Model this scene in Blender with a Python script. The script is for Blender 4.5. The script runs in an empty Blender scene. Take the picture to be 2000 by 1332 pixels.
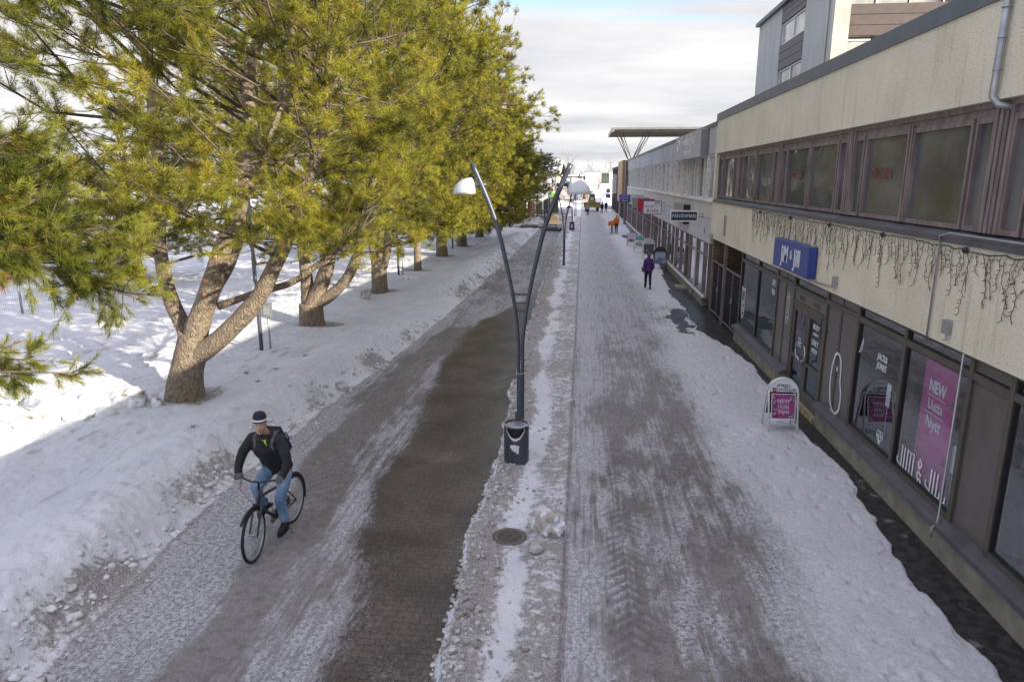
import bpy, bmesh, math, random
import numpy as np
from mathutils import Vector, Matrix, noise as mnoise
R = math.radians
SC = bpy.context.scene
COL = SC.collection
random.seed(7)
RNG = np.random.default_rng(11)

# ------------------------------------------------------------------ camera
cam_d = bpy.data.cameras.new("camera"); cam = bpy.data.objects.new("camera", cam_d); COL.objects.link(cam)
cam.location = (0, 0, 5.3); cam.rotation_euler = (R(90 - 13.27), 0, R(5.724))
cam_d.sensor_width = 36; cam_d.lens = 36 * 1340 / 2000; cam_d.clip_start = 0.1; cam_d.clip_end = 4000
SC.camera = cam
# ------------------------------------------------------------------ sun and sky
SUN_EL = 22.3; SUN_AZ = 119.7            # azimuth clockwise from +Y
sd = Vector((math.sin(R(SUN_AZ)) * math.cos(R(SUN_EL)), math.cos(R(SUN_AZ)) * math.cos(R(SUN_EL)), math.sin(R(SUN_EL))))
ld = bpy.data.lights.new("sun", 'SUN'); ld.energy = 4.5; ld.angle = R(0.5); ld.color = (1.0, 0.92, 0.78)
lo = bpy.data.objects.new("sun", ld); COL.objects.link(lo); lo.rotation_euler = sd.to_track_quat('Z', 'Y').to_euler(); lo.location = (60, -40, 50)
W = bpy.data.worlds.new("World"); SC.world = W; W.use_nodes = True
wt = W.node_tree; wn = wt.nodes; wl = wt.links; wn.clear()
def wnode(t, **k):
    n = wn.new(t)
    for a, b in k.items(): setattr(n, a, b)
    return n
def wmath(op, a, b=None, c=None):
    n = wnode('ShaderNodeMath', operation=op)
    for i, v in enumerate((a, b, c)):
        if v is None: continue
        if isinstance(v, (int, float)): n.inputs[i].default_value = v
        else: wl.new(v, n.inputs[i])
    return n.outputs[0]
sky = wnode('ShaderNodeTexSky', sky_type='NISHITA'); sky.sun_disc = False
sky.sun_elevation = R(SUN_EL); sky.sun_rotation = R(SUN_AZ); sky.altitude = 20; sky.air_density = 1.0; sky.dust_density = 0.6; sky.ozone_density = 1.6
tc = wnode('ShaderNodeTexCoord'); sp = wnode('ShaderNodeSeparateXYZ'); wl.new(tc.outputs['Generated'], sp.inputs[0])
zz = wmath('MAXIMUM', sp.outputs[2], 0.0); den = wmath('ADD', zz, 0.10)
cu = wmath('DIVIDE', sp.outputs[0], den); cv = wmath('DIVIDE', sp.outputs[1], den)
cb = wnode('ShaderNodeCombineXYZ'); wl.new(cu, cb.inputs[0]); wl.new(cv, cb.inputs[1])
mpn = wnode('ShaderNodeMapping'); wl.new(cb.outputs[0], mpn.inputs[0]); mpn.inputs['Scale'].default_value = (0.48, 1.1, 1); mpn.inputs['Location'].default_value = (1.3, 2.2, 0)
nz = wnode('ShaderNodeTexNoise'); nz.inputs['Scale'].default_value = 1.0; nz.inputs['Detail'].default_value = 9; nz.inputs['Roughness'].default_value = 0.55; nz.inputs['Distortion'].default_value = 0.6
wl.new(mpn.outputs[0], nz.inputs['Vector'])
bias = wmath('MAXIMUM', wmath('MULTIPLY', wmath('SUBTRACT', 0.222, zz), 6.0), -0.13)          # dense bank of cloud low down, breaks higher up
bias = wmath('ADD', bias, wmath('MULTIPLY', wmath('MAXIMUM', wmath('SUBTRACT', zz, 0.36), 0.0), 1.2))   # cloud veil added overhead, out of view, to brighten the shaded street
cov = wmath('ADD', nz.outputs['Fac'], bias)
mr = wnode('ShaderNodeMapRange', interpolation_type='SMOOTHSTEP'); mr.inputs['From Min'].default_value = 0.42; mr.inputs['From Max'].default_value = 0.60
wl.new(cov, mr.inputs['Value'])
nz2 = wnode('ShaderNodeTexNoise'); nz2.inputs['Scale'].default_value = 2.2; nz2.inputs['Detail'].default_value = 7
mp2 = wnode('ShaderNodeMapping'); wl.new(cb.outputs[0], mp2.inputs[0]); mp2.inputs['Scale'].default_value = (0.22, 0.34, 1); wl.new(mp2.outputs[0], nz2.inputs['Vector'])
cr = wnode('ShaderNodeValToRGB'); cr.color_ramp.elements[0].position = 0.36; cr.color_ramp.elements[1].position = 0.62
cr.color_ramp.elements[0].color = (0.66, 0.67, 0.71, 1); cr.color_ramp.elements[1].color = (1.02, 1.01, 1.01, 1)
wl.new(nz2.outputs['Fac'], cr.inputs[0])
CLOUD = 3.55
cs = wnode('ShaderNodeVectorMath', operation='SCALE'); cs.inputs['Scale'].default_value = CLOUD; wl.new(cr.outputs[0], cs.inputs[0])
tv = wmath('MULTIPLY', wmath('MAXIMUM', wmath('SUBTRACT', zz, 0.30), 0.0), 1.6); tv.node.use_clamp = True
tm = wnode('ShaderNodeMix', data_type='RGBA', blend_type='MULTIPLY'); wl.new(tv, tm.inputs['Factor']); wl.new(cs.outputs[0], tm.inputs['A']); tm.inputs['B'].default_value = (1.25, 1.23, 1.46, 1)  # unseen overhead cloud boosted and tinted blue as fill for the shade
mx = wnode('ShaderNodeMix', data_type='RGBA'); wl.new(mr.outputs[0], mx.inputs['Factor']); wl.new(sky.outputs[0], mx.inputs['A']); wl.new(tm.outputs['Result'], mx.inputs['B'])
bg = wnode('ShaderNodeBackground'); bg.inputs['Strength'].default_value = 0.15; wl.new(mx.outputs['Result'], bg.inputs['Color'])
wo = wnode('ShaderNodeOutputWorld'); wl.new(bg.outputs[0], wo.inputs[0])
SC.view_settings.view_transform = 'Standard'; SC.view_settings.look = 'None'; SC.view_settings.exposure = 1.0; SC.view_settings.gamma = 1.0
SC.view_settings.use_curve_mapping = False

# ------------------------------------------------------------------ helpers
def tag(o, label=None, cat=None, group=None, kind=None):
    if label: o['label'] = label
    if cat: o['category'] = cat
    if group: o['group'] = group
    if kind: o['kind'] = kind
    return o
def thing(name, label, cat, group=None, loc=(0, 0, 0), rz=0):
    o = bpy.data.objects.new(name, None); COL.objects.link(o); o.empty_display_size = 0.2
    o.location = loc; o.rotation_euler = (0, 0, rz)
    return tag(o, label, cat, group)
def link(name, me, parent=None):
    o = bpy.data.objects.new(name, me); COL.objects.link(o)
    if parent is not None: o.parent = parent
    return o
def copy_tree(o, parent=None):
    c = o.copy(); COL.objects.link(c)
    if parent is not None: c.parent = parent
    for k in o.children: copy_tree(k, c)
    return c
def rebase(root, loc):
    """move a root that was authored in world coordinates to its own base point"""
    root.location = loc
    for c in root.children: c.location = Vector(c.location) - Vector(loc)
    return root

class MB:
    def __init__(s): s.V = []; s.F = []; s.M = []; s.S = []
    def add(s, vs, fs, m=0, smooth=False):
        o = len(s.V); s.V.extend([tuple(v) for v in vs])
        for f in fs: s.F.append(tuple(i + o for i in f)); s.M.append(m); s.S.append(smooth)
        return s
    def box(s, x0, x1, y0, y1, z0, z1, m=0):
        v = [(x, y, z) for x in (x0, x1) for y in (y0, y1) for z in (z0, z1)]
        return s.add(v, [(0, 1, 3, 2), (4, 6, 7, 5), (0, 4, 5, 1), (2, 3, 7, 6), (0, 2, 6, 4), (1, 5, 7, 3)], m)
    def obox(s, c, size, rot=(0, 0, 0), m=0, taper=1.0):
        from mathutils import Euler
        q = Euler(rot).to_matrix(); c = Vector(c); h = Vector(size) / 2
        v = []
        for x in (-1, 1):
            for y in (-1, 1):
                for z in (-1, 1):
                    t = taper if z > 0 else 1
                    v.append(c + q @ Vector((x * h.x * t, y * h.y * t, z * h.z)))
        return s.add(v, [(0, 1, 3, 2), (4, 6, 7, 5), (0, 4, 5, 1), (2, 3, 7, 6), (0, 2, 6, 4), (1, 5, 7, 3)], m)
    def tube(s, pts, rad, n=8, m=0, caps=True, smooth=True, squash=None):
        pts = [Vector(p) for p in pts]; k = len(pts)
        if isinstance(rad, (int, float)): rad = [rad] * k
        if k < 2: return s
        T = []
        for i in range(k):
            a = pts[max(i - 1, 0)]; b = pts[min(i + 1, k - 1)]
            d = (b - a); T.append(d.normalized() if d.length > 1e-9 else Vector((0, 0, 1)))
        up = Vector((0, 0, 1)) if abs(T[0].z) < 0.9 else Vector((1, 0, 0))
        u = T[0].cross(up).normalized(); vs = []
        for i in range(k):
            u = (u - T[i] * u.dot(T[i]))
            u = u.normalized() if u.length > 1e-6 else T[i].orthogonal().normalized()
            w = T[i].cross(u)
            for j in range(n):
                a = 2 * math.pi * j / n
                vs.append(pts[i] + (u * math.cos(a) + w * math.sin(a)) * rad[i])
        fs = [(i * n + j, i * n + (j + 1) % n, (i + 1) * n + (j + 1) % n, (i + 1) * n + j) for i in range(k - 1) for j in range(n)]
        s.add(vs, fs, m, smooth)
        if caps:
            o = len(s.V) - len(vs)
            s.F.append(tuple(o + j for j in reversed(range(n)))); s.M.append(m); s.S.append(False)
            s.F.append(tuple(o + (k - 1) * n + j for j in range(n))); s.M.append(m); s.S.append(False)
        return s
    def lathe(s, prof, n=20, c=(0, 0, 0), m=0, smooth=True, axis='z'):
        vs = []
        for r, z in prof:
            for j in range(n):
                a = 2 * math.pi * j / n
                p = (r * math.cos(a), r * math.sin(a), z)
                if axis == 'y': p = (p[0], p[2], p[1])
                if axis == 'x': p = (p[2], p[0], p[1])
                vs.append((c[0] + p[0], c[1] + p[1], c[2] + p[2]))
        k = len(prof)
        return s.add(vs, [(i * n + j, i * n + (j + 1) % n, (i + 1) * n + (j + 1) % n, (i + 1) * n + j) for i in range(k - 1) for j in range(n)], m, smooth)
    def prism(s, poly, a0, a1, axis='y', m=0):
        """poly of (u,v); axis y: u=x,v=z; axis x: u=y,v=z; axis z: u=x,v=y"""
        def P(u, v, a): return {'y': (u, a, v), 'x': (a, u, v), 'z': (u, v, a)}[axis]
        n = len(poly); vs = [P(u, v, a0) for u, v in poly] + [P(u, v, a1) for u, v in poly]
        fs = [tuple(range(n)), tuple(reversed(range(n, 2 * n)))] + [(i, (i + 1) % n, n + (i + 1) % n, n + i) for i in range(n)]
        return s.add(vs, fs, m)
    def ell(s, c, r, n=16, k=10, m=0, rot=None):
        vs = []; c = Vector(c)
        for i in range(k + 1):
            t = math.pi * i / k
            for j in range(n):
                a = 2 * math.pi * j / n
                p = Vector((r[0] * math.sin(t) * math.cos(a), r[1] * math.sin(t) * math.sin(a), r[2] * math.cos(t)))
                if rot is not None: p = rot @ p
                vs.append(c + p)
        return s.add(vs, [(i * n + j, (i + 1) * n + j, (i + 1) * n + (j + 1) % n, i * n + (j + 1) % n) for i in range(k) for j in range(n)], m, True)
    def torus(s, c, R0, r, n=36, k=8, axis='y', m=0, arc=(0, 360)):
        full = arc == (0, 360); N = n if full else n + 1; vs = []
        for i in range(N):
            a = R(arc[0] + (arc[1] - arc[0]) * i / n)
            for j in range(k):
                b = 2 * math.pi * j / k; q = R0 + r * math.cos(b); h = r * math.sin(b)
                p = (q * math.cos(a), q * math.sin(a), h)
                if axis == 'y': p = (p[0], p[2], p[1])
                if axis == 'x': p = (p[2], p[0], p[1])
                vs.append((c[0] + p[0], c[1] + p[1], c[2] + p[2]))
        fs = []
        for i in range(n):
            i2 = (i + 1) % N
            for j in range(k): fs.append((i * k + j, i * k + (j + 1) % k, i2 * k + (j + 1) % k, i2 * k + j))
        return s.add(vs, fs, m, True)
    def mesh(s, name, mats):
        me = bpy.data.meshes.new(name); me.from_pydata(s.V, [], s.F)
        for m in (mats if isinstance(mats, (list, tuple)) else [mats]): me.materials.append(m)
        me.polygons.foreach_set('material_index', s.M); me.polygons.foreach_set('use_smooth', s.S)
        bm = bmesh.new(); bm.from_mesh(me); bmesh.ops.recalc_face_normals(bm, faces=bm.faces); bm.to_mesh(me); bm.free()
        me.update(); return me
    def build(s, name, mats, parent=None, bevel=0):
        o = link(name, s.mesh(name, mats), parent)
        if bevel:
            b = o.modifiers.new('bevel', 'BEVEL'); b.width = bevel; b.segments = 2; b.limit_method = 'ANGLE'; b.angle_limit = R(40)
        return o

def fast_mesh(name, V, F, mats, smooth=False, attrs=None):
    """V (n,3) array, F (m,k) array of equal-size faces"""
    me = bpy.data.meshes.new(name); n = len(V); m, k = F.shape
    me.vertices.add(n); me.vertices.foreach_set('co', np.ascontiguousarray(V, dtype=np.float32).ravel())
    me.loops.add(m * k); me.loops.foreach_set('vertex_index', np.ascontiguousarray(F, dtype=np.int32).ravel())
    me.polygons.add(m); me.polygons.foreach_set('loop_start', np.arange(0, m * k, k, dtype=np.int32))
    me.polygons.foreach_set('loop_total', np.full(m, k, dtype=np.int32))
    me.polygons.foreach_set('use_smooth', np.full(m, smooth))
    for mt in (mats if isinstance(mats, (list, tuple)) else [mats]): me.materials.append(mt)
    for nm, (typ, arr) in (attrs or {}).items():
        a = me.attributes.new(nm, typ, 'POINT')
        a.data.foreach_set('color' if 'COLOR' in typ else 'value', np.ascontiguousarray(arr, dtype=np.float32).ravel())
    me.update(); me.validate(); return me

def evaluated(mb, name, mats, parent, mods):
    """build a mesh through modifiers and keep only the result"""
    tmp = bpy.data.objects.new('tmp', mb.mesh('tmp', mats)); COL.objects.link(tmp)
    for t, kw in mods:
        md = tmp.modifiers.new(t, t)
        for a, b in kw.items(): setattr(md, a, b)
    dg = bpy.context.evaluated_depsgraph_get(); dg.update()
    me = bpy.data.meshes.new_from_object(tmp.evaluated_get(dg)); me.name = name
    if not me.materials:
        for m in (mats if isinstance(mats, (list, tuple)) else [mats]): me.materials.append(m)
    me.polygons.foreach_set('use_smooth', [True] * len(me.polygons))
    old = tmp.data; bpy.data.objects.remove(tmp); bpy.data.meshes.remove(old)
    return link(name, me, parent)
def fused(mb, name, mats, parent, voxel=0.012, it=3):
    return evaluated(mb, name, mats, parent, [('REMESH', dict(mode='VOXEL', voxel_size=voxel)), ('SMOOTH', dict(factor=0.5, iterations=it))])

def text(parent, s, size, m, loc, xd, yd, sx=1.0, ext=0.004, align='CENTER', bold=0.0, name='lettering', shear=0.0):
    cu_ = bpy.data.curves.new('txt', 'FONT'); cu_.body = s; cu_.size = size; cu_.align_x = align; cu_.align_y = 'CENTER'
    cu_.extrude = ext; cu_.offset = bold; cu_.resolution_u = 3; cu_.shear = shear
    t = bpy.data.objects.new('txt', cu_); COL.objects.link(t)
    dg = bpy.context.evaluated_depsgraph_get(); dg.update()
    me = bpy.data.meshes.new_from_object(t.evaluated_get(dg)); me.name = name
    bpy.data.objects.remove(t); bpy.data.curves.remove(cu_)
    X = Vector(xd).normalized(); Y = Vector(yd).normalized(); Z = X.cross(Y)
    M = Matrix(((X.x * sx, Y.x, Z.x, loc[0]), (X.y * sx, Y.y, Z.y, loc[1]), (X.z * sx, Y.z, Z.z, loc[2]), (0, 0, 0, 1)))
    me.transform(M); me.materials.clear(); me.materials.append(m)
    return link(name, me, parent)
def strokes(parent, lines, w, m, org, xd, yd, name='decal', ext=0.004):
    """flat ribbons drawn along 2-D polylines on a surface"""
    X = Vector(xd).normalized(); Y = Vector(yd).normalized(); Z = X.cross(Y); mb = MB(); O = Vector(org)
    for ln in lines:
        pts = [Vector((p[0], p[1], 0)) for p in ln]
        L = []; Rr = []
        for i, p in enumerate(pts):
            a = pts[max(i - 1, 0)]; b = pts[min(i + 1, len(pts) - 1)]; d = (b - a)
            if d.length < 1e-7: d = Vector((1, 0, 0))
            n = Vector((-d.y, d.x, 0)).normalized() * w / 2
            L.append(p + n); Rr.append(p - n)
        k = len(pts); vs = [O + X * q.x + Y * q.y for q in L + Rr] + [O + X * q.x + Y * q.y + Z * ext for q in L + Rr]
        fs = []
        for i in range(k - 1):
            fs += [(i, i + 1, k + i + 1, k + i), (2 * k + i, 3 * k + i, 3 * k + i + 1, 2 * k + i + 1), (i, 2 * k + i, 2 * k + i + 1, i + 1), (k + i, k + i + 1, 3 * k + i + 1, 3 * k + i)]
        fs += [(0, k, 3 * k, 2 * k), (k - 1, 3 * k - 1, 4 * k - 1, 2 * k - 1)]
        mb.add(vs, fs)
    return mb.build(name, m, parent)

# ------------------------------------------------------------------ materials
def newmat(name):
    m = bpy.data.materials.new(name); m.use_nodes = True
    return m, m.node_tree.nodes, m.node_tree.links, m.node_tree.nodes['Principled BSDF']
def pmat(name, c1, c2=None, scale=4, rough=0.6, bump=0.0, bscale=40, metal=0.0, spec=0.5, stretch=(1, 1, 1), detail=6, coat=0.0, lo=0.35, hi=0.65, bdist=0.02):
    m, n, l, b = newmat(name); c2 = c2 or tuple(x * 0.82 for x in c1)
    tc = n.new('ShaderNodeTexCoord'); mp = n.new('ShaderNodeMapping'); mp.inputs['Scale'].default_value = stretch; l.new(tc.outputs['Object'], mp.inputs[0])
    t = n.new('ShaderNodeTexNoise'); t.inputs['Scale'].default_value = scale; t.inputs['Detail'].default_value = detail; l.new(mp.outputs[0], t.inputs['Vector'])
    r = n.new('ShaderNodeValToRGB'); r.color_ramp.elements[0].position = lo; r.color_ramp.elements[1].position = hi
    r.color_ramp.elements[0].color = (*c2, 1); r.color_ramp.elements[1].color = (*c1, 1)
    l.new(t.outputs['Fac'], r.inputs[0]); l.new(r.outputs[0], b.inputs['Base Color'])
    b.inputs['Roughness'].default_value = rough; b.inputs['Metallic'].default_value = metal; b.inputs['Specular IOR Level'].default_value = spec
    if coat: b.inputs['Coat Weight'].default_value = coat; b.inputs['Coat Roughness'].default_value = 0.05
    if bump:
        t2 = n.new('ShaderNodeTexNoise'); t2.inputs['Scale'].default_value = bscale; t2.inputs['Detail'].default_value = 4; l.new(mp.outputs[0], t2.inputs['Vector'])
        bp = n.new('ShaderNodeBump'); bp.inputs['Strength'].default_value = bump; bp.inputs['Distance'].default_value = bdist; l.new(t2.outputs['Fac'], bp.inputs['Height']); l.new(bp.outputs[0], b.inputs['Normal'])
    return m
def glass(name, tint=(0.5, 0.55, 0.6), rough=0.02, through=0.7, ior=1.5, wav=0.004, refl=0.42):
    m, n, l, b = newmat(name); n.remove(b); out = [x for x in n if x.type == 'OUTPUT_MATERIAL'][0]
    tr = n.new('ShaderNodeBsdfTransparent'); tr.inputs[0].default_value = (*[x * through for x in tint], 1)
    gl = n.new('ShaderNodeBsdfGlossy'); gl.inputs['Roughness'].default_value = rough; gl.inputs[0].default_value = (0.95, 0.97, 1, 1)
    fr = n.new('ShaderNodeFresnel'); fr.inputs[0].default_value = ior; mx = n.new('ShaderNodeMixShader')
    k = n.new('ShaderNodeMath'); k.operation = 'MULTIPLY_ADD'; k.inputs[1].default_value = refl; k.inputs[2].default_value = 0.01; k.use_clamp = True
    l.new(fr.outputs[0], k.inputs[0]); l.new(k.outputs[0], mx.inputs[0]); l.new(tr.outputs[0], mx.inputs[1]); l.new(gl.outputs[0], mx.inputs[2]); l.new(mx.outputs[0], out.inputs[0])
    tc = n.new('ShaderNodeTexCoord'); t = n.new('ShaderNodeTexNoise'); t.inputs['Scale'].default_value = 1.6; t.inputs['Detail'].default_value = 1; l.new(tc.outputs['Object'], t.inputs['Vector'])
    bp = n.new('ShaderNodeBump'); bp.inputs['Strength'].default_value = 0.5; bp.inputs['Distance'].default_value = wav * 6; l.new(t.outputs['Fac'], bp.inputs['Height'])
    l.new(bp.outputs[0], gl.inputs['Normal']); return m
def darkglass(name, col=(0.02, 0.022, 0.024), rough=0.04, wav=0.02, spec=0.8, c2=None, scale=0.8):
    m = pmat(name, col, c2 or tuple(x * 0.7 for x in col), scale=scale, rough=rough, bump=0.5, bscale=1.3, bdist=wav, spec=spec); return m

M = {}
M['stucco'] = None
M['plinth'] = pmat('plinth_concrete', (0.30, 0.27, 0.21), (0.20, 0.18, 0.145), 2.5, 0.9, 0.4, 40)
M['sill_metal'] = pmat('sill_metal', (0.13, 0.12, 0.135), (0.09, 0.085, 0.095), 3, 0.45, 0.1, 20, metal=0.3)
M['flash'] = pmat('roof_flashing', (0.12, 0.125, 0.14), None, 3, 0.5)
M['frame_brown'] = pmat('frame_brown', (0.105, 0.085, 0.068), (0.075, 0.062, 0.05), 6, 0.5)
M['frame_mauve'] = pmat('frame_mauve', (0.25, 0.19, 0.18), (0.14, 0.11, 0.105), 7, 0.6, 0.2, 60, stretch=(1, 1, .2))
M['panel_brown'] = pmat('panel_brown', (0.115, 0.10, 0.088), None, 5, 0.35, spec=0.6)
M['glass_shop'] = glass('shop_glass', (0.84, 0.90, 0.93), 0.02, 0.95, wav=0.0012, refl=0.26)
M['glass_up'] = darkglass('upper_glass', (0.14, 0.14, 0.15), 0.09, 0.05, 1.0, c2=(0.05, 0.052, 0.06), scale=0.7)
M['glass_graze'] = glass('street_glass', (0.8, 0.85, 0.9), 0.03, 0.9, wav=0.002, refl=1.15)
M['glass_far'] = darkglass('far_glass', (0.62, 0.59, 0.52), 0.06, 0.03, 1.0, c2=(0.05, 0.05, 0.055), scale=0.45)  # bright reflections put into the pane colour as pale and dark patches
M['glass_green'] = darkglass('green_glass', (0.10, 0.13, 0.10), 0.08, 0.02, 0.9)
M['black'] = pmat('black_iron', (0.018, 0.018, 0.02), None, 8, 0.5)
M['brick_yellow'] = None
M['white'] = pmat('white_paint', (0.74, 0.74, 0.73), (0.66, 0.66, 0.66), 5, 0.5)
M['white_vinyl'] = pmat('white_vinyl', (0.78, 0.79, 0.80), None, 5, 0.6)
M['grey_steel'] = pmat('lamp_steel', (0.085, 0.095, 0.115), (0.065, 0.072, 0.09), 6, 0.38, metal=0.35)
M['galv'] = pmat('galvanised', (0.42, 0.43, 0.44), (0.33, 0.34, 0.35), 8, 0.4, metal=0.6)
M['shade'] = pmat('lamp_shade_white', (0.60, 0.60, 0.61), (0.54, 0.54, 0.56), 6, 0.3, coat=0.3)
M['blue_sign'] = pmat('blue_sign', (0.035, 0.06, 0.27), (0.03, 0.05, 0.22), 4, 0.4)
M['concrete2'] = pmat('pale_concrete', (0.50, 0.495, 0.50), (0.38, 0.375, 0.38), 0.9, 0.85, 0.3, 30, stretch=(1, 1, 0.3), detail=9)
M['panel2'] = pmat('lower_panels', (0.62, 0.57, 0.53), (0.52, 0.48, 0.45), 0.8, 0.6)
M['panel3'] = pmat('lower_panels_grey', (0.56, 0.56, 0.60), (0.48, 0.48, 0.52), 0.8, 0.5)
M['mull'] = pmat('mullion_white', (0.78, 0.75, 0.71), (0.62, 0.59, 0.55), 6, 0.6)
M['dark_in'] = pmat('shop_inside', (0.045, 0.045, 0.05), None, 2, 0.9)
M['tan'] = pmat('tan_cladding', (0.50, 0.33, 0.18), (0.43, 0.28, 0.15), 2, 0.7, stretch=(1, 1, 6))
M['bark'] = None
M['skin'] = pmat('skin', (0.50, 0.29, 0.21), (0.43, 0.24, 0.17), 12, 0.55)
M['jacket'] = pmat('black_jacket', (0.012, 0.012, 0.015), (0.02, 0.02, 0.023), 30, 0.85, 0.6, 18, bdist=0.03)
M['denim'] = pmat('denim', (0.24, 0.34, 0.47), (0.10, 0.17, 0.28), 9, 0.9, 0.4, 25, stretch=(1, 1, 0.5))
M['rubber'] = pmat('rubber', (0.016, 0.016, 0.017), None, 10, 0.8)
M['yellow'] = pmat('neon_yellow', (0.55, 0.75, 0.03), None, 5, 0.6)
M['chrome'] = pmat('bright_metal', (0.6, 0.6, 0.62), None, 5, 0.25, metal=0.9)
M['bikeframe'] = pmat('bike_paint', (0.05, 0.06, 0.065), None, 5, 0.3, metal=0.4)
M['purple'] = pmat('purple_fabric', (0.10, 0.035, 0.19), (0.07, 0.025, 0.14), 14, 0.85, 0.4, 20)
M['navy'] = pmat('navy_fabric', (0.015, 0.018, 0.035), None, 12, 0.9)
M['orange'] = pmat('orange_fabric', (0.62, 0.16, 0.02), (0.5, 0.12, 0.015), 10, 0.8)
M['orangebox'] = pmat('orange_box', (0.55, 0.20, 0.03), None, 5, 0.6)
M['greybag'] = pmat('grey_bag', (0.10, 0.10, 0.11), None, 10, 0.8)
M['pinkjacket'] = pmat('rose_fabric', (0.40, 0.27, 0.25), None, 10, 0.9)
M['magenta'] = pmat('magenta_poster', (0.36, 0.05, 0.23), (0.31, 0.04, 0.19), 2.5, 0.45)
M['magenta_dim'] = pmat('magenta_banner', (0.46, 0.035, 0.24), (0.26, 0.02, 0.13), 1.2, 0.6)
M['red'] = pmat('red_paint', (0.50, 0.02, 0.03), None, 5, 0.5)
M['crimson'] = pmat('dark_red_ink', (0.30, 0.015, 0.04), None, 5, 0.5)
M['ink'] = pmat('dark_ink', (0.02, 0.025, 0.05), None, 5, 0.5)
M['signblue'] = pmat('sign_blue_face', (0.05, 0.045, 0.28), None, 5, 0.5)
M['teal'] = pmat('teal_paint', (0.17, 0.42, 0.42), None, 5, 0.5)
M['green_sign'] = pmat('green_sign', (0.33, 0.75, 0.03), None, 5, 0.5)
M['apgreen'] = pmat('dark_green_ink', (0.02, 0.10, 0.05), None, 5, 0.5)
M['taxi'] = pmat('taxi_yellow', (0.62, 0.36, 0.02), (0.55, 0.31, 0.02), 3, 0.3, coat=0.6)
M['carwhite'] = pmat('taxi_white', (0.62, 0.63, 0.66), None, 3, 0.3, coat=0.5)
M['tractor'] = pmat('loader_olive', (0.30, 0.26, 0.06), (0.20, 0.18, 0.06), 5, 0.6)
M['wood_grey'] = pmat('weathered_wood', (0.20, 0.16, 0.12), (0.13, 0.11, 0.085), 3, 0.85, 0.4, 30, stretch=(8, 1, 8))
M['cream_wall'] = pmat('cream_render', (0.62, 0.57, 0.48), None, 1, 0.9)
M['white_wall'] = pmat('white_render', (0.72, 0.71, 0.68), (0.64, 0.63, 0.60), 0.5, 0.9)
M['grey_wall'] = pmat('tower_render', (0.50, 0.485, 0.465), (0.42, 0.41, 0.40), 1.0, 0.9, 0.5, 30, stretch=(1, 1, 0.35), detail=10)
M['brown_clad'] = pmat('brown_cladding', (0.13, 0.095, 0.085), (0.105, 0.078, 0.07), 3, 0.6)
M['redpanel'] = pmat('red_banner', (0.20, 0.045, 0.04), None, 2, 0.8)
M['timber'] = pmat('canopy_timber', (0.36, 0.31, 0.25), (0.28, 0.24, 0.20), 3, 0.8, stretch=(1, 8, 8))
M['greycanopy'] = pmat('canopy_fascia', (0.26, 0.25, 0.245), None, 2, 0.6)
M['snowblock'] = None
M['frostbox'] = pmat('ivory_box', (0.42, 0.42, 0.30), None, 6, 0.5)

def brick_mat(name, c1, c2, mortar, scale=1.0, bw=0.26, bh=0.085, axis='yz'):
    m, n, l, b = newmat(name)
    tc = n.new('ShaderNodeTexCoord'); s = n.new('ShaderNodeSeparateXYZ'); c = n.new('ShaderNodeCombineXYZ'); l.new(tc.outputs['Object'], s.inputs[0])
    ad = n.new('ShaderNodeMath'); ad.operation = 'ADD'; l.new(s.outputs[0], ad.inputs[0]); l.new(s.outputs[1], ad.inputs[1])
    l.new(ad.outputs[0], c.inputs[0]); l.new(s.outputs[2], c.inputs[1])
    br = n.new('ShaderNodeTexBrick'); br.inputs['Color1'].default_value = (*c1, 1); br.inputs['Color2'].default_value = (*c2, 1); br.inputs['Mortar'].default_value = (*mortar, 1)
    br.inputs['Scale'].default_value = 1; br.inputs['Brick Width'].default_value = bw; br.inputs['Row Height'].default_value = bh; br.inputs['Mortar Size'].default_value = 0.009
    l.new(c.outputs[0], br.inputs['Vector']); l.new(br.outputs['Color'], b.inputs['Base Color']); b.inputs['Roughness'].default_value = 0.85
    bp = n.new('ShaderNodeBump'); bp.inputs['Strength'].default_value = 0.6; bp.inputs['Distance'].default_value = 0.01; bp.invert = True
    l.new(br.outputs['Fac'], bp.inputs['Height']); l.new(bp.outputs[0], b.inputs['Normal']); return m
M['brick_yellow'] = brick_mat('brick_buff', (0.22, 0.18, 0.11), (0.17, 0.14, 0.09), (0.06, 0.05, 0.04), bw=0.40, bh=0.135)
M['brick_red'] = brick_mat('brick_red', (0.46, 0.21, 0.12), (0.38, 0.17, 0.10), (0.30, 0.24, 0.19))
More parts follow.
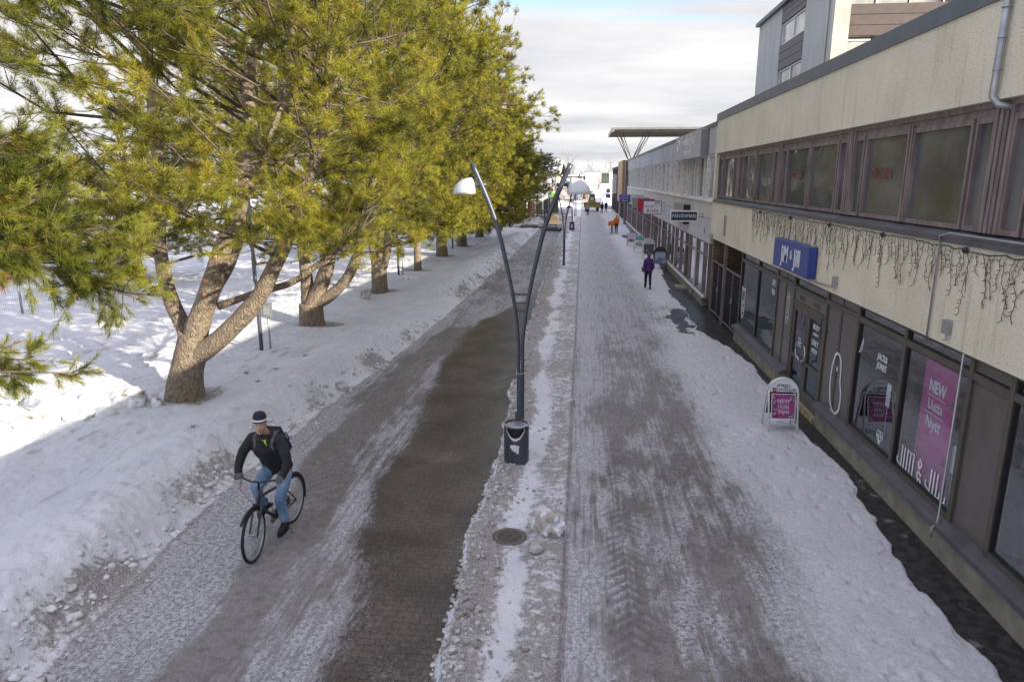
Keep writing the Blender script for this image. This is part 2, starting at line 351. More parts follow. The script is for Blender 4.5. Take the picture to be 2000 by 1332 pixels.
def stucco_mat():
    m, n, l, b = newmat('roughcast'); tc = n.new('ShaderNodeTexCoord')
    def nz(sc, det, st=(1, 1, 1), ro=.6):
        mp = n.new('ShaderNodeMapping'); mp.inputs['Scale'].default_value = st; l.new(tc.outputs['Object'], mp.inputs[0]); t = n.new('ShaderNodeTexNoise'); t.inputs['Scale'].default_value = sc; t.inputs['Detail'].default_value = det; t.inputs['Roughness'].default_value = ro; l.new(mp.outputs[0], t.inputs['Vector']); return t.outputs['Fac']
    def rmp(v, a, c, ca, cb):
        r = n.new('ShaderNodeValToRGB'); e = r.color_ramp.elements; e[0].position = a; e[1].position = c; e[0].color = (*ca, 1); e[1].color = (*cb, 1); l.new(v, r.inputs[0]); return r.outputs[0]
    def mul(a, c, f=1.0):
        x = n.new('ShaderNodeMix'); x.data_type = 'RGBA'; x.blend_type = 'MULTIPLY'; x.inputs['Factor'].default_value = f; l.new(a, x.inputs['A']); l.new(c, x.inputs['B']); return x.outputs['Result']
    c = rmp(nz(0.7, 8), .35, .65, (0.68, 0.615, 0.475), (0.79, 0.72, 0.565)); c = mul(c, rmp(nz(38, 3, ro=.8), .33, .45, (0.50, 0.47, 0.42), (1, 1, 1))); c = mul(c, rmp(nz(2.2, 7, (1, 3.0, .22), .7), .30, .46, (0.74, 0.73, 0.70), (1, 1, 1)), .8)
    l.new(c, b.inputs['Base Color']); b.inputs['Roughness'].default_value = 0.92
    bp = n.new('ShaderNodeBump'); bp.inputs['Strength'].default_value = 0.9; bp.inputs['Distance'].default_value = 0.015; l.new(nz(42, 5), bp.inputs['Height']); l.new(bp.outputs[0], b.inputs['Normal']); return m
M['stucco'] = stucco_mat()
def bark_mat():
    m, n, l, b = newmat('pine_bark'); tc = n.new('ShaderNodeTexCoord'); mp = n.new('ShaderNodeMapping'); mp.inputs['Scale'].default_value = (1, 1, 0.62); l.new(tc.outputs['Object'], mp.inputs[0])
    t = n.new('ShaderNodeTexNoise'); t.inputs['Scale'].default_value = 14; t.inputs['Detail'].default_value = 9; t.inputs['Roughness'].default_value = 0.65; l.new(mp.outputs[0], t.inputs['Vector'])
    v = n.new('ShaderNodeTexVoronoi'); v.feature = 'DISTANCE_TO_EDGE'; v.inputs['Scale'].default_value = 16; l.new(mp.outputs[0], v.inputs['Vector'])
    r = n.new('ShaderNodeValToRGB'); e = r.color_ramp.elements; e[0].position = 0.3; e[1].position = 0.72; e[0].color = (0.105, 0.075, 0.05, 1); e[1].color = (0.40, 0.315, 0.22, 1)
    l.new(t.outputs['Fac'], r.inputs[0]); l.new(r.outputs[0], b.inputs['Base Color']); b.inputs['Roughness'].default_value = 0.9
    ad = n.new('ShaderNodeMath'); ad.operation = 'MULTIPLY_ADD'; ad.inputs[1].default_value = 1.2; l.new(v.outputs['Distance'], ad.inputs[0]); l.new(t.outputs['Fac'], ad.inputs[2])
    bp = n.new('ShaderNodeBump'); bp.inputs['Strength'].default_value = 0.9; bp.inputs['Distance'].default_value = 0.05; l.new(ad.outputs[0], bp.inputs['Height']); l.new(bp.outputs[0], b.inputs['Normal']); return m
M['bark'] = bark_mat()
def needle_mat(name, c1, c2, tr=0.42):
    m, n, l, b = newmat(name); out = [x for x in n if x.type == 'OUTPUT_MATERIAL'][0]
    a = n.new('ShaderNodeAttribute'); a.attribute_name = 'tint'; r = n.new('ShaderNodeValToRGB'); r.color_ramp.elements[0].color = (*c1, 1); r.color_ramp.elements[1].color = (*c2, 1)
    e = r.color_ramp.elements.new(0.985); e.color = (*c2, 1); r.color_ramp.elements[-1].color = (0.30, 0.13, 0.05, 1)
    l.new(a.outputs['Fac'], r.inputs[0]); l.new(r.outputs[0], b.inputs['Base Color']); b.inputs['Roughness'].default_value = 0.45; b.inputs['Specular IOR Level'].default_value = 0.35
    t = n.new('ShaderNodeBsdfTranslucent'); l.new(r.outputs[0], t.inputs[0]); mx = n.new('ShaderNodeMixShader'); mx.inputs[0].default_value = tr
    l.new(b.outputs[0], mx.inputs[1]); l.new(t.outputs[0], mx.inputs[2]); l.new(mx.outputs[0], out.inputs[0]); return m
M['needle'] = needle_mat('pine_needles', (0.026, 0.040, 0.007), (0.58, 0.53, 0.060))
M['needle_near'] = needle_mat('pine_needles_near', (0.022, 0.040, 0.008), (0.40, 0.40, 0.055))
M['needle_dark'] = needle_mat('dark_needles', (0.02, 0.032, 0.014), (0.05, 0.065, 0.03), 0.15)  # shade on the unlit pine put into its needle colour; spruce shares it
M['twig'] = pmat('twig_bark', (0.17, 0.13, 0.085), (0.08, 0.06, 0.04), 5, 0.9)
M['baretwig'] = pmat('birch_twigs', (0.30, 0.23, 0.20), None, 4, 0.9)
def snow_mat(name, c1, c2, dirt=(0.30, 0.25, 0.19), damt=0.45):
    m, n, l, b = newmat(name); tc = n.new('ShaderNodeTexCoord')
    t = n.new('ShaderNodeTexNoise'); t.inputs['Scale'].default_value = 3.5; t.inputs['Detail'].default_value = 8; l.new(tc.outputs['Object'], t.inputs['Vector'])
    r = n.new('ShaderNodeValToRGB'); e = r.color_ramp.elements; e[0].position = damt; e[0].color = (*dirt, 1); e[1].position = damt + 0.12; e[1].color = (*c1, 1)
    l.new(t.outputs['Fac'], r.inputs[0]); l.new(r.outputs[0], b.inputs['Base Color']); b.inputs['Roughness'].default_value = 0.6
    t2 = n.new('ShaderNodeTexNoise'); t2.inputs['Scale'].default_value = 22; t2.inputs['Detail'].default_value = 6; l.new(tc.outputs['Object'], t2.inputs['Vector'])
    bp = n.new('ShaderNodeBump'); bp.inputs['Strength'].default_value = 0.7; bp.inputs['Distance'].default_value = 0.03; l.new(t2.outputs['Fac'], bp.inputs['Height']); l.new(bp.outputs[0], b.inputs['Normal']); return m
M['snowchunk'] = snow_mat('snow_chunk', (0.80, 0.80, 0.81), (0.7, 0.7, 0.7), damt=0.32)
M['dirtysnow'] = snow_mat('dirty_snow_chunk', (0.54, 0.52, 0.50), (0.4, 0.36, 0.3), (0.27, 0.24, 0.20), 0.40)
# ================================================================== GROUND (one heightfield sheet, split along its own edges)
def _hash(ix, iy, s):
    h = (ix * 374761393 + iy * 668265263 + s * 1442695041) & 0xFFFFFFFF
    h = ((h ^ (h >> 13)) * 1274126177) & 0xFFFFFFFF
    return ((h ^ (h >> 16)) & 0xFFFF) / 65535.0
def vnoise(x, y, s=0):
    ix = np.floor(x).astype(np.int64); iy = np.floor(y).astype(np.int64); fx = x - ix; fy = y - iy
    fx = fx * fx * (3 - 2 * fx); fy = fy * fy * (3 - 2 * fy)
    a = _hash(ix, iy, s); b = _hash(ix + 1, iy, s); c = _hash(ix, iy + 1, s); d = _hash(ix + 1, iy + 1, s)
    return (a + (b - a) * fx) * (1 - fy) + (c + (d - c) * fx) * fy
def fbm(x, y, f, o=4, s=0, g=0.5):
    r = 0; a = 1; t = 0
    for i in range(o):
        r = r + a * vnoise(x * f + 17.3 * i, y * f - 9.1 * i, s + i * 7); t += a; a *= g; f *= 2.03
    return r / t - 0.5
def sst(x, a, b):
    t = np.clip((x - a) / (b - a), 0, 1); return t * t * (3 - 2 * t)
def itp(y, pts): return np.interp(y, [p[0] for p in pts], [p[1] for p in pts])
RLp = [(0, -5.6), (6, -5.85), (10.5, -6.15), (15, -6.0), (20, -5.6), (30, -5.25), (48, -4.86), (67, -4.7), (80, -4.6)]
MLp = [(0, -1.45), (6, -1.5), (9.5, -1.62), (13, -1.5), (17, -1.7), (24, -1.85), (34, -1.9), (56, -2.05), (80, -2.1)]
WEp = [(0, 4.45), (6.9, 4.55), (8.9, 4.62), (10.8, 4.80), (13.2, 4.96), (14.6, 4.75), (17, 4.9), (20.8, 5.0), (23, 4.6), (25, 4.3), (27, 4.35), (29.3, 4.4), (31, 4.2), (35, 4.35), (41, 4.8), (47, 5.05), (60, 5.15), (66, 4.6), (72, 5.0), (80, 5.2)]
def ground_fields(x, y):
    RL = itp(y, RLp) + 0.22 * fbm(x, y, 0.45, 4, 3) + 0.12 * fbm(x, y, 2.2, 3, 5); ML = itp(y, MLp) + 0.34 * fbm(x * 0.4, y, 0.9, 4, 9) + 0.12 * fbm(x, y, 4.0, 3, 5)
    WE = itp(y, WEp) + 0.42 * fbm(x * 0.5, y, 0.9, 4, 21) + 0.14 * fbm(x, y, 3.5, 3, 22)
    MR = -0.08 + 0.02 * fbm(x * 0, y, 0.4, 2, 31)
    far = sst(y, 82, 100)
    # --- snow bank beside the road
    d = RL - x
    gap = 1 - sst(y, 23.0, 24.5) * (1 - sst(y, 28.8, 31.5))
    A = (0.52 + 0.25 * fbm(x * 0, y, 0.5, 2, 41)) * gap * (1 - sst(y, 60, 74))
    bank = A * sst(d, 0.0, 0.85) * (1 - 0.8 * sst(d, 1.1, 3.0))
    bl = (sst(d, -0.25, 0.3) * (1 - sst(d, 1.0, 2.4))) * (0.35 + 0.65 * gap)
    lump = np.abs(fbm(x, y, 2.6, 4, 43)) * 0.26 + fbm(x, y, 9, 3, 44) * 0.06
    park = sst(d, 1.8, 3.2)
    h = bank + bl * lump
    h += park * (0.06 + 0.14 * fbm(x, y, 0.25, 3, 51) + 0.07 * fbm(x, y, 1.6, 3, 52) + 0.05 * fbm(x, y, 7.0, 3, 53))
    # trodden prints over the park snow
    pr = vnoise(x * 4.2, y * 2.6, 55); h -= (park + 0.4 * bl) * 0.10 * sst(pr, 0.66, 0.80) * sst(fbm(x, y, .3, 2, 56), -.15, .1); h += park * 0.03 * fbm(x * .6, y, 12, 3, 58)
    # wells of bare ice round the trunks
    well = np.zeros_like(x)
    for ty in (15.1, 23.9, 31.6, 39.4, 47.0, 54.0, 62.8):
        r = np.hypot((x + 9.55) * 0.9, (y - ty)) + 0.5 * fbm(x, y, 1.2, 3, 57); well = np.maximum(well, 1 - sst(r, 0.45, 1.15))
    h -= well * 0.06
    # --- median strip of ploughed snow
    inm = sst(x, ML - 0.04, ML + 0.10) * (1 - sst(x, MR - 0.07, MR)) * (1 - sst(y, 98, 104))
    ml = np.clip((x - ML) / (MR - ML + 1e-6), 0, 1)
    rough_m = (1 - sst(ml + 0.35 * fbm(x, y, 0.8, 3, 60), 0.25, 0.5))
    h += inm * (0.10 + 0.05 * fbm(x, y, 0.7, 3, 61) + 0.05 * fbm(x, y, 2.6, 3, 62)) + inm * (0.35 + 0.65 * rough_m) * (np.abs(fbm(x, y, 4.5, 4, 63)) * 0.20 + fbm(x, y, 14, 3, 64) * 0.05)
    # --- sidewalk ice sheet over the bare pavement
    sw = sst(x, MR - 0.03, MR + 0.02)
    ins = sw * (1 - sst(x, WE - 0.03, WE + 0.03))
    h += ins * (0.05 + 0.012 * fbm(x, y, 1.2, 3, 71) + 0.016 * fbm(x, y, 6, 3, 72) - 0.035 * sst(vnoise(x * 7, y * 5, 73), 0.72, 0.88) * sst(x, 2.4, 3.2))
    onroad = sst(x, RL - 0.02, RL + 0.06) * (1 - sst(x, ML - 0.06, ML))
    h += onroad * 0.02 * fbm(x, y, 0.9, 3, 75)
    # --- colour masks
    # bare dark pavers on the right of the lane
    dl = itp(y, [(4, -2.6), (6.5, -2.72), (8.1, -3.05), (9.8, -3.28), (11.3, -3.5), (15.9, -3.8), (20, -4.1), (24.3, -4.0), (27, -3.4), (30, -2.6), (36, -2.5), (44, -2.7), (60, -2.9)])
    bare = onroad * sst(x + 0.55 * fbm(x, y * 0.6, 1.1, 4, 81), dl - 0.30, dl + 0.35) * (1 - 0.5 * sst(y, 26, 34)) * (0.92 + 0.8 * fbm(x, y * .7, 1.5, 4, 82))
    bl_l = itp(y, [(4, -4.7), (6, -4.72), (7.2, -4.66), (8.9, -4.75), (11.9, -5.15), (15, -5.35), (18.6, -5.3), (27, -5.0)]); bl_r = itp(y, [(4, -3.75), (6, -3.84), (8.4, -4.02), (10.9, -4.3), (13.3, -4.55), (17.6, -4.5), (24.3, -4.2), (27, -4.2)])
    jit = 0.8 * fbm(x * 1.6, y * 0.5, 1.0, 4, 83)
    ice = onroad * sst(x + jit, bl_l - 0.35, bl_l + 0.35) * (1 - sst(x + jit, bl_r - 0.1, bl_r + 0.8)) * (1 - sst(y, 22, 29)) * (0.85 + 1.5 * fbm(x * 1.4, y * 0.6, 1.2, 5, 84))
    ice = np.maximum(ice, onroad * (0.32 + 1.1 * fbm(x * 1.5, y * 0.5, 1.0, 5, 85)) * sst(x, bl_l - 0.6, bl_l))
    ice = np.maximum(ice, onroad * sst(y, 24, 30) * (0.3 + 0.7 * fbm(x * 2.0, y * 0.2, 0.8, 4, 86)))
    # dirt pressed into the walk: two wheel bands
    b1 = np.exp(-((x - itp(y, [(5, 0.95), (10, 1.05), (20, 1.15), (40, 1.2)])) / 0.42) ** 2); b2 = np.exp(-((x - itp(y, [(5, 1.85), (10, 2.0), (20, 2.2), (40, 2.3)])) / 0.48) ** 2)
    wide = (0.72 + 0.28 * sst(x + 0.6 * fbm(x, y * .5, .8, 3, 89), 0.15, 0.9)) * (1 - sst(x + 0.8 * fbm(x, y * .5, .8, 3, 90), 2.3, 3.4))
    walk = ins * (0.05 + wide * 0.34 + np.maximum(b1, b2) * (0.22 + 0.9 * fbm(x * 1.3, y * 0.65, 1.3, 5, 87)) + wide * 0.9 * fbm(x * 1.5, y * 0.6, 1.6, 4, 96)) * (1 - 0.65 * sst(y, 14, 30))
    walk = np.maximum(walk, ins * 0.55 * np.exp(-((y - 27.0) / 3.0) ** 2) * sst(x, 1.8, 3.2) * (0.6 + 1.2 * fbm(x, y, 0.8, 4, 88)))
    ice = np.maximum(ice, np.clip(walk, 0, 1))
    dirt = inm * (rough_m * (0.85 + 0.5 * fbm(x, y, 1.5, 4, 91)) + (0.62 + 0.5 * fbm(x, y, 1.1, 3, 102)) * sst(ml + 0.35 * fbm(x, y, 1.0, 3, 92), 0.46, 0.66))
    foot = np.exp(-((d - 0.25) / 0.38) ** 2) * (0.30 + 2.4 * fbm(x, y, 0.9, 4, 93) + 0.45 * (1 - sst(y, 7.5, 9.5))) * gap
    dirt = np.maximum(dirt, np.clip(foot, 0, 1) * (1 - inm)); dirt = np.maximum(dirt, well * 0.9)
    wet = sw * sst(x, WE - 0.02, WE + 0.04) * (1 - sst(y, 84, 92))
    # a few holes melted through the ice sheet beside the gateway
    hole = ins * np.exp(-((x - 3.9) / 0.9) ** 2 - ((y - 26.2) / 3.2) ** 2) * (0.9 + 1.6 * fbm(x, y, 0.9, 4, 94)); hole = sst(hole, 0.62, 0.75)
    hole = np.maximum(hole, ins * sst(np.exp(-((x - 4.2) / 0.6) ** 2 - ((y - 66) / 3.0) ** 2) + 0.4 * fbm(x, y, 0.8, 3, 95), 0.6, 0.7))
    wet = np.maximum(wet, hole); h -= hole * 0.05
    # drain in the median
    rg = np.hypot(x + 0.98, y - 9.41); pit = 1 - sst(rg, 0.20, 0.27); near = 1 - sst(rg, 0.26, 0.5); h = h * (1 - near * .75) * (1 - pit) - 0.12 * pit; dirt = np.maximum(dirt * (1 - pit), 0); wet = np.maximum(wet, pit * 0.9)
    # bin and posts stand in trodden snow
    packed = np.clip(onroad * 0.92 + ins * (0.46 + 0.50 * wide) + 0.12 * bl + 0.22 * park * (1 - bl) + 0.3 * inm * (1 - rough_m), 0, 1)
    packed = np.maximum(packed, 0.9 * np.exp(-((x - MR + 0.02) / 0.08) ** 2)); dirt = np.maximum(dirt, 0.45 * np.exp(-((x - MR + 0.02) / 0.05) ** 2) * (y < 104))
    # tyre tread pressed in the walk
    yy = y + np.abs(x - 0.74) * 0.9 + 0.10 * fbm(x, y, 2.5, 3, 101)
    tread = ins * sst(0.5 + 0.5 * np.sin(yy * 2 * np.pi / 0.20), 0.35, 0.75) * np.exp(-((x - 0.74) / 0.30) ** 4) * sst(fbm(x, y, 0.9, 4, 97), -0.10, 0.12) * (1 - sst(y, 12, 16))
    yr = y - (x + 3.9) * 0.55
    tread2 = 0.35 * onroad * sst(0.5 + 0.5 * np.sin((x - y * 0.42) * 2 * np.pi / 0.16), 0.4, 0.7) * sst(fbm(x, y, 0.35, 3, 98), 0.02, 0.16)
    h -= tread * 0.03 + tread2 * 0.008
    brown = np.clip(0.5 + 0.9 * fbm(x, y, 0.35, 3, 99), 0, 1)
    return h, np.stack([bare, np.clip(ice, 0, 1), np.clip(dirt, 0, 1), packed], -1), np.stack([wet, np.maximum(tread, tread2 * 0.7), brown, np.clip(park + bl * .5, 0, 1)], -1), RL, ML, MR, WE, d
def grid_lines():
    xs = [-900, -500, -300, -200, -140, -100, -75, -58]; x = -46.0
    while x < -13: xs.append(x); x += max(0.06, (-13 - x) * 0.035)
    xs += list(np.arange(-13, 5.6, 0.027)); x = 5.62
    while x < 1000: xs.append(x); x += max(0.1, (x - 5.5) * 0.25)
    ys = [-200, -90, -50, -30, -20, -14, -10, -7, -5, -3, -1, 0, 1, 2, 3]; y = 3.4
    while y < 160: ys.append(y); y += max(0.028, 0.0042 * y)
    while y < 3500: ys.append(y); y *= 1.12
    return np.array(xs), np.array(ys)
GX, GY = grid_lines(); XX, YY = np.meshgrid(GX, GY); NX, NY = len(GX), len(GY)
Hh, C1, C2, RLa, MLa, MRa, WEa, Dd = ground_fields(XX.ravel(), YY.ravel())
# smooth normals of the whole sheet, shared by the pieces cut from it
Z2 = Hh.reshape(NY, NX); gx = np.gradient(Z2, GX, axis=1); gy = np.gradient(Z2, GY, axis=0)
NN = np.stack([-gx, -gy, np.ones_like(gx)], -1); NN /= np.linalg.norm(NN, axis=-1, keepdims=True); NN = NN.reshape(-1, 3)
VV = np.stack([XX.ravel(), YY.ravel(), Hh], -1)
iy, ix = np.meshgrid(np.arange(NY - 1), np.arange(NX - 1), indexing='ij'); q = (iy * NX + ix).ravel()
QF = np.stack([q, q + 1, q + NX + 1, q + NX], -1)
cxm = VV[QF].mean(1)[:, 0]; cym = VV[QF].mean(1)[:, 1]
zone = np.zeros(len(QF), dtype=int)          # 0 park
rl = itp(cym, RLp); mlm = itp(cym, MLp); wem = itp(cym, WEp)
zone[(cxm > rl - 2.4)] = 1; zone[cxm > rl] = 2; zone[cxm > mlm] = 3; zone[cxm > -0.08] = 4; zone[cxm > wem] = 5; zone[cym > 104] = 6
zone[(cxm > 5.6)] = 6; zone[(cxm < -45)] = 6; zone[cym < -30] = 6

def ground_material():
    m, n, l, b = newmat('winter_ground')
    def nd(t, **k):
        o = n.new(t)
        for a, v in k.items(): setattr(o, a, v)
        return o
    def mt(op, a, bb=None, c=None, clamp=False):
        o = nd('ShaderNodeMath', operation=op); o.use_clamp = clamp
        for i, v in enumerate((a, bb, c)):
            if v is None: continue
            if isinstance(v, (int, float)): o.inputs[i].default_value = v
            else: l.new(v, o.inputs[i])
        return o.outputs[0]
    geo = nd('ShaderNodeNewGeometry'); P = geo.outputs['Position']
    def nz(scale, detail=5, st=(1, 1, 1), rough=0.55, rot=0):
        mp = nd('ShaderNodeMapping'); mp.inputs['Scale'].default_value = st; mp.inputs['Rotation'].default_value = (0, 0, rot); l.new(P, mp.inputs[0])
        t = nd('ShaderNodeTexNoise'); t.inputs['Scale'].default_value = scale; t.inputs['Detail'].default_value = detail; t.inputs['Roughness'].default_value = rough; l.new(mp.outputs[0], t.inputs['Vector']); return t.outputs['Fac']
    def ramp(v, a, bb):
        r = nd('ShaderNodeMapRange', interpolation_type='SMOOTHSTEP'); r.inputs['From Min'].default_value = a; r.inputs['From Max'].default_value = bb; l.new(v, r.inputs['Value']); return r.outputs[0]
    def col(c): o = nd('ShaderNodeRGB'); o.outputs[0].default_value = (*c, 1); return o.outputs[0]
    def mix(f, a, bb):
        o = nd('ShaderNodeMix', data_type='RGBA')
        if isinstance(f, float): o.inputs['Factor'].default_value = f
        else: l.new(f, o.inputs['Factor'])
        l.new(a, o.inputs['A']); l.new(bb, o.inputs['B']); return o.outputs['Result']
    a1 = nd('ShaderNodeAttribute', attribute_name='m1'); a2 = nd('ShaderNodeAttribute', attribute_name='m2')
    s1 = nd('ShaderNodeSeparateColor'); l.new(a1.outputs['Color'], s1.inputs[0]); s2 = nd('ShaderNodeSeparateColor'); l.new(a2.outputs['Color'], s2.inputs[0])
    bare, ice, dirt = s1.outputs; packed = a1.outputs['Alpha']; wet, tread, brown = s2.outputs; parkm = a2.outputs['Alpha']
    fine = nz(46, 6, rough=0.75); mid = nz(17, 5, rough=0.7); strk2 = nz(9, 6, (2.2, 0.5, 1), 0.7, R(-12)); fine2 = nz(140, 3, rough=0.7); med = nz(7, 7, rough=0.62); big = nz(0.9, 5); rutl = nz(5.0, 4, (3.4, 0.10, 1), 0.6, R(3)); streak = nz(3.4, 10, (1.7, 0.62, 1), 0.74, R(6)); grit = nz(95, 2, rough=0.8)
    # clean snow and packed snow
    snow = mix(ramp(big, 0.35, 0.65), col((0.66, 0.665, 0.70)), col((0.76, 0.76, 0.785)))
    old = mix(ramp(mt('MULTIPLY', mt('ADD', med, mid), 0.5), 0.38, 0.60), col((0.42, 0.42, 0.46)), col((0.73, 0.73, 0.76)))
    c = mix(mt('MULTIPLY', packed, ramp(med, 0.25, 0.6)), snow, old)
    pk = mix(ramp(mt('MULTIPLY', mt('ADD', fine, mid), 0.5), 0.42, 0.58), col((0.15, 0.14, 0.14)), col((0.62, 0.615, 0.645)))
    c = mix(mt('MULTIPLY', mt('SUBTRACT', packed, 0.30, clamp=True), 1.5, clamp=True), c, pk)
    # brown translucent ice
    im = ramp(mt('ADD', ice, mt('MULTIPLY', mt('SUBTRACT', mt('ADD', mt('ADD', streak, mt('MULTIPLY', fine, 0.9)), mt('MULTIPLY', mt('ADD', rutl, mid), 0.6)), 1.55), 1.5)), 0.26, 0.62)
    icec = mix(ramp(mt('ADD', mt('MULTIPLY', mt('ADD', med, strk2), 0.5), mt('MULTIPLY', brown, 0.25)), 0.50, 0.72), col((0.235, 0.205, 0.18)), col((0.070, 0.052, 0.038)))
    icec = mix(mt('MULTIPLY', ramp(mt('MULTIPLY', mt('ADD', fine, strk2), 0.5), 0.50, 0.62), 0.8), icec, col((0.42, 0.405, 0.40)))
    c = mix(mt('MULTIPLY', mt('MULTIPLY', ramp(rutl, 0.55, 0.64), mt('SUBTRACT', packed, 0.62, clamp=True)), 1.9), c, col((0.24, 0.22, 0.21)))
    c = mix(mt('MULTIPLY', im, 0.88), c, icec)
    # grit in ploughed snow
    dm = ramp(mt('ADD', dirt, mt('MULTIPLY', mt('SUBTRACT', mt('ADD', med, mt('MULTIPLY', mid, 0.7)), 0.85), 1.7)), 0.32, 0.75)
    dirc = mix(ramp(fine, 0.42, 0.60), col((0.11, 0.09, 0.072)), col((0.44, 0.405, 0.37)))
    c = mix(mt('MULTIPLY', dm, 0.82), c, dirc)
    sprk = mt('MULTIPLY', ramp(mt('MULTIPLY', mt('ADD', grit, fine), 0.5), 0.555, 0.62), mt('ADD', mt('MULTIPLY', packed, 0.6), mt('MULTIPLY', dirt, 0.5)))
    c = mix(mt('MULTIPLY', sprk, 0.7), c, col((0.09, 0.085, 0.09)))
    c = mix(mt('MULTIPLY', mt('MULTIPLY', tread, ramp(mid, 0.30, 0.50)), 0.8), c, col((0.17, 0.155, 0.145)))
    # bare pavers: interlocking blocks
    mp = nd('ShaderNodeMapping'); mp.inputs['Scale'].default_value = (1, 1, 1); l.new(P, mp.inputs[0])
    sx = nd('ShaderNodeSeparateXYZ'); l.new(P, sx.inputs[0])
    zig = mt('MULTIPLY', mt('PINGPONG', sx.outputs[0], 0.055), 0.55)
    cb_ = nd('ShaderNodeCombineXYZ'); l.new(sx.outputs[0], cb_.inputs[0]); l.new(mt('ADD', sx.outputs[1], zig), cb_.inputs[1])
    br = nd('ShaderNodeTexBrick'); br.inputs['Scale'].default_value = 1; br.inputs['Brick Width'].default_value = 0.22; br.inputs['Row Height'].default_value = 0.11; br.inputs['Mortar Size'].default_value = 0.007; br.inputs['Mortar Smooth'].default_value = 0.3
    l.new(cb_.outputs[0], br.inputs['Vector'])
    pv = mix(ramp(mt('MULTIPLY', mt('ADD', big, mid), 0.5), 0.40, 0.60), col((0.050, 0.043, 0.037)), col((0.125, 0.102, 0.084)))
    pv = mix(mt('MULTIPLY', ramp(med, 0.4, 0.7), 0.5), pv, col((0.045, 0.042, 0.04)))
    pv = mix(mt('MULTIPLY', br.outputs['Fac'], 0.8), pv, col((0.028, 0.026, 0.024)))
    pv = mix(mt('MULTIPLY', ramp(grit, 0.62, 0.70), 0.55), pv, col((0.30, 0.28, 0.26)))
    bm_ = ramp(mt('ADD', bare, mt('MULTIPLY', mt('SUBTRACT', mt('ADD', fine, mt('ADD', mt('MULTIPLY', mid, 0.9), mt('MULTIPLY', strk2, 0.6))), 1.25), 2.2)), 0.36, 0.62)
    c = mix(bm_, c, pv)
    # wet strip by the shops
    wc = mix(ramp(med, 0.4, 0.65), col((0.018, 0.018, 0.019)), col((0.055, 0.05, 0.048)))
    wc = mix(mt('MULTIPLY', ramp(nz(2.3, 6), 0.62, 0.68), 0.7), wc, col((0.22, 0.21, 0.21)))
    wc = mix(ramp(grit, 0.67, 0.72), wc, col((0.28, 0.26, 0.24)))
    c = mix(ramp(mt('ADD', wet, mt('MULTIPLY', mt('SUBTRACT', fine, 0.5), 0.7)), 0.45, 0.6), c, wc)
    l.new(c, b.inputs['Base Color'])
    # roughness: ice and wet stone shine
    ro = nd('ShaderNodeMix', data_type='FLOAT'); ro.inputs['A'].default_value = 0.62; ro.inputs['B'].default_value = 0.33; l.new(mt('MULTIPLY', im, ramp(med, 0.3, 0.7)), ro.inputs['Factor'])
    r2 = nd('ShaderNodeMix', data_type='FLOAT'); r2.inputs['B'].default_value = 0.36; l.new(mt('MAXIMUM', bm_, wet), r2.inputs['Factor']); l.new(ro.outputs[0], r2.inputs['A']); l.new(r2.outputs[0], b.inputs['Roughness'])
    b.inputs['Specular IOR Level'].default_value = 0.4
    # relief
    hgt = mt('ADD', mt('ADD', mt('MULTIPLY', med, 0.8), mt('MULTIPLY', mid, 0.6)), mt('MULTIPLY', fine, 0.35)); hgt = mt('ADD', hgt, mt('MULTIPLY', grit, 0.10))
    bp = nd('ShaderNodeBump'); bp.inputs['Distance'].default_value = 0.045
    st = mt('SUBTRACT', 1.0, mt('MULTIPLY', mt('MAXIMUM', bm_, wet), 0.75), clamp=True); l.new(mt('MULTIPLY', st, 0.8), bp.inputs['Strength']); l.new(hgt, bp.inputs['Height'])
    bp2 = nd('ShaderNodeBump', invert=True); bp2.inputs['Distance'].default_value = 0.006; l.new(mt('MULTIPLY', bm_, 0.8), bp2.inputs['Strength']); l.new(br.outputs['Fac'], bp2.inputs['Height']); l.new(bp.outputs[0], bp2.inputs['Normal'])
    l.new(bp2.outputs[0], b.inputs['Normal']); return m
M['ground'] = ground_material()
def ground_piece(z, name):
    f = QF[zone == z]; used, inv = np.unique(f, return_inverse=True)
    me = fast_mesh(name, VV[used], inv.reshape(-1, 4), M['ground'], True, {'m1': ('FLOAT_COLOR', C1[used]), 'm2': ('FLOAT_COLOR', C2[used])})
    me.normals_split_custom_set_from_vertices([tuple(v) for v in NN[used]])
    o = link(name, me); o['kind'] = 'structure'; return o
for zi, nm in enumerate(['park_ground', 'snow_bank', 'road', 'ploughed_strip', 'sidewalk', 'pavement', 'ground']): ground_piece(zi, nm)
def gh(x, y):
    return float(ground_fields(np.array([float(x)]), np.array([float(y)]))[0][0])
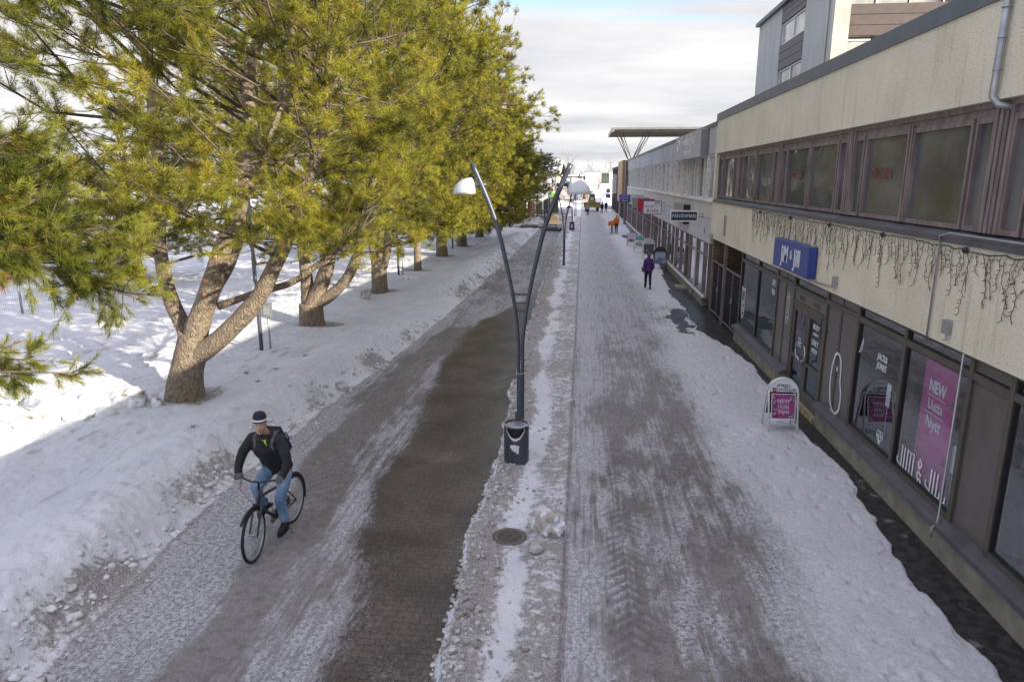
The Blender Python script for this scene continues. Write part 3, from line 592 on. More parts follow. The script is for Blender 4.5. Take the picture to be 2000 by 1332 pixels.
# ================================================================== SHOP BUILDING (nearest, right)
XB = 5.21; ND = (-1, 0, 0)
RD = (0, -1, 0); UP = (0, 0, 1)            # reading direction and up on a facade facing the street
M['faded_red'] = pmat('faded_red_lettering', (0.24, 0.035, 0.028))
def shop_building():
    t = thing('shop_building', 'cream roughcast two storey shop building with dark framed windows, nearest on the right', 'building')
    Y0, Y1 = -14.0, 28.75
    MB().box(XB, XB + .2, Y0, Y1, 6.28, 7.62).box(XB, XB + .2, Y1 - .25, Y1, 4.52, 6.28).build('upper_wall', M['stucco'], t)
    MB().box(XB, XB + .35, Y0, Y1, 3.0, 4.42).build('lower_wall', M['stucco'], t)
    MB().box(XB - .03, XB + 14, Y0 - .1, Y1 + .05, 7.62, 7.77).box(XB - .03, XB, Y0, Y1 + .05, 7.50, 7.62).build('roof', M['flash'], t)
    MB().box(XB + .2, XB + 14, Y1 - .02, Y1, 0, 7.6).box(XB + 8, XB + 8.1, Y0, Y1, 0, 7.6).box(XB + .36, XB + 8, Y0, Y1 - .1, 3.35, 3.6).build('inner_wall', M['grey_wall'], t)
    # upper sill, sloping outward
    MB().prism([(XB + .25, 4.62), (XB - .04, 4.50), (XB - .04, 4.42), (XB + .25, 4.42)], Y0, Y1 - .26, 'y').build('window_sill', M['sill_metal'], t)
    # head board under the upper wall
    MB().box(XB + .14, XB + .22, Y0, Y1 - .25, 6.08, 6.28).box(XB + .10, XB + .14, Y0, Y1 - .25, 6.20, 6.28).build('head_board', M['frame_mauve'], t)
    k = 0
    cols = [9.7 + 5.1 * i for i in range(-4, 4)]
    for c in cols:
        if c - .2 > Y1: continue
        f = MB()
        for o in (-.17, -.06, .05, .16): f.box(XB + .09, XB + .25, c + o - .035, c + o + .035, 4.60, 6.20)
        f.box(XB + .14, XB + .25, c - .2, c + .2, 4.60, 6.20); f.build('column', M['frame_mauve'], t)
        for lo, hi in ((c + .2, c + .65), (c + .72, c + 2.48), (c + 2.62, c + 4.38), (c + 4.45, c + 4.9)):
            if hi > Y1 - .25: hi = Y1 - .27
            if hi - lo < .2 or hi < -6: continue
            fm = MB(); w = .055
            fm.box(XB + .11, XB + .2, lo, lo + w, 4.60, 6.10).box(XB + .11, XB + .2, hi - w, hi, 4.60, 6.10).box(XB + .115, XB + .2, lo + w, hi - w, 4.60, 4.67).box(XB + .115, XB + .2, lo + w, hi - w, 6.02, 6.10)
            fw = fm.build('window', M['frame_mauve'], t)
            tl = 0.012 * math.sin(k * 2.3); p = MB(); a, b = lo + w, hi - w
            p.add([(XB + .17 + tl, a, 4.67), (XB + .17, b, 4.67), (XB + .17 + tl * .3, b, 6.02), (XB + .17 - tl, a, 6.02)], [(0, 1, 2, 3)]); p.build('pane', M['glass_up'], fw); k += 1
        f = MB()
        for o in (-.05, .04): f.box(XB + .09, XB + .22, c + 2.55 + o - .025, c + 2.55 + o + .025, 4.60, 6.14)
        if c + 2.6 < Y1 - .3: f.build('mullion', M['frame_mauve'], t)
    for y, s in ((13.3, .30), (18.35, .30)): text(t, 'MODA', s, M['faded_red'], (XB + .135, y, 5.38), RD, UP, 1.0, .003, bold=-.004)
    # ---- ground floor
    MB().box(XB, XB + .30, Y0, 14.95, -.3, .42).box(XB, XB + .30, 17.55, 23.35, -.3, .42).build('plinth', M['plinth'], t)
    s_ = MB()
    for a, b in ((Y0, 14.98), (17.55, 23.4)): s_.prism([(XB + .12, .56), (XB - .09, .50), (XB - .09, .42), (XB + .12, .42)], a, b, 'y')
    s_.build('shop_sill', M['sill_metal'], t)
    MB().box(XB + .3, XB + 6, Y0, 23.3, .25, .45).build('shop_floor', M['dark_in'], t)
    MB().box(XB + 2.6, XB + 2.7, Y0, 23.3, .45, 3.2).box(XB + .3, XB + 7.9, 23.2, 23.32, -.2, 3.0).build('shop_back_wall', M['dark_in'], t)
    XG = XB + .10
    fr = MB()
    def post(y, w=.10, x0=0): fr.box(XG - .02 + x0, XG + .10, y - w / 2, y + w / 2, .5, 3.0)
    def rail(a, b, z, h=.10): fr.box(XG - .015, XG + .095, a, b, z - h / 2, z + h / 2)
    for y in (23.27, 19.0, 17.5, 15.15, 13.42, 11.47, 9.52, 8.60, 6.4, 4.2, 2.0): post(y)
    post(21.05, .06)
    rail(2, 8.55, 2.72); rail(9.57, 11.42, 2.72); rail(11.52, 13.37, 2.72); rail(19.05, 23.2, 2.72); rail(15.2, 17.45, 2.36, .08)
    rail(8.65, 9.47, 2.72); rail(17.55, 18.95, 2.74); rail(13.47, 15.1, 2.74); rail(15.2, 17.45, 2.70, .10)
    for a, b in ((2, 8.55), (9.57, 13.37), (19.05, 23.2)): rail(a, b, .58, .10)
    rail(2, 23.2, 2.97, .06); fr.build('shop_frame', M['frame_brown'], t)
    def shopwin(a, b, z0=.63, z1=2.67):
        f = MB(); w = .025
        f.box(XG, XG + .05, a, a + w, z0, z1).box(XG, XG + .05, b - w, b, z0, z1).box(XG, XG + .05, a + w, b - w, z0, z0 + w).box(XG, XG + .05, a + w, b - w, z1 - w, z1)
        o = f.build('shop_window', M['black'], t)
        MB().add([(XG + .03, a + w, z0 + w), (XG + .03, b - w, z0 + w), (XG + .03, b - w, z1 - w), (XG + .03, a + w, z1 - w)], [(0, 1, 2, 3)]).build('pane', M['glass_shop'], o); return o
    w1 = shopwin(21.08, 23.22); w2 = shopwin(19.05, 21.02); w3 = shopwin(11.52, 13.37); w4 = shopwin(9.57, 11.42)
    for a, b in ((6.45, 8.55), (4.25, 6.35), (2.05, 4.15)): shopwin(a, b)
    for a, b in ((21.08, 23.22), (19.05, 21.02), (11.52, 13.37), (9.57, 11.42), (6.45, 8.55), (15.2, 17.45)): shopwin(a, b, 2.76 if a != 15.2 else 2.75, 2.945)
    pn = MB()
    for a, b in ((17.55, 18.2), (18.28, 18.95), (13.47, 14.27), (14.33, 15.1), (8.65, 9.47)):
        pn = MB().box(XG + .02, XG + .06, a, b, .5, 2.69).box(XG + .012, XG + .02, a + .05, b - .05, .56, 2.62).box(XG + .02, XG + .06, a, b, 2.79, 2.94); pn.build('panel', M['panel_brown'], t)
    # doors
    for a, b in ((15.2, 16.31), (16.34, 17.45)):
        f = MB(); w = .12
        f.box(XG, XG + .07, a, a + w, .12, 2.31).box(XG, XG + .07, b - w, b, .12, 2.31).box(XG, XG + .07, a + w, b - w, .12, .42).box(XG, XG + .07, a + w, b - w, 2.18, 2.31).box(XG, XG + .07, a + w, b - w, 1.02, 1.10)
        d = f.build('door', M['frame_brown'], t)
        MB().box(XG + .03, XG + .04, a + w, b - w, .42, 1.02).box(XG + .03, XG + .04, a + w, b - w, 1.10, 2.18).build('pane', M['glass_shop'], d)
        yh = 16.22 if a < 16 else 16.43; sg = -1 if a < 16 else 1
        MB().tube([(XG - .01, yh, 1.05), (XG - .07, yh, 1.06), (XG - .10, yh + sg * .02, 1.15), (XG - .10, yh + sg * .22, 1.18), (XG - .10, yh + sg * .25, 1.35), (XG - .10, yh + sg * .16, 1.50), (XG - .07, yh, 1.50), (XG - .01, yh, 1.5)], .018, 8).build('handle', M['chrome'], d)
        if a < 16:
            for s2, z, h in (('SECRET', 2.02, .16), ('ACADEMY', 1.86, .09), ('ONLY', 1.66, .20), ('PIECES', 1.48, .14)): text(d, s2, h, M['white_vinyl'], (XG + .024, 15.76, z), RD, UP, .85)
        else:
            for s2, z, h in (('MA-PE', 1.52, .07), ('10-18', 1.44, .07), ('LA 10-15', 1.36, .07)): text(d, s2, h, M['white_vinyl'], (XG + .024, 16.85, z), RD, UP, 1.0)
    v = MB().box(XG, XG + .05, 15.2, 17.45, 2.41, 2.64)
    v.build('panel', M['panel_brown'], t)
    for y in (15.8, 16.85):
        g = MB()
        for i in range(7): g.box(XG - .008, XG, y - .2 + i * .06, y - .16 + i * .06, 2.47, 2.58)
        g.build('vent', M['frame_brown'], t)
    MB().box(XB - .02, XB + .10, 14.98, 17.55, -.3, .12).build('door_step', M['plinth'], t)
    hz = MB()
    for i in range(9): hz.add([(XB - .024, 15.1 + i * .27, .02), (XB - .024, 15.22 + i * .27, .02), (XB - .024, 15.16 + i * .27, .11), (XB - .024, 15.04 + i * .27, .11)], [(0, 1, 2, 3)])
    hz.build('warning_stripes', pmat('warning_yellow', (0.65, 0.45, 0.02)), t)
    # vinyl drawings and words on the glass
    F = XG + .022; FP = XG + .004
    import math as _m
    def curve(pts, n=8, closed=False):
        out = []; P = pts + ([pts[0]] if closed else []); k = len(P)
        for i in range(k - 1):
            p0 = P[i - 1] if i else (P[-2] if closed else P[0]); p1 = P[i]; p2 = P[i + 1]; p3 = P[i + 2] if i + 2 < k else (P[1] if closed else P[-1])
            for j in range(n):
                s = j / n; out.append(tuple(.5 * ((2 * p1[a]) + (-p0[a] + p2[a]) * s + (2 * p0[a] - 5 * p1[a] + 4 * p2[a] - p3[a]) * s * s + (-p0[a] + 3 * p1[a] - 3 * p2[a] + p3[a]) * s ** 3) for a in (0, 1)))
        return out + [P[-1]]
    body = curve([(-.02, 1.25), (.12, 1.16), (.17, .95), (.19, .70), (.27, .45), (.25, .15), (.08, .0), (-.10, .12), (-.20, .42), (-.21, .80), (-.14, 1.13)], closed=True)
    body = [(a * 1.3, b) for a, b in body]; strokes(t, [body], .055, M['white_vinyl'], (FP, 14.26, .56), RD, UP); strokes(t, [[(-.20, .98), (-.30, .90), (-.20, .88)], curve([(.0, .98), (.0, .90), (.03, .90), (.03, .98)], 4)], .02, M['white_vinyl'], (FP, 14.26, .56), RD, UP)
    strokes(t, [[(-.08, .02), (-.09, -.05), (-.16, -.06)], [(-.02, .0), (-.03, -.07), (.02, -.08)]], .015, M['white_vinyl'], (FP, 14.26, .62), RD, UP)
    fe = curve([(0, 0), (.11, .10), (.14, .30), (.08, .18), (0, .0)], 6); strokes(t, [fe], .018, M['white_vinyl'], (F, 13.30, 2.08), RD, UP)
    gem = [[(0, 0), (-.13, .16), (-.09, .24), (.09, .24), (.13, .16), (0, 0)], [(-.13, .16), (.13, .16)], [(0, 0), (-.05, .16), (0, .24), (.05, .16), (0, 0)]]
    strokes(t, gem, .016, M['white_vinyl'], (F, 12.02, .72), RD, UP)
    cg = [[(-.12, 0), (.02, -.1), (.10, .05), (.10, .65), (-.02, .75), (-.12, .6), (-.12, 0)], [(-.12, 0), (.0, .12), (.10, .05)], [(0, .12), (0, .6), (-.12, .6)], [(0, .6), (.10, .65)]]
    strokes(t, cg, .022, M['white_vinyl'], (FP, 17.95, 1.75), RD, UP)
    ani = curve([(-.2, 1.0), (-.08, .93), (.08, .93), (.2, 1.0), (.21, .6), (.17, .2), (0, 0), (-.17, .2), (-.21, .6)], 6, True); strokes(t, [ani], .05, M['white_vinyl'], (F, 22.85, .85), RD, UP)
    strokes(t, [curve([(-.07, .52), (0, .45), (.07, .52), (0, .58)], 4, True), curve([(-.08, .3), (0, .22), (.08, .3), (0, .36)], 4, True)], .04, M['white_vinyl'], (F, 22.85, .85), RD, UP)
    # big shop name, drawn as strokes
    def glyph(g, x, w=.12, h=.34):
        D = {'J': [[(w, h), (w, 0), (0, .05), (0, .12)]], 'I': [[(0, h), (0, 0)]], 'M': [[(0, 0), (0, h), (w * .75, h * .92), (w * .75, 0)], [(w * .75, h * .92), (w * 1.5, h), (w * 1.5, 0)]],
             '&': [[(w, 0), (0, h * .8), (w * .4, h), (w * .8, h * .8), (0, h * .25), (w * .3, 0), (w, h * .4)]], 'L': [[(0, h), (0, 0), (w * .7, .02), (w * .7, .10)]]}
        return [[(x + a, b) for a, b in ln] for ln in D[g]]
    L_ = []; x = 0
    for g, ad in (('J', .20), ('I', .09), ('M', .32), ('&', .25), ('J', .20), ('I', .09), ('L', .14), ('L', .1)): L_ += glyph(g, x); x += ad
    L_ = [[(a * 1.12, b * 1.05) for a, b in ln] for ln in L_]
    strokes(t, L_, .036, M['white_vinyl'], (F, 11.28, .70), RD, UP, 'window_lettering')
    text(t, 'JACK&', .17, M['white_vinyl'], (F, 12.30, 2.22), RD, UP, .8, shear=.25); text(t, 'JONES', .17, M['white_vinyl'], (F, 12.30, 2.06), RD, UP, .8, shear=.25)
    text(t, 'LIVE', .26, M['white_vinyl'], (F, 19.45, 2.50), RD, UP, .7); text(t, 'VILA', .22, M['white_vinyl'], (F, 19.45, 2.25), RD, UP, .7)
    # electrical bits on the walls
    MB().tube([(XB - .03, 9.55, 3.0), (XB - .03, 9.55, .52), (XB - .12, 9.5, .45), (XB - .12, 9.5, .3)], .014, 8).build('pipe', M['galv'], t)
    MB().tube([(XB - .03, 10.59, 3.0), (XB - .03, 10.59, 4.38), (XB - .06, 10.55, 4.5), (XB - .06, 10.3, 4.56), (XB - .06, 3, 4.56)], .015, 8).build('conduit', M['galv'], t)
    MB().tube([(XB - .03, 14.65, 3.14), (XB - .03, 15.6, 3.08)], .018, 8).build('conduit', M['galv'], t)
    for y, z in ((14.50, 3.27), (10.05, 3.27)): MB().box(XB - .08, XB, y - .07, y + .07, z - .1, z + .1).tube([(XB - .04, y, z - .1), (XB - .04, y - .02, z - .18), (XB - .04, y + .05, z - .2)], .012, 6).build('junction_box', M['galv'], t, .01)
    MB().box(XB - .12, XB, 28.1, 28.5, 3.02, 3.2).build('junction_box', M['frostbox'], t, .01)
    MB().box(XB - .05, XB, 25.78, 25.84, 3.25, 4.0).box(XB - .05, XB, 25.95, 26.0, 3.3, 4.0).build('bracket', M['galv'], t)
    dp = MB().tube([(XB - .07, 9.70, 7.9), (XB - .07, 9.72, 6.55), (XB - .06, 9.75, 6.32), (XB + .0, 9.70, 6.22), (XB + .12, 9.58, 6.18)], .045, 12)
    for z in (7.35, 7.0, 6.62): dp.lathe([(.048, z), (.054, z), (.054, z + .015), (.048, z + .015)], 12, (XB - .07, 9.71, 0))
    dp.build('downpipe', M['galv'], t)
    MB().lathe([(.001, 8.15), (.16, 8.15), (.16, 7.6)], 14, (XB + 1.2, 25.2, 0)).build('roof_vent', M['black'], t)
    # gateway passage
    MB().box(XB + 2.0, XB + 2.2, 23.3, 28.7, -.2, 3.0).box(XB + .1, XB + 2.0, 28.45, 28.7, -.2, 3.0).build('passage_wall', M['brick_yellow'], t)
    # arched bracket by the door
    a = MB(); pts = [(XB - .06, 14.98 - .42 * (1 - math.cos(i / 8 * math.pi / 1)) / 2 * 1.0 - .0, 2.25 + .18 * math.sin(i / 8 * math.pi)) for i in range(9)] + [(XB - .06, 14.56, 2.12)]
    a.tube(pts, .012, 6).build('bracket', M['black'], t)
    rebase(t, (XB, 14.0, 0)); return t
shop_building()

def shop_display():
    X = XB
    def stand_banner(y0, y1, z0, z1, x):
        t = thing('banner', 'tall pink poster banner reading NEW Uutta Nytt hanging inside the shop window', 'banner')
        MB().box(x, x + .012, y0, y1, z0, z1).build('sheet', M['magenta_dim'], t)
        ym = (y0 + y1) / 2 + .06
        text(t, 'NEW', .26, M['white_vinyl'], (x - .006, ym, z1 - .42), RD, UP, .82, bold=.006); text(t, 'Uutta', .24, M['white_vinyl'], (x - .006, ym, z1 - .70), RD, UP, .8); text(t, 'Nytt', .27, M['white_vinyl'], (x - .006, ym, z1 - .98), RD, UP, .9)
        MB().box(x - .01, x - .004, ym - .28, ym + .28, z1 - .56, z1 - .55).box(x - .01, x - .004, ym - .28, ym + .28, z1 - .84, z1 - .83).build('line', M['white_vinyl'], t)
        fl = MB()
        for cx, cz in ((y0 + .08, z1 - .55), (y0 + .02, z1 - .8), (y1 - .12, z0 + .35), (y1 - .05, z0 + .6), (y0 + .1, z0 + .5)):
            for i in range(6):
                a = i * 1.05 + cz; fl.add([(x - .006, cx, cz), (x - .006, cx + .10 * math.cos(a), cz + .10 * math.sin(a)), (x - .006, cx + .08 * math.cos(a + .5), cz + .08 * math.sin(a + .5))], [(0, 1, 2)])
        fl.build('flower_print', M['greybag'], t); rebase(t, (x, (y0 + y1) / 2, z0)); return t
    stand_banner(9.98, 10.98, .72, 2.62, X + .22)
    t = thing('banner', 'dim red and rose banner hanging inside the second shop window left of the doors', 'banner'); MB().box(X + .9, X + .91, 19.3, 20.6, 1.0, 2.2).build('sheet', M['magenta_dim'], t); rebase(t, (X + .9, 20, 1))
    def mannequin(y, x, mtop, mleg, label):
        t = thing('mannequin', label, 'mannequin')
        b = MB(); b.ell((x, y, 2.08), (.09, .075, .12)); b.tube([(x, y, 1.98), (x, y, 1.85), (x, y, 1.6), (x, y, 1.3)], [.05, .13, .15, .13], 12); b.build('body', M['greybag'], t)
        j = MB(); j.tube([(x, y, 1.88), (x, y, 1.78), (x, y, 1.5), (x, y, 1.18)], [.10, .19, .18, .2], 12)
        for s in (-1, 1): j.tube([(x, y + s * .17, 1.8), (x - .02, y + s * .27, 1.5), (x - .08, y + s * .25, 1.22)], [.07, .06, .045], 8)
        j.build('jacket', mtop, t)
        l = MB()
        for s in (-1, 1): l.tube([(x, y + s * .09, 1.25), (x, y + s * .1, .9), (x, y + s * .1, .5)], [.1, .08, .06], 8)
        l.build('trousers', mleg, t); rebase(t, (x, y, .46)); return t
    mannequin(9.85, X + .75, M['navy'], M['denim'], 'mannequin in a dark jacket behind the large shop window with white lettering')
    mannequin(7.9, X + .7, M['navy'], M['navy'], 'dark mannequin behind the shop window at the right picture edge')
    mannequin(12.9, X + .9, M['greybag'], M['navy'], 'mannequin in a grey top behind the window beside the doors')
    for y, z, lb in ((12.25, 1.35, 'white price tag on a thin stand, left one in the window with the diamond drawing'), (11.72, 1.15, 'white price tag on a thin stand, right one in the window with the diamond drawing'), (9.95, 1.1, 'white price tag on a thin stand below the dark jacket in the lettered window'), (8.0, 1.0, 'white price tag on a thin stand in the window at the right picture edge')):
        t = thing('price_tag', lb, 'price tag', 'price tags in the shop windows'); MB().box(X + .28, X + .285, y - .08, y + .08, z, z + .42).build('card', M['white'], t); MB().tube([(X + .29, y, .46), (X + .29, y, z + .1)], .008, 6).build('stand', M['galv'], t); rebase(t, (X + .29, y, .46))
    # rear clothes rails give the glass something behind it
    for y in (6.5, 11.0, 21.2):
        t = thing('clothes_rail', {6.5: 'clothes rail with dark garments deep in the shop behind the window at the right edge', 11.0: 'clothes rail with garments deep in the shop behind the lettered window', 21.2: 'clothes rail with garments deep in the shop behind the windows left of the doors'}[y], 'clothes rail')
        MB().tube([(X + 1.7, y - .8, .46), (X + 1.7, y - .8, 1.7), (X + 1.7, y + .8, 1.7), (X + 1.7, y + .8, .46)], .015, 6).build('rail', M['galv'], t)
        rr = random.Random(int(y * 10))
        for i in range(10):
            yy = y - .7 + i * .15; MB().obox((X + 1.7, yy, 1.3), (.35, .06, .7), (0, 0, rr.uniform(-.2, .2)), taper=.7).build('garment', [M['navy'], M['greybag'], M['magenta_dim'], M['denim'], M['white']][rr.randrange(5)], t)
        rebase(t, (X + 1.7, y, .46))
shop_display()

def wall_sign():
    t = thing('shop_sign', 'blue box shop sign with white lettering mounted on the cream wall above the doors', 'sign')
    x0 = XB - .21; MB().box(x0, XB - .02, 15.75, 18.55, 3.13, 3.83).build('box', M['blue_sign'], t, .012)
    MB().box(XB - .02, XB, 16.1, 18.2, 3.2, 3.7).box(x0 + .02, XB, 15.70, 15.74, 3.08, 3.12).box(x0 + .02, XB, 18.6, 18.64, 3.1, 3.14).build('bracket', M['galv'], t)
    text(t, 'JiM', .56, M['white_vinyl'], (x0 - .004, 17.55, 3.48), RD, UP, .82, bold=.008); text(t, '&', .30, M['white_vinyl'], (x0 - .004, 17.03, 3.52), RD, UP, .7, bold=.004); text(t, 'Jill', .56, M['white_vinyl'], (x0 - .004, 16.55, 3.48), RD, UP, .95, bold=.008)
    rebase(t, (XB, 17.15, 3.13))
wall_sign()
def icicle_lights():
    t = thing('string_lights', 'unlit black icicle string lights hanging under the upper windows on the cream wall', 'string lights')
    r = random.Random(5); w = MB(); y = 21.95; pts = []
    while y > -2: pts.append((XB - .02 - r.random() * .02, y, 4.37 + r.uniform(-.03, .02))); y -= .12
    w.tube(pts, .008, 5, caps=False); y = 21.9; i = 0
    while y > -1.5:
        L = [.30, .55, .40, .75, .5, .28, .62][i % 7] * r.uniform(.8, 1.2); i += 1; p = Vector((XB - .025, y, 4.36)); q = [p.copy()]; z = 0
        while z < L:
            p = p + Vector((r.uniform(-.006, .006), r.uniform(-.045, .045), -.055)); p.x = min(p.x, XB - .012); q.append(p.copy()); z += .055
            if r.random() < .75:
                s = r.choice((-1, 1)); e = p + Vector((-.01, s * r.uniform(.03, .07), r.uniform(-.05, .01))); w.tube([p, e], [.0035, .006], 4, caps=False)
        w.tube(q, .0042, 4, caps=False); y -= r.uniform(.09, .15)
    w.build('cable', M['black'], t)
    for yy in (21.0, 18.0, 15.2, 12.55, 9.9): MB().ell((XB - .03, yy, 4.36), (.025, .07, .045)).build('connector', M['black'], t)
    rebase(t, (XB, 10, 4.37))
icicle_lights()
def gates():
    for a, b, lb in ((23.4, 25.95, 'black iron lattice gate leaf nearest the shop windows under the cream wall'), (26.1, 28.4, 'black iron lattice gate leaf farther down beside the pale building')):
        t = thing('iron_gate', lb, 'gate', 'iron gates closing the passage'); x = XB + .12; f = MB()
        for y0, y1 in ((a, a + .05), (b - .05, b), ((a + b) / 2 - .03, (a + b) / 2 + .03)): f.box(x, x + .05, y0, y1, .08, 2.12)
        f.box(x, x + .05, a + .05, b - .05, 2.07, 2.12).box(x, x + .05, a + .05, b - .05, .08, .14); f.build('frame', M['frame_mauve'], t)
        g = MB(); y = a + .1
        while y < b - .06: g.box(x + .02, x + .035, y, y + .018, .14, 2.07); y += .085
        z = .22
        while z < 2.05: g.box(x + .012, x + .02, a + .05, b - .05, z, z + .016); z += .12
        g.build('lattice', M['black'], t); MB().box(x - .04, x + .05, (a + b) / 2 - .06, (a + b) / 2 - .03, 1.0, 1.2).build('handle', M['galv'], t); rebase(t, (x, a, 0))
    t = thing('steel_post', 'slim brown steel post between the two iron gate leaves', 'post'); MB().box(XB + .06, XB + .16, 25.97, 26.08, -.1, 3.0).build('shaft', M['frame_mauve'], t); rebase(t, (XB + .1, 26, 0))
gates()

# ================================================================== PALE BUILDING BEYOND
def pale_building():
    t = thing('office_building', 'long pale concrete two storey building with white mullions beyond the cream shop', 'building')
    Y0, Y1 = 28.8, 83.5; X = XB
    f = MB(); y = Y0
    while y < Y1: e = min(y + 9.1, Y1); f.box(X + .02, X + .3, y + .012, e - .012, 6.30, 7.38); y = e
    f.build('upper_wall', M['concrete2'], t)
    MB().box(X - .05, X + 14, Y0, Y1, 7.42, 7.50).box(X - .03, X + .3, Y0, Y1, 7.36, 7.42).build('roof', M['flash'], t)
    b = MB(); y = Y0
    while y < Y1: e = min(y + 1.2, Y1); b.box(X + .03, X + .3, y + .006, e - .006, 3.72, 4.38); y = e
    b.build('band', M['panel2'], t)
    b = MB(); y = Y0
    while y < Y1: e = min(y + 3.6, Y1); b.box(X + .0, X + .3, y + .008, e - .008, 2.72, 3.70); y = e
    b.build('band', M['panel3'], t)
    MB().box(X - .06, X + .2, Y0, Y1, 4.38, 4.44).build('window_sill', M['mull'], t)
    MB().box(X + .31, X + .4, Y0, Y1, 2.7, 7.4).box(X + .4, X + 14, Y1 - .2, Y1, 0, 7.4).build('inner_wall', M['dark_in'], t)
    y = Y0 + .1; i = 0
    while y + 2.45 < Y1:
        fm = MB()
        for c in (y, y + 1.72): fm.box(X + .02, X + .24, c - .06, c + .06, 4.44, 6.30)
        for z in (4.44, 6.20): fm.box(X + .08, X + .22, y + .06, y + 2.38, z, z + .09)
        w = fm.build('window', M['mull'], t)
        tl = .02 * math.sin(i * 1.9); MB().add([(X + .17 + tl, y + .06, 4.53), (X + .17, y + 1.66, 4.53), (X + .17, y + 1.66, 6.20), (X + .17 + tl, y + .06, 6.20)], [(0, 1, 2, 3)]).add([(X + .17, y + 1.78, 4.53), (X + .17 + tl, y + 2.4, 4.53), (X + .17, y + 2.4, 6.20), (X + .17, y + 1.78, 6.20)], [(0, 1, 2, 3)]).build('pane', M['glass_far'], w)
        y += 2.45; i += 1
    MB().box(X, X + .3, Y0 + 1, Y1, -.3, .38).build('plinth', M['plinth'], t)
    MB().prism([(X + .14, .50), (X - .06, .44), (X - .06, .38), (X + .14, .38)], Y0 + .6, Y1, 'y').build('shop_sill', M['panel3'], t)
    MB().box(X + 2.6, X + 2.7, Y0, Y1, 0, 2.7).box(X + .3, X + 2.6, Y0, Y1, .2, .3).build('shop_back_wall', M['dark_in'], t)
    y = Y0 + .15; i = 0
    while y + 1.9 < Y1 - .5:
        w = 1.9 if i % 3 else 1.2
        fm = MB()
        for c in (y, y + w - .07): fm.box(X + .02, X + .16, c, c + .07, .48, 2.72)
        fm.box(X + .04, X + .14, y + .07, y + w - .07, 2.10, 2.16).box(X + .04, X + .14, y + .07, y + w - .07, 2.64, 2.72).box(X + .04, X + .14, y + .07, y + w - .07, .48, .56)
        s = fm.build('shop_window', M['frame_mauve'], t)
        MB().add([(X + .1, y + .07, .56), (X + .1, y + w - .07, .56), (X + .1, y + w - .07, 2.10), (X + .1, y + .07, 2.10)], [(0, 1, 2, 3)]).add([(X + .1, y + .07, 2.16), (X + .1, y + w - .07, 2.16), (X + .1, y + w - .07, 2.64), (X + .1, y + .07, 2.64)], [(0, 1, 2, 3)]).build('pane', M['glass_graze'], s)
        if i % 4 == 1: MB().box(X + .0, X + .2, y + w, y + w + .25, .0, 2.72).build('pillar', M['panel3'], t); y += .27
        y += w + .02; i += 1
    MB().box(X - .5, X, 33.9, 35.1, -.1, .12).build('door_step', M['plinth'], t)
    MB().box(X - .04, X, 30.0, 30.12, 3.05, 3.3).build('junction_box', M['galv'], t)
    rebase(t, (X, 56, 0)); return t
pale_building()
def hall_sign():
    t = thing('wall_sign', 'large grey box sign with faint white writing at the top of the pale building', 'sign'); x0 = XB - .32
    MB().box(x0, XB, 30.6, 38.4, 6.22, 7.36).build('box', M['concrete2'], t, .01); MB().box(x0 + .02, XB, 30.58, 30.6, 6.26, 7.34).build('side_panel', M['greycanopy'], t)
    text(t, 'PALVELUTALO', .46, M['white'], (x0 - .004, 34.0, 6.98), RD, UP, 1.25); text(t, 'Tilaa ja yrityksille', .30, M['white'], (x0 - .004, 34.3, 6.52), RD, UP, 1.2)
    MB().torus((x0 - .01, 37.3, 6.92), .26, .04, 20, 6, 'x').build('emblem', M['white'], t); rebase(t, (XB, 34.5, 6.2))
hall_sign()
def hanging_sign(name, label, y, x0, x1, z0, z1, face, border, texts, bw=.05, extra=None, cat='sign'):
    t = thing(name, label, cat, 'signs hanging out from the shopfronts')
    MB().box(x0, x1, y, y + .14, z0, z1).build('frame', border, t, .008)
    MB().box(x0 + bw, x1 - bw, y - .006, y, z0 + bw, z1 - bw).build('face', face, t)
    b = MB()
    for z in (z0 + .2, z1 - .15): b.tube([(x1 - .02, y + .07, z), (XB + .02, y + .07, z)], .02, 6)
    b.build('bracket', M['galv'], t)
    for s, h, mm, dx, dz, sx in texts: text(t, s, h, mm, ((x0 + x1) / 2 + dx, y - .008, (z0 + z1) / 2 + dz), (1, 0, 0), UP, sx)
    if extra: extra(t, y - .012, x0, x1, z0, z1)
    rebase(t, (XB, y, z0)); return t
hanging_sign('hanging_sign', 'black hanging sign with white capital lettering and pale frame, nearest of the hanging signs', 30.7, 3.80, 5.0, 3.50, 3.98, M['ink'], M['white'], [('PÄIVÄNMARI', .23, M['white_vinyl'], 0, 0, .76)], .06)
def woman_head(t, y, x0, x1, z0, z1):
    pr = [(.0, 0), (.05, .05), (.02, .10), (.07, .16), (.16, .20), (.27, .19), (.33, .12), (.30, .06), (.36, 0), (.36, -.07)]
    strokes(t, [[(a, b) for a, b in pr], [(.10, .12), (.18, .10), (.24, .12)], [(.05, .05), (.10, -.04), (.16, -.07)]], .03, M['ink'], (x1 - .44, y, z1 - .26), (1, 0, 0), UP)
hanging_sign('hanging_sign', 'white hanging barber sign with dark red gothic lettering and a drawn head', 45.0, 3.87, 5.02, 3.12, 3.96, M['white'], M['signblue'], [('PARTURI', .19, M['ink'], -.20, .06, .75), ('Brahe', .34, M['crimson'], .02, -.20, .95)], .035, woman_head)
def arc_red(t, y, x0, x1, z0, z1):
    n = 12; P = [(x1 - .04, z0 + .04)] + [(x1 - .04 - .8 * math.cos(i / n * math.pi / 2), z0 + .04 + .6 * math.sin(i / n * math.pi / 2)) for i in range(n + 1)]
    MB().prism(P, y, y + .004, 'y').build('arc', M['white'], t)
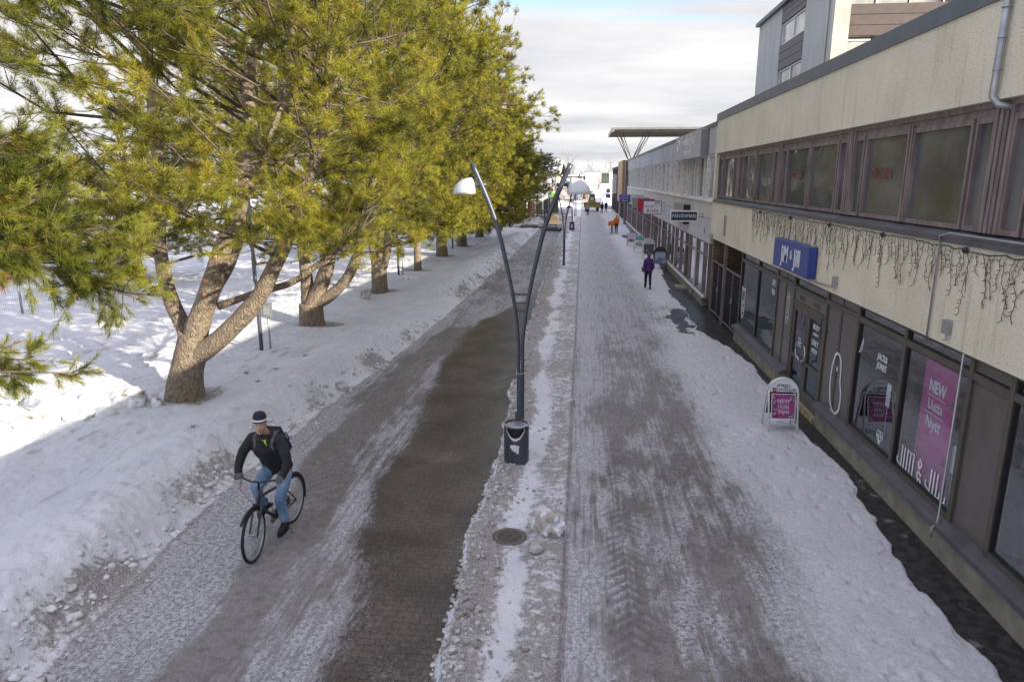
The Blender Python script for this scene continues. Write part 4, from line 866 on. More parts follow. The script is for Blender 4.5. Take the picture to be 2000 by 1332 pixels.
hanging_sign('hanging_sign', 'red hanging sign with a white curved corner just behind the barber sign', 49.3, 3.87, 5.03, 3.10, 3.95, M['red'], M['crimson'], [('B', .30, M['crimson'], .0, -.18, 1)], .035, arc_red)
hanging_sign('hanging_sign', 'white hanging sign with a teal border behind the red one', 53.0, 3.72, 5.0, 3.20, 3.95, M['pinkjacket'], M['teal'], [('e', .4, M['crimson'], -.1, -.1, 1)], .06)
hanging_sign('hanging_sign', 'grey hanging box sign between the teal bordered and the violet sign', 60.0, 4.05, 5.1, 3.35, 4.0, M['panel3'], M['galv'], [], .04)
hanging_sign('hanging_sign', 'violet hanging sign with white writing, farthest of the hanging signs', 74.0, 3.88, 5.0, 2.92, 3.72, M['signblue'], M['signblue'], [('PARTURI', .19, M['white_vinyl'], 0, .25, 1), ('KAMPAAMO', .18, M['white_vinyl'], 0, .03, .9), ('Pilatus', .25, M['white_vinyl'], 0, -.22, 1)], .03)
t = thing('wall_box', 'beige ventilation box with a dark end on the pale wall behind the black hanging sign', 'ventilation box'); MB().box(4.92, XB, 34.6, 38.3, 3.15, 4.1).build('box', M['timber'], t); MB().box(4.91, XB, 34.58, 34.6, 3.17, 4.08).build('end_panel', M['black'], t); rebase(t, (XB, 36, 3.15))

def canopy():
    t = thing('roof_canopy', 'flat roof canopy on slanting steel struts standing above the pale building', 'canopy')
    MB().prism([(3.3, 10.34), (3.05, 10.40), (3.0, 10.78), (3.2, 10.84), (24, 10.84), (24, 10.62), (3.45, 10.62)], 80, 80.12, 'y').box(3.2, 24, 80.12, 91, 10.72, 10.84).build('roof', M['greycanopy'], t)
    MB().box(3.1, 3.2, 80.12, 91, 10.38, 10.80).build('fascia', M['greycanopy'], t)
    for i in range(6): MB().box(3.25, 24, 80.4 + i * 2.0, 80.75 + i * 2.0, 10.40, 10.70).build('beam', M['timber'], t)
    for bx in (5.7, 17.0):
        for dy in (0, 5.5):
            for dx, o in ((-1.75, 0), (-1.35, .12), (1.5, 0), (1.9, .12)): MB().tube([(bx + .1 * np.sign(dx), 82 + dy + o, 7.3), (bx + dx, 81.5 + dy + o * 3, 10.45)], .055, 6).build('strut', M['frame_mauve'], t)
    rebase(t, (5.7, 82, 7.45))
canopy()
def tan_building():
    t = thing('pharmacy_building', 'tan clad building with dark framed glass wall, farthest on the right side', 'building')
    MB().box(4.98, 20, 83.6, 84.6, 0, 7.3).build('end_wall', M['frame_mauve'], t)
    MB().box(4.86, 6, 88.0, 99.0, 2.4, 7.55).box(4.86, 5.3, 92.5, 94.0, .3, 2.4).build('wall', M['tan'], t)
    MB().box(4.95, 20, 84.6, 119, 0, .55).build('plinth', M['cream_wall'], t)
    MB().box(5.1, 20, 84.6, 119, .55, 6.7).build('glass_wall', M['glass_green'], t)
    f = MB(); y = 99.2
    while y < 119: f.box(4.9, 5.1, y, y + .22, .55, 6.9); y += 1.65
    y = 84.8
    while y < 92: f.box(4.95, 5.1, y, y + .12, .55, 2.4); y += .9
    for z in (2.6, 4.6, 6.7): f.box(4.93, 5.08, 99, 119, z, z + .15)
    f.build('frame', M['greybag'], t); MB().box(4.8, 20, 99, 119.2, 6.9, 7.05).build('roof', M['flash'], t); rebase(t, (4.95, 101, 0))
    t = thing('pharmacy_sign', 'tall narrow pale sign with dark green letters one above another on the tan building', 'sign')
    MB().box(4.25, 4.75, 100.0, 100.15, 3.3, 5.95).build('box', M['white'], t); MB().box(4.75, 5.0, 100.05, 100.1, 5.5, 5.6).box(4.75, 5.0, 100.05, 100.1, 3.6, 3.7).build('bracket', M['galv'], t)
    for i, ch in enumerate('APTEEKKI'): text(t, ch, .28, M['apgreen'], (4.5, 99.99, 5.75 - i * .31), (1, 0, 0), UP, 1.0)
    rebase(t, (4.9, 100, 3.3))
    t = thing('road_sign', 'round red no entry sign above a blue square plate beside the tan building', 'road sign')
    MB().lathe([(.001, 0), (.32, 0), (.32, .03), (.001, .03)], 24, (3.75, 103, 3.62), axis='y').build('disc', M['red'], t); MB().box(3.55, 3.95, 102.985, 102.999, 3.57, 3.67).build('bar', M['white_vinyl'], t)
    MB().box(3.42, 4.08, 103, 103.03, 2.62, 3.22).build('plate', M['signblue'], t); text(t, 'P', .5, M['white_vinyl'], (3.75, 102.99, 2.92), (1, 0, 0), UP, 1); MB().tube([(3.75, 103.06, 3.9), (3.75, 103.06, 2.5), (4.95, 103.06, 2.5)], .03, 6).build('pole', M['galv'], t); rebase(t, (4.95, 103, 2.5))
tan_building()

# ================================================================== TOWER BLOCK behind the shop
def tower():
    t = thing('apartment_block', 'pale rendered apartment block with brown cladding and balconies rising behind the cream shop', 'building')
    X = 12.0; H = 15.55
    MB().box(X, X + .3, 47.1, 52.8, 0, H).box(X, X + .3, 37.9, 42.3, 0, H).box(X + .31, X + 12, 52.5, 52.8, 0, H).build('wall', M['grey_wall'], t)
    MB().box(X, X + .75, 37.5, 37.9, 0, H).build('corner_wall', M['cream_wall'], t)  # sunlit face: its brightness put into a paler render than the other walls
    MB().box(X + .1, X + .3, 42.3, 47.1, 0, 9.5).build('wall', M['grey_wall'], t)
    for z0, z1 in ((14.55, H), (11.85, 13.30), (9.15, 10.6)):
        h = (z1 - z0) / 3; m = MB()
        for i in range(3): m.box(X - .02, X + .1, 42.3, 47.1, z0 + i * h + .012, z0 + (i + 1) * h - .012)
        m.build('cladding', M['brown_clad'], t)
    for z0, z1 in ((13.30, 14.55), (10.6, 11.85)):
        for a, b in ((42.3, 44.7), (44.7, 47.1)):
            m = MB(); m.box(X + .08, X + .18, a, a + .1, z0, z1).box(X + .08, X + .18, b - .1, b, z0, z1).box(X + .08, X + .18, a + .1, b - .1, z0, z0 + .1).box(X + .08, X + .18, a + .1, b - .1, z1 - .1, z1)
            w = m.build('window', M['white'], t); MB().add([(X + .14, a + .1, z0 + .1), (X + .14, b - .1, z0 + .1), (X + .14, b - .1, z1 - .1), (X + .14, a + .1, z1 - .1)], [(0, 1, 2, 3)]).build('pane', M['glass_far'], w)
    MB().box(X + .5, X + 12, 40.5, 40.6, 0, H).build('wall', M['grey_wall'], t)
    for zt in (13.85, 11.0):
        m = MB()
        for i in range(3): m.box(X + .75, X + 12, 38.9, 39.0, zt - 1.5 + i * .5 + .012, zt - 1.5 + (i + 1) * .5 - .012)
        m.build('balcony', M['brown_clad'], t)
        for i in range(7):
            x = X + .8 + i * 1.6; m = MB(); m.box(x, x + .08, 38.95, 39.05, zt, zt + 1.2).box(x, x + 1.55, 38.95, 39.05, zt + 1.12, zt + 1.2)
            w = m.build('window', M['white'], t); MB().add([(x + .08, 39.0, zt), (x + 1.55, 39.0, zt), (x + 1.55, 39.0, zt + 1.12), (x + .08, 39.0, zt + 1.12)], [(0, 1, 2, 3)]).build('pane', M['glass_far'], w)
    MB().box(X - .25, X + 12, 37.3, 53.0, H, H + .22).build('roof', M['flash'], t)
    MB().tube([(X - .06, 38.3, H), (X - .06, 38.3, 0)], .055, 8).build('downpipe', M['grey_wall'], t)
    rebase(t, (X, 45, 0))
tower()

# ================================================================== LEFT SIDE AND STREET END
def brick_shop():
    t = thing('brick_building', 'low red brick building with white canopy and large windows on the left beyond the pines', 'building')
    X = -7.0; Y = 79.0; H = 4.0
    w = MB(); w.box(X - 20, X, Y, Y + .3, 0, .9).box(X - 20, X, Y, Y + .3, 3.1, H)
    for a, b in ((X - .9, X), (X - 5.0, X - 4.3), (X - 9.5, X - 8.8), (X - 14, X - 13.3)): w.box(a, b, Y, Y + .3, .9, 3.1)
    w.box(X - .3, X, Y + .3, Y + 1.0, 0, H); y = Y + 3.6
    w.box(X - .3, X, Y + 1.0, 104, 0, .8).box(X - .3, X, Y + 1, 104, 3.3, H)
    while y < 104: w.box(X - .3, X, y, y + 2.2, .8, 3.3); y += 3.9
    w.box(X - 20, X - .3, 103.7, 104, 0, H); w.build('wall', M['brick_red'], t)
    MB().box(X - 20.2, X + .15, Y - .15, 104.2, H, H + .25).build('roof', M['white_wall'], t)
    for a, b in ((X - 4.3, X - .9), (X - 8.8, X - 5.0), (X - 13.3, X - 9.5)):
        f = MB(); f.box(a, a + .1, Y + .1, Y + .2, .9, 3.1).box(b - .1, b, Y + .1, Y + .2, .9, 3.1).box(a + .1, b - .1, Y + .1, Y + .2, .9, 1.0).box(a + .1, b - .1, Y + .1, Y + .2, 3.0, 3.1); o = f.build('window', M['cream_wall'], t)
        MB().add([(a + .1, Y + .16, 1), (b - .1, Y + .16, 1), (b - .1, Y + .16, 3), (a + .1, Y + .16, 3)], [(0, 1, 2, 3)]).build('pane', M['glass_green'], o)
    MB().box(X - 20, X + .02, Y - .08, Y, .84, .92).build('window_sill', pmat('orange_sill', (0.55, 0.30, 0.10)), t)
    y = Y + 1.0
    while y < 103:
        o = MB().box(X - .2, X - .12, y, y + .08, .8, 3.3).box(X - .2, X - .12, y + 1.5, y + 1.58, .8, 3.3).build('window', M['cream_wall'], t); MB().add([(X - .15, y, .8), (X - .15, y + 2.6, .8), (X - .15, y + 2.6, 3.3), (X - .15, y, 3.3)], [(0, 1, 2, 3)]).build('pane', M['glass_green'], o); y += 3.9 if y > Y + 2 else 4.8
    for x, y in ((X + .07, Y - .1), (X + .75, Y + .3)): MB().tube([(x, y, .05), (x, y, 3.4)], .07, 8).build('downpipe', M['white'], t)
    c = MB().box(X - .1, -4.35, 80.2, 96, 2.9, 3.55).build('canopy', M['white_wall'], t)
    for y in (88, 95.5): MB().box(-4.8, -4.65, y, y + .15, 0, 2.9).build('column', M['greybag'], t)
    text(t, 'Apteekki', .3, M['ink'], (-5.1, 80.18, 3.2), (1, 0, 0), UP, 1)
    rebase(t, (-12, 79, 0))
    t = thing('timber_steps', 'low grey timber steps at the corner of the brick building', 'steps')
    MB().box(-6.7, -4.9, 76.4, 78.4, .0, .32).build('upper_step', M['wood_grey'], t); MB().box(-4.9, -4.1, 76.5, 78.2, .0, .16).build('lower_step', M['wood_grey'], t); rebase(t, (-5.6, 77.4, 0))
brick_shop()
def end_buildings():
    t = thing('corner_shop', 'cream shop building with vertical cladding and lime green sign at the street end', 'building')
    MB().box(-12, -4.0, 108, 118, 0, 2.7).box(-12, -3.7, 107.9, 118, 3.4, 6.5).build('wall', M['cream_wall'], t)
    m = MB(); x = -11.8
    while x < -3.8: m.box(x, x + .10, 107.84, 107.9, 3.4, 6.5); x += .45
    m.build('cladding', M['timber'], t)
    x = -11
    while x < -4.3: MB().box(x, x + .9, 107.95, 108.0, .2, 2.5).build('shop_window', M['glass_green'], t); x += 1.3
    MB().box(-12, -3.8, 107.9, 108.0, 2.7, 3.4).build('sign_band', M['white'], t); MB().box(-6.0, -3.85, 107.8, 107.9, 2.65, 3.3).build('green_panel', M['green_sign'], t); text(t, 'anniina', .42, M['signblue'], (-5.0, 107.79, 2.98), (1, 0, 0), UP, 1.2); rebase(t, (-8, 112, 0))
    t = thing('brown_building', 'brown flat roofed building with white framed window boxes closing the street', 'building')
    MB().box(-14, .2, 180, 192, 0, 6.0).build('wall', M['timber'], t)
    for a, b, z0, z1 in ((-5.2, -2.0, 3.2, 5.4), (-1.6, -.3, 3.4, 5.2), (-10, -7, 3.2, 5.4)): 
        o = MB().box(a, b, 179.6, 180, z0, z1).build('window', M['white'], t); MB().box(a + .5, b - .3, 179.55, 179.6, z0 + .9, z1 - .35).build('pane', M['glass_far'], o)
    MB().box(-9, 0, 179.7, 180, .2, 2.5).build('shop_window', M['glass_far'], t); MB().box(-14.2, .4, 179.5, 192, 6.0, 6.3).build('roof', M['white_wall'], t); rebase(t, (-6, 186, 0))
    t = thing('white_building', 'plain white flat roofed building with one upper window at the end of the street', 'building')
    MB().box(.7, 14, 188, 202, 2.2, 7.1).build('wall', M['white_wall'], t); MB().box(-3.4, .7, 190, 202, 0, 6.2).build('side_wing', M['concrete2'], t)
    MB().box(.9, 14, 188.6, 202, 0, 2.2).build('base_wall', M['brick_red'], t)
    for a, b in ((1.5, 3), (4, 6)): MB().box(a, b, 188.5, 188.6, .6, 1.8).build('window', M['glass_far'], t)
    o = MB().box(5.0, 7.0, 187.9, 188, 4.2, 6.9).build('window', M['greybag'], t); MB().box(5.15, 6.85, 187.85, 187.9, 4.4, 5.6).box(5.15, 6.85, 187.85, 187.9, 5.8, 6.75).build('pane', M['glass_green'], o)
    MB().box(4.6, 6.6, 192, 195, 7.1, 7.9).build('roof_box', M['cream_wall'], t); MB().box(.6, 14, 187.95, 202, 7.1, 7.2).build('roof', M['flash'], t); rebase(t, (7, 195, 0))
    t = thing('park_building', 'white two storey building with a dark flat roof beyond the park, seen between branches', 'building')
    MB().box(-64, -30, 50, 62, 0, 3.8).box(-64, -36, 50, 62, 4.9, 9.0).build('wall', M['white_wall'], t); MB().box(-64.3, -35.5, 49.4, 62, 9.0, 9.4).box(-64, -29.7, 49.5, 62, 3.8, 4.1).build('roof', M['flash'], t); MB().box(-64, -29.9, 49.7, 50, 4.1, 4.9).build('red_band', M['red'], t)
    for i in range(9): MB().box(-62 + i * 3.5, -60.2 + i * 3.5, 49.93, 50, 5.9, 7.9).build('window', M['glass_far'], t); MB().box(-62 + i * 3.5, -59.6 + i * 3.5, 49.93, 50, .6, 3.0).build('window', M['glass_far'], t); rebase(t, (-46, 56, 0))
    t = thing('brick_kiosk', 'long low brick building beyond the park behind the pines', 'building')
    MB().box(-32, -18, 92, 100, 0, 3.6).build('wall', M['brick_red'], t); MB().box(-32.3, -17.7, 91.7, 100.3, 3.6, 3.9).build('roof', M['white_wall'], t)
    for i in range(4): m = MB().box(-31 + i * 3.3, -28.6 + i * 3.3, 91.95, 92, .9, 2.7); m.build('window', M['glass_far'], t); rebase(t, (-25, 96, 0))
end_buildings()
# ================================================================== STREET LAMPS
def make_lamp(label, s=1.0):
    t = thing('street_lamp', label, 'street lamp', 'forked street lamps along the ploughed strip')
    MB().lathe([(.072, -.1), (.072, 1.72), (.068, 1.76), (.001, 1.76)], 18).lathe([(.10, 0), (.10, .25), (.073, .27)], 18).build('post', M['grey_steel'], t)
    Lp = [(.015, 1.3), (.02, 1.7), (-.02, 2.3), (-.08, 2.92), (-.16, 3.39), (-.28, 3.95), (-.42, 4.5), (-.60, 4.99), (-.85, 5.56)]
    for sg in (-1, 1):
        pts = [(abs(x) * sg * 1.0 + (.02 * sg), .0, z) for x, z in Lp]; rad = [.030, .032, .033, .035, .037, .040, .043, .045, .046]
        P = []; Rr = []
        for i in range(len(pts) - 1):
            for j in range(4):
                s_ = j / 4; p0 = Vector(pts[max(i - 1, 0)]); p1 = Vector(pts[i]); p2 = Vector(pts[i + 1]); p3 = Vector(pts[min(i + 2, len(pts) - 1)])
                P.append(.5 * ((2 * p1) + (p2 - p0) * s_ + (2 * p0 - 5 * p1 + 4 * p2 - p3) * s_ ** 2 + (3 * p1 - p0 - 3 * p2 + p3) * s_ ** 3)); Rr.append(rad[i] + (rad[i + 1] - rad[i]) * s_)
        P.append(Vector(pts[-1])); Rr.append(rad[-1])
        a = MB().tube(P, Rr, 12).build('arm', M['grey_steel'], t)
        MB().tube([(sg * .62, 0, 5.20), (sg * .80, 0, 5.20)], .034, 10).lathe([(.05, 0), (.05, .06)], 10, (sg * .80, 0, 5.20), axis='x').build('bracket', M['grey_steel'], t)
        # helmet-shaped shade: a quarter ellipsoid, open below, higher at the bracket side
        vs = []; fs = []; n = 22; k = 10
        for i in range(k + 1):
            th = (i / k) * math.pi / 2
            for j in range(n):
                ph = 2 * math.pi * j / n; x = math.cos(ph) * math.cos(th); y = math.sin(ph) * math.cos(th); z = math.sin(th)
                xx = (.085 * x) if x < 0 else (.33 * x)
                lift = .255 * z * (1.0 if x < 0 else 1.0)
                vs.append((sg * (.90 + xx), .185 * y, 5.04 + lift * 1.12))
        for i in range(k):
            for j in range(n): fs.append((i * n + j, i * n + (j + 1) % n, (i + 1) * n + (j + 1) % n, (i + 1) * n + j))
        sh = MB().add(vs, fs, 0, True).build('lamp_shade', M['shade'], t); md = sh.modifiers.new('solid', 'SOLIDIFY'); md.thickness = .012
        MB().lathe([(.001, 0), (.13, 0), (.10, .06), (.001, .08)], 16, (sg * 1.0, 0, 5.06)).build('lamp_lens', M['glass_far'], sh)
    for z, w in ((3.24, .15), (3.08, .125), (2.93, .10)): MB().box(-w, w, -.014, .014, z - .018, z + .018).build('rung', M['grey_steel'], t)
    MB().torus((0, 0, 1.75), .074, .006, 20, 6, 'z').build('collar', M['frostbox'], t)
    return t
def place(o, x, y, rz=0, z=None): o.location = (x, y, gh(x, y) if z is None else z); o.rotation_euler = (0, 0, rz); return o
lamp1 = place(make_lamp('nearest forked grey street lamp with two white shades and a litter bin'), -1.08, 12.40, z=0.0)
lamp2 = copy_tree(lamp1); lamp2['label'] = 'second forked street lamp, with no bin, beyond the nearest lamp'; lamp2.location = (-1.04, 42.4, 0)
lamp3 = copy_tree(lamp1); lamp3['label'] = 'third forked street lamp with a litter bin, level with the yellow taxi'; lamp3.location = (-1.0, 72.6, 0)
lamp4 = copy_tree(lamp1); lamp4['label'] = 'farthest forked street lamp, near the end of the ploughed strip'; lamp4.location = (-1.0, 101.0, 0)
def make_bin(label):
    t = thing('litter_bin', label, 'litter bin', 'litter bins on the street lamps'); n = 40; vs = []; fs = []
    zs = [.03, .10, .2, .3, .4, .5, .56, .60, .64, .68, .72, .76, .80]; r = .235
    for z in zs:
        for j in range(n): a = 2 * math.pi * j / n; vs.append((r * math.cos(a), r * math.sin(a), z))
    for i in range(len(zs) - 1):
        zc = (zs[i] + zs[i + 1]) / 2
        for j in range(n):
            a = 2 * math.pi * (j + .5) / n; d = (a - 1.5 * math.pi + math.pi) % (2 * math.pi) - math.pi
            if abs(d) < .72 and .575 + .10 * (d / .72) ** 2 * 1.0 < zc < .755 - .0 * abs(d): continue
            fs.append((i * n + j, i * n + (j + 1) % n, (i + 1) * n + (j + 1) % n, (i + 1) * n + j))
    b = MB().add(vs, fs, 0, True).lathe([(.001, .03), (.235, .03)], n).build('drum', M['grey_steel'], t); md = b.modifiers.new('s', 'SOLIDIFY'); md.thickness = .006
    MB().lathe([(.215, .80), (.25, .80), (.25, .825), (.215, .825)], n).lathe([(.001, .79), (.22, .79)], n).build('rim', M['galv'], t)
    m = MB()   # pale smile-shaped lip of the opening
    P = []
    for i in range(17): d = -.80 + 1.6 * i / 16; a = 1.5 * math.pi + d; P.append((.240 * math.cos(a), .240 * math.sin(a), .545 + .20 * (d / .80) ** 2))
    for i in range(16):
        w0 = .035 + .02 * (1 - abs(i - 8) / 8); a, c = Vector(P[i]), Vector(P[i + 1]); m.add([a, c, c + Vector((0, 0, w0)), a + Vector((0, 0, w0))], [(0, 1, 2, 3)], 0, True)
    m.build('lip', M['mull'], t)
    MB().lathe([(.20, .05), (.20, .74)], 20).build('liner', M['black'], t)
    s = MB(); rr = random.Random(3)
    for (a0, a1, z0, z1) in ((-.42, .30, .40, .47), (-.30, .05, .36, .405), (.10, .28, .30, .41), (-.15, .2, .33, .41)):
        q = []
        for d in np.linspace(a0, a1, 5): q.append((d, z0 + rr.uniform(-.012, .012)))
        for d in np.linspace(a1, a0, 5): q.append((d, z1 + rr.uniform(-.012, .012)))
        s.add([(.2375 * math.cos(1.5 * math.pi + d), .2375 * math.sin(1.5 * math.pi + d), z) for d, z in q], [(i, i + 1, 8 - i, 9 - i) for i in range(4)])
    s.build('torn_sticker', M['white'], t); MB().box(-.05, .05, .20, .27, .1, .95).build('mount', M['grey_steel'], t)
    return t
bin1 = make_bin('dark grey litter bin with a torn white sticker on the nearest street lamp'); place(bin1, -1.13, 12.12, .0, .03)
bin2 = copy_tree(bin1); bin2['label'] = 'dark litter bin at the foot of the distant lamp beside the taxi'; bin2.location = (-1.0, 72.3, .05); bin2.scale = (1.15, 1.15, 1.15)

# ================================================================== DRAIN, SNOW BLOCKS
def drain():
    t = thing('drain_grate', 'round iron drain grate bared in the ploughed snow below the nearest lamp', 'drain cover')
    MB().lathe([(.001, -.09), (.25, -.09), (.25, -.03)], 24).build('pit', M['black'], t)
    r = MB().lathe([(.235, -.03), (.235, .0), (.33, -.004), (.33, -.03)], 32); rust = pmat('cast_iron', (0.17, 0.145, 0.12), (0.09, 0.075, 0.065), 12, 0.7, 0.3, 40)
    for i in range(-5, 6):
        x = i * .046
        for a, b in ((-.235, -.095), (-.075, .075), (.095, .235)):
            m_ = (a + b) / 2; lim = math.sqrt(max(0, .24 ** 2 - x * x)); a2, b2 = max(a, -lim), min(b, lim)
            if b2 - a2 > .03: r.box(x - .011, x + .011, a2, b2, -.02, .0)
    for yy in (-.085, .085): r.box(-.22, .22, yy - .011, yy + .011, -.02, .003)
    r.build('grate', rust, t); place(t, -.98, 9.41, .9, .03); t.scale = (.78, .78, 1)
drain()
def blob(name, r, mat, seed, sub=4, rough=.32, label=None, cat=None, loc=(0, 0, 0), rot=0, group=None):
    bm = bmesh.new(); bmesh.ops.create_icosphere(bm, subdivisions=sub, radius=1)
    for v in bm.verts:
        p = v.co.copy(); q = p + Vector((seed * 3.1, seed * 1.7, 0)); d = 1 + rough * (mnoise.noise(q * 1.1) * 1.2 + mnoise.noise(q * 2.7) * .6 + mnoise.noise(q * 6.5) * .28 + mnoise.noise(q * 15) * .12)
        v.co = Vector((p.x * r[0], p.y * r[1], p.z * r[2])) * d
        if v.co.z < -r[2] * .5: v.co.z = -r[2] * .5
    me = bpy.data.meshes.new(name); bm.to_mesh(me); bm.free(); me.materials.append(mat); me.polygons.foreach_set('use_smooth', [True] * len(me.polygons))
    o = link(name, me); o.location = loc; o.rotation_euler = (0, 0, rot); tag(o, label, cat, group); return o
blob('snow_block', (.20, .33, .20), snow_mat('boulder_snow', (0.74, 0.74, 0.76), (0.7, 0.7, 0.7), (0.40, 0.36, 0.31), 0.44), 2, 5, .42, 'large dirty snow lump lying beside the drain grate', 'snow lump', (-.40, 9.55, .16), .5)
blob('snow_block', (.17, .13, .10), M['dirtysnow'], 5, 4, .3, 'grey icy snow lump at the kerb line between the near bin and the drain', 'snow lump', (-.27, 15.75, .10), .1)
blob('snow_block', (.20, .16, .15), M['dirtysnow'], 8, 4, .35, 'brown stained snow lump at the foot of the bank right of the big pine', 'snow lump', (-6.02, 16.3, .12), .3)
blob('snow_block', (.55, .32, .22), M['snowchunk'], 11, 4, .3, 'broad pale snow lump on the park edge between the third pine and a black post', 'snow lump', (-8.9, 35.2, .16), .2)
blob('snow_block', (.22, .2, .26), M['dirtysnow'], 12, 4, .4, 'small upright snow lump just left of the third pine trunk', 'snow lump', (-9.6, 29.8, .18), .2)
blob('snow_block', (.11, .09, .09), M['dirtysnow'], 15, 3, .3, 'small square grey snow lump just below the drain grate', 'snow lump', (-.56, 8.88, .15), .2)
M['bankcrumb'] = snow_mat('bank_crumbs', (0.70, 0.69, 0.69), (0.6, 0.6, 0.6), (0.44, 0.41, 0.38), 0.40)
def chunks():
    """loose crumbs of ploughed snow along the bank foot and the strip"""
    r = random.Random(21); base = []
    for s in range(6):
        bm = bmesh.new(); bmesh.ops.create_icosphere(bm, subdivisions=2, radius=1)
        for v in bm.verts: v.co *= 1 + .55 * mnoise.noise(v.co * 1.3 + Vector((s * 5.3, 0, 0)))
        base.append((np.array([tuple(v.co) for v in bm.verts]), np.array([[v.index for v in f.verts] for f in bm.faces]))); bm.free()
    def crumbs(name, label, spots, mat):
        Vs = []; Fs = []; o = 0
        X = np.array([p[0] for p in spots]); Y = np.array([p[1] for p in spots]); Z = ground_fields(X, Y)[0]
        for (x, y, s), z in zip(spots, Z):
            v, f = base[r.randrange(6)]; a = r.uniform(0, 6.28); ca, sa = math.cos(a), math.sin(a); sc = np.array([s * r.uniform(.7, 1.4), s * r.uniform(.7, 1.3), s * r.uniform(.5, .9)])
            q = v * sc; q = np.stack([q[:, 0] * ca - q[:, 1] * sa, q[:, 0] * sa + q[:, 1] * ca, q[:, 2]], -1) + np.array([x, y, z + s * .25]); Vs.append(q); Fs.append(f + o); o += len(v)
        ob = link(name, fast_mesh(name, np.concatenate(Vs), np.concatenate(Fs), mat, True)); tag(ob, label, 'snow crumbs', kind='stuff')
    sp = []
    for i in range(900):
        y = 4.5 + 22 * r.random() ** 1.4; x = float(itp(y, RLp)) - .20 + r.gauss(0, .20); sp.append((x, y, r.choice((.006, .01, .014, .02, .03, .055)) * r.uniform(.7, 1.3)))
    for i in range(300):
        y = 30 + 25 * r.random(); x = float(itp(y, RLp)) - .2 + r.gauss(0, .3); sp.append((x, y, r.choice((.03, .05, .07)) * r.uniform(.7, 1.3)))
    crumbs('snow_crumbs', 'loose crumbs of snow along the foot of the roadside bank', sp, M['bankcrumb'])
    sp = []
    for i in range(3000):
        y = 4.5 + 50 * r.random() ** 1.9; ml = float(itp(y, MLp)); x = ml + abs(r.gauss(0, .28)) - .03 if r.random() < .8 else r.uniform(ml, -.1)
        if x > -.1 or math.hypot(x + .98, y - 9.41) < .33: continue
        sp.append((x, y, r.choice((.008, .014, .022, .032)) * r.uniform(.7, 1.4)))
    crumbs('snow_crumbs', 'gritty snow crumbs over the ploughed strip between lane and walk', sp, M['dirtysnow'])
    sp = []
    for i in range(260):
        a = r.random(); x = -14.6 + 3.9 * a + r.gauss(0, .5); y = 11.9 + 2.6 * a + r.gauss(0, .4); sp.append((x, y, r.choice((.06, .1, .16, .24)) * r.uniform(.7, 1.3)))
    crumbs('snow_crumbs', 'heap of white snow clods in sunlight at the left edge of the park', sp, M['snowchunk'])
chunks()
def heap(label, x, y, rx, ry, h, seed, m):
    o = blob('snow_heap', (rx, ry, h), m, seed, 5, .35, label, 'snow heap', (x, y, 0), 0, 'snow heaps at the street end'); return o
heap('dirty white snow heap beyond the walkers on the right', 4.9, 131, 2.6, 4, 2.3, 31, M['snowchunk'])
heap('sunlit white snow heap behind the taller heap', 6.0, 152, 4.2, 4, 3.2, 33, M['snowchunk'])
heap('low snow heap at the street end left of the loader', -7, 140, 5, 4, 1.6, 36, M['snowchunk'])
heap('low snow heap beside the brick building left of the taxi', -6.2, 82.5, 1.4, 3.5, .7, 37, M['snowchunk'])
heap('long snow heap in front of the brick building under the pines', -10.5, 77.3, 3.8, 1.4, .75, 38, M['snowchunk'])

# ================================================================== ADVERTISING BOARDS
def a_board(label, x, y, rz, w, h, frame, top, face, texts=(), arch=True, lean=.26, back=None, toph=.28):
    t = thing('advertising_board', label, 'advertising board', 'advertising boards standing on the pavement')
    for sg in (1, -1):     # front panel at -y, rear at +y
        def P(u, v, off=0): return (u, -sg * (lean * (1 - v / h) + .02 + off), v)
        fr = MB(); hw = w / 2; r = .02; zt = h - hw if arch else h
        arc = [P(hw * math.cos(a), zt + hw * math.sin(a)) for a in np.linspace(0, math.pi, 15)] if arch else [P(hw, h), P(-hw, h)]
        fr.tube([P(hw, 0)] + arc + [P(-hw, 0)], r, 6); fr.tube([P(-hw, .22 * h), P(hw, .22 * h)], .014, 6); fr.build('frame', frame, t)
        def sheet(poly, off, th=.006): 
            k = len(poly); mb = MB(); mb.add([P(u, v, off) for u, v in poly] + [P(u, v, off + th) for u, v in poly], [tuple(range(k)), tuple(reversed(range(k, 2 * k)))] + [(i, (i + 1) % k, k + (i + 1) % k, k + i) for i in range(k)]); return mb
        f = face if (sg == 1 or back is None) else back
        zs = h - hw if arch else h - .04
        sheet([(-hw + .05, .22 * h + .03), (hw - .05, .22 * h + .03), (hw - .05, zs - .02), (-hw + .05, zs - .02)], 0).build('poster', f, t)
        if arch: sheet([(hw * .92 * math.cos(a), zs + .02 + hw * .90 * math.sin(a)) for a in np.linspace(0, math.pi, 15)], 0).build('top_panel', top, t)
        if sg == 1:
            nrm = Vector((0, -1, lean / h)).normalized(); up = Vector((0, lean / h, 1)).normalized()
            for s, sz, mm, u, v, sx in texts:
                q = Vector(P(u, v, .012)); text(t, s, sz, mm, q, (1, 0, 0), up, sx, .002)
    place(t, x, y, rz); return t, P
ab, _ = a_board('white arched advertising board with a magenta poster reading NEW Uutta Nytt, nearest the camera', 4.36, 14.55, .0, .60, 1.13, M['white'], M['white'], M['magenta'],
    [('JIM&JILL', .085, M['ink'], 0, .985, 1), ('CITYKULMA', .085, M['ink'], .055, .89, .85), ('VELJET', .03, M['ink'], .05, .935, 1), ('NEW', .115, M['white_vinyl'], 0, .66, 1), ('Uutta', .105, M['mull'], 0, .55, 1), ('Nytt', .12, M['white_vinyl'], .01, .44, 1)], True, .25, M['navy'])
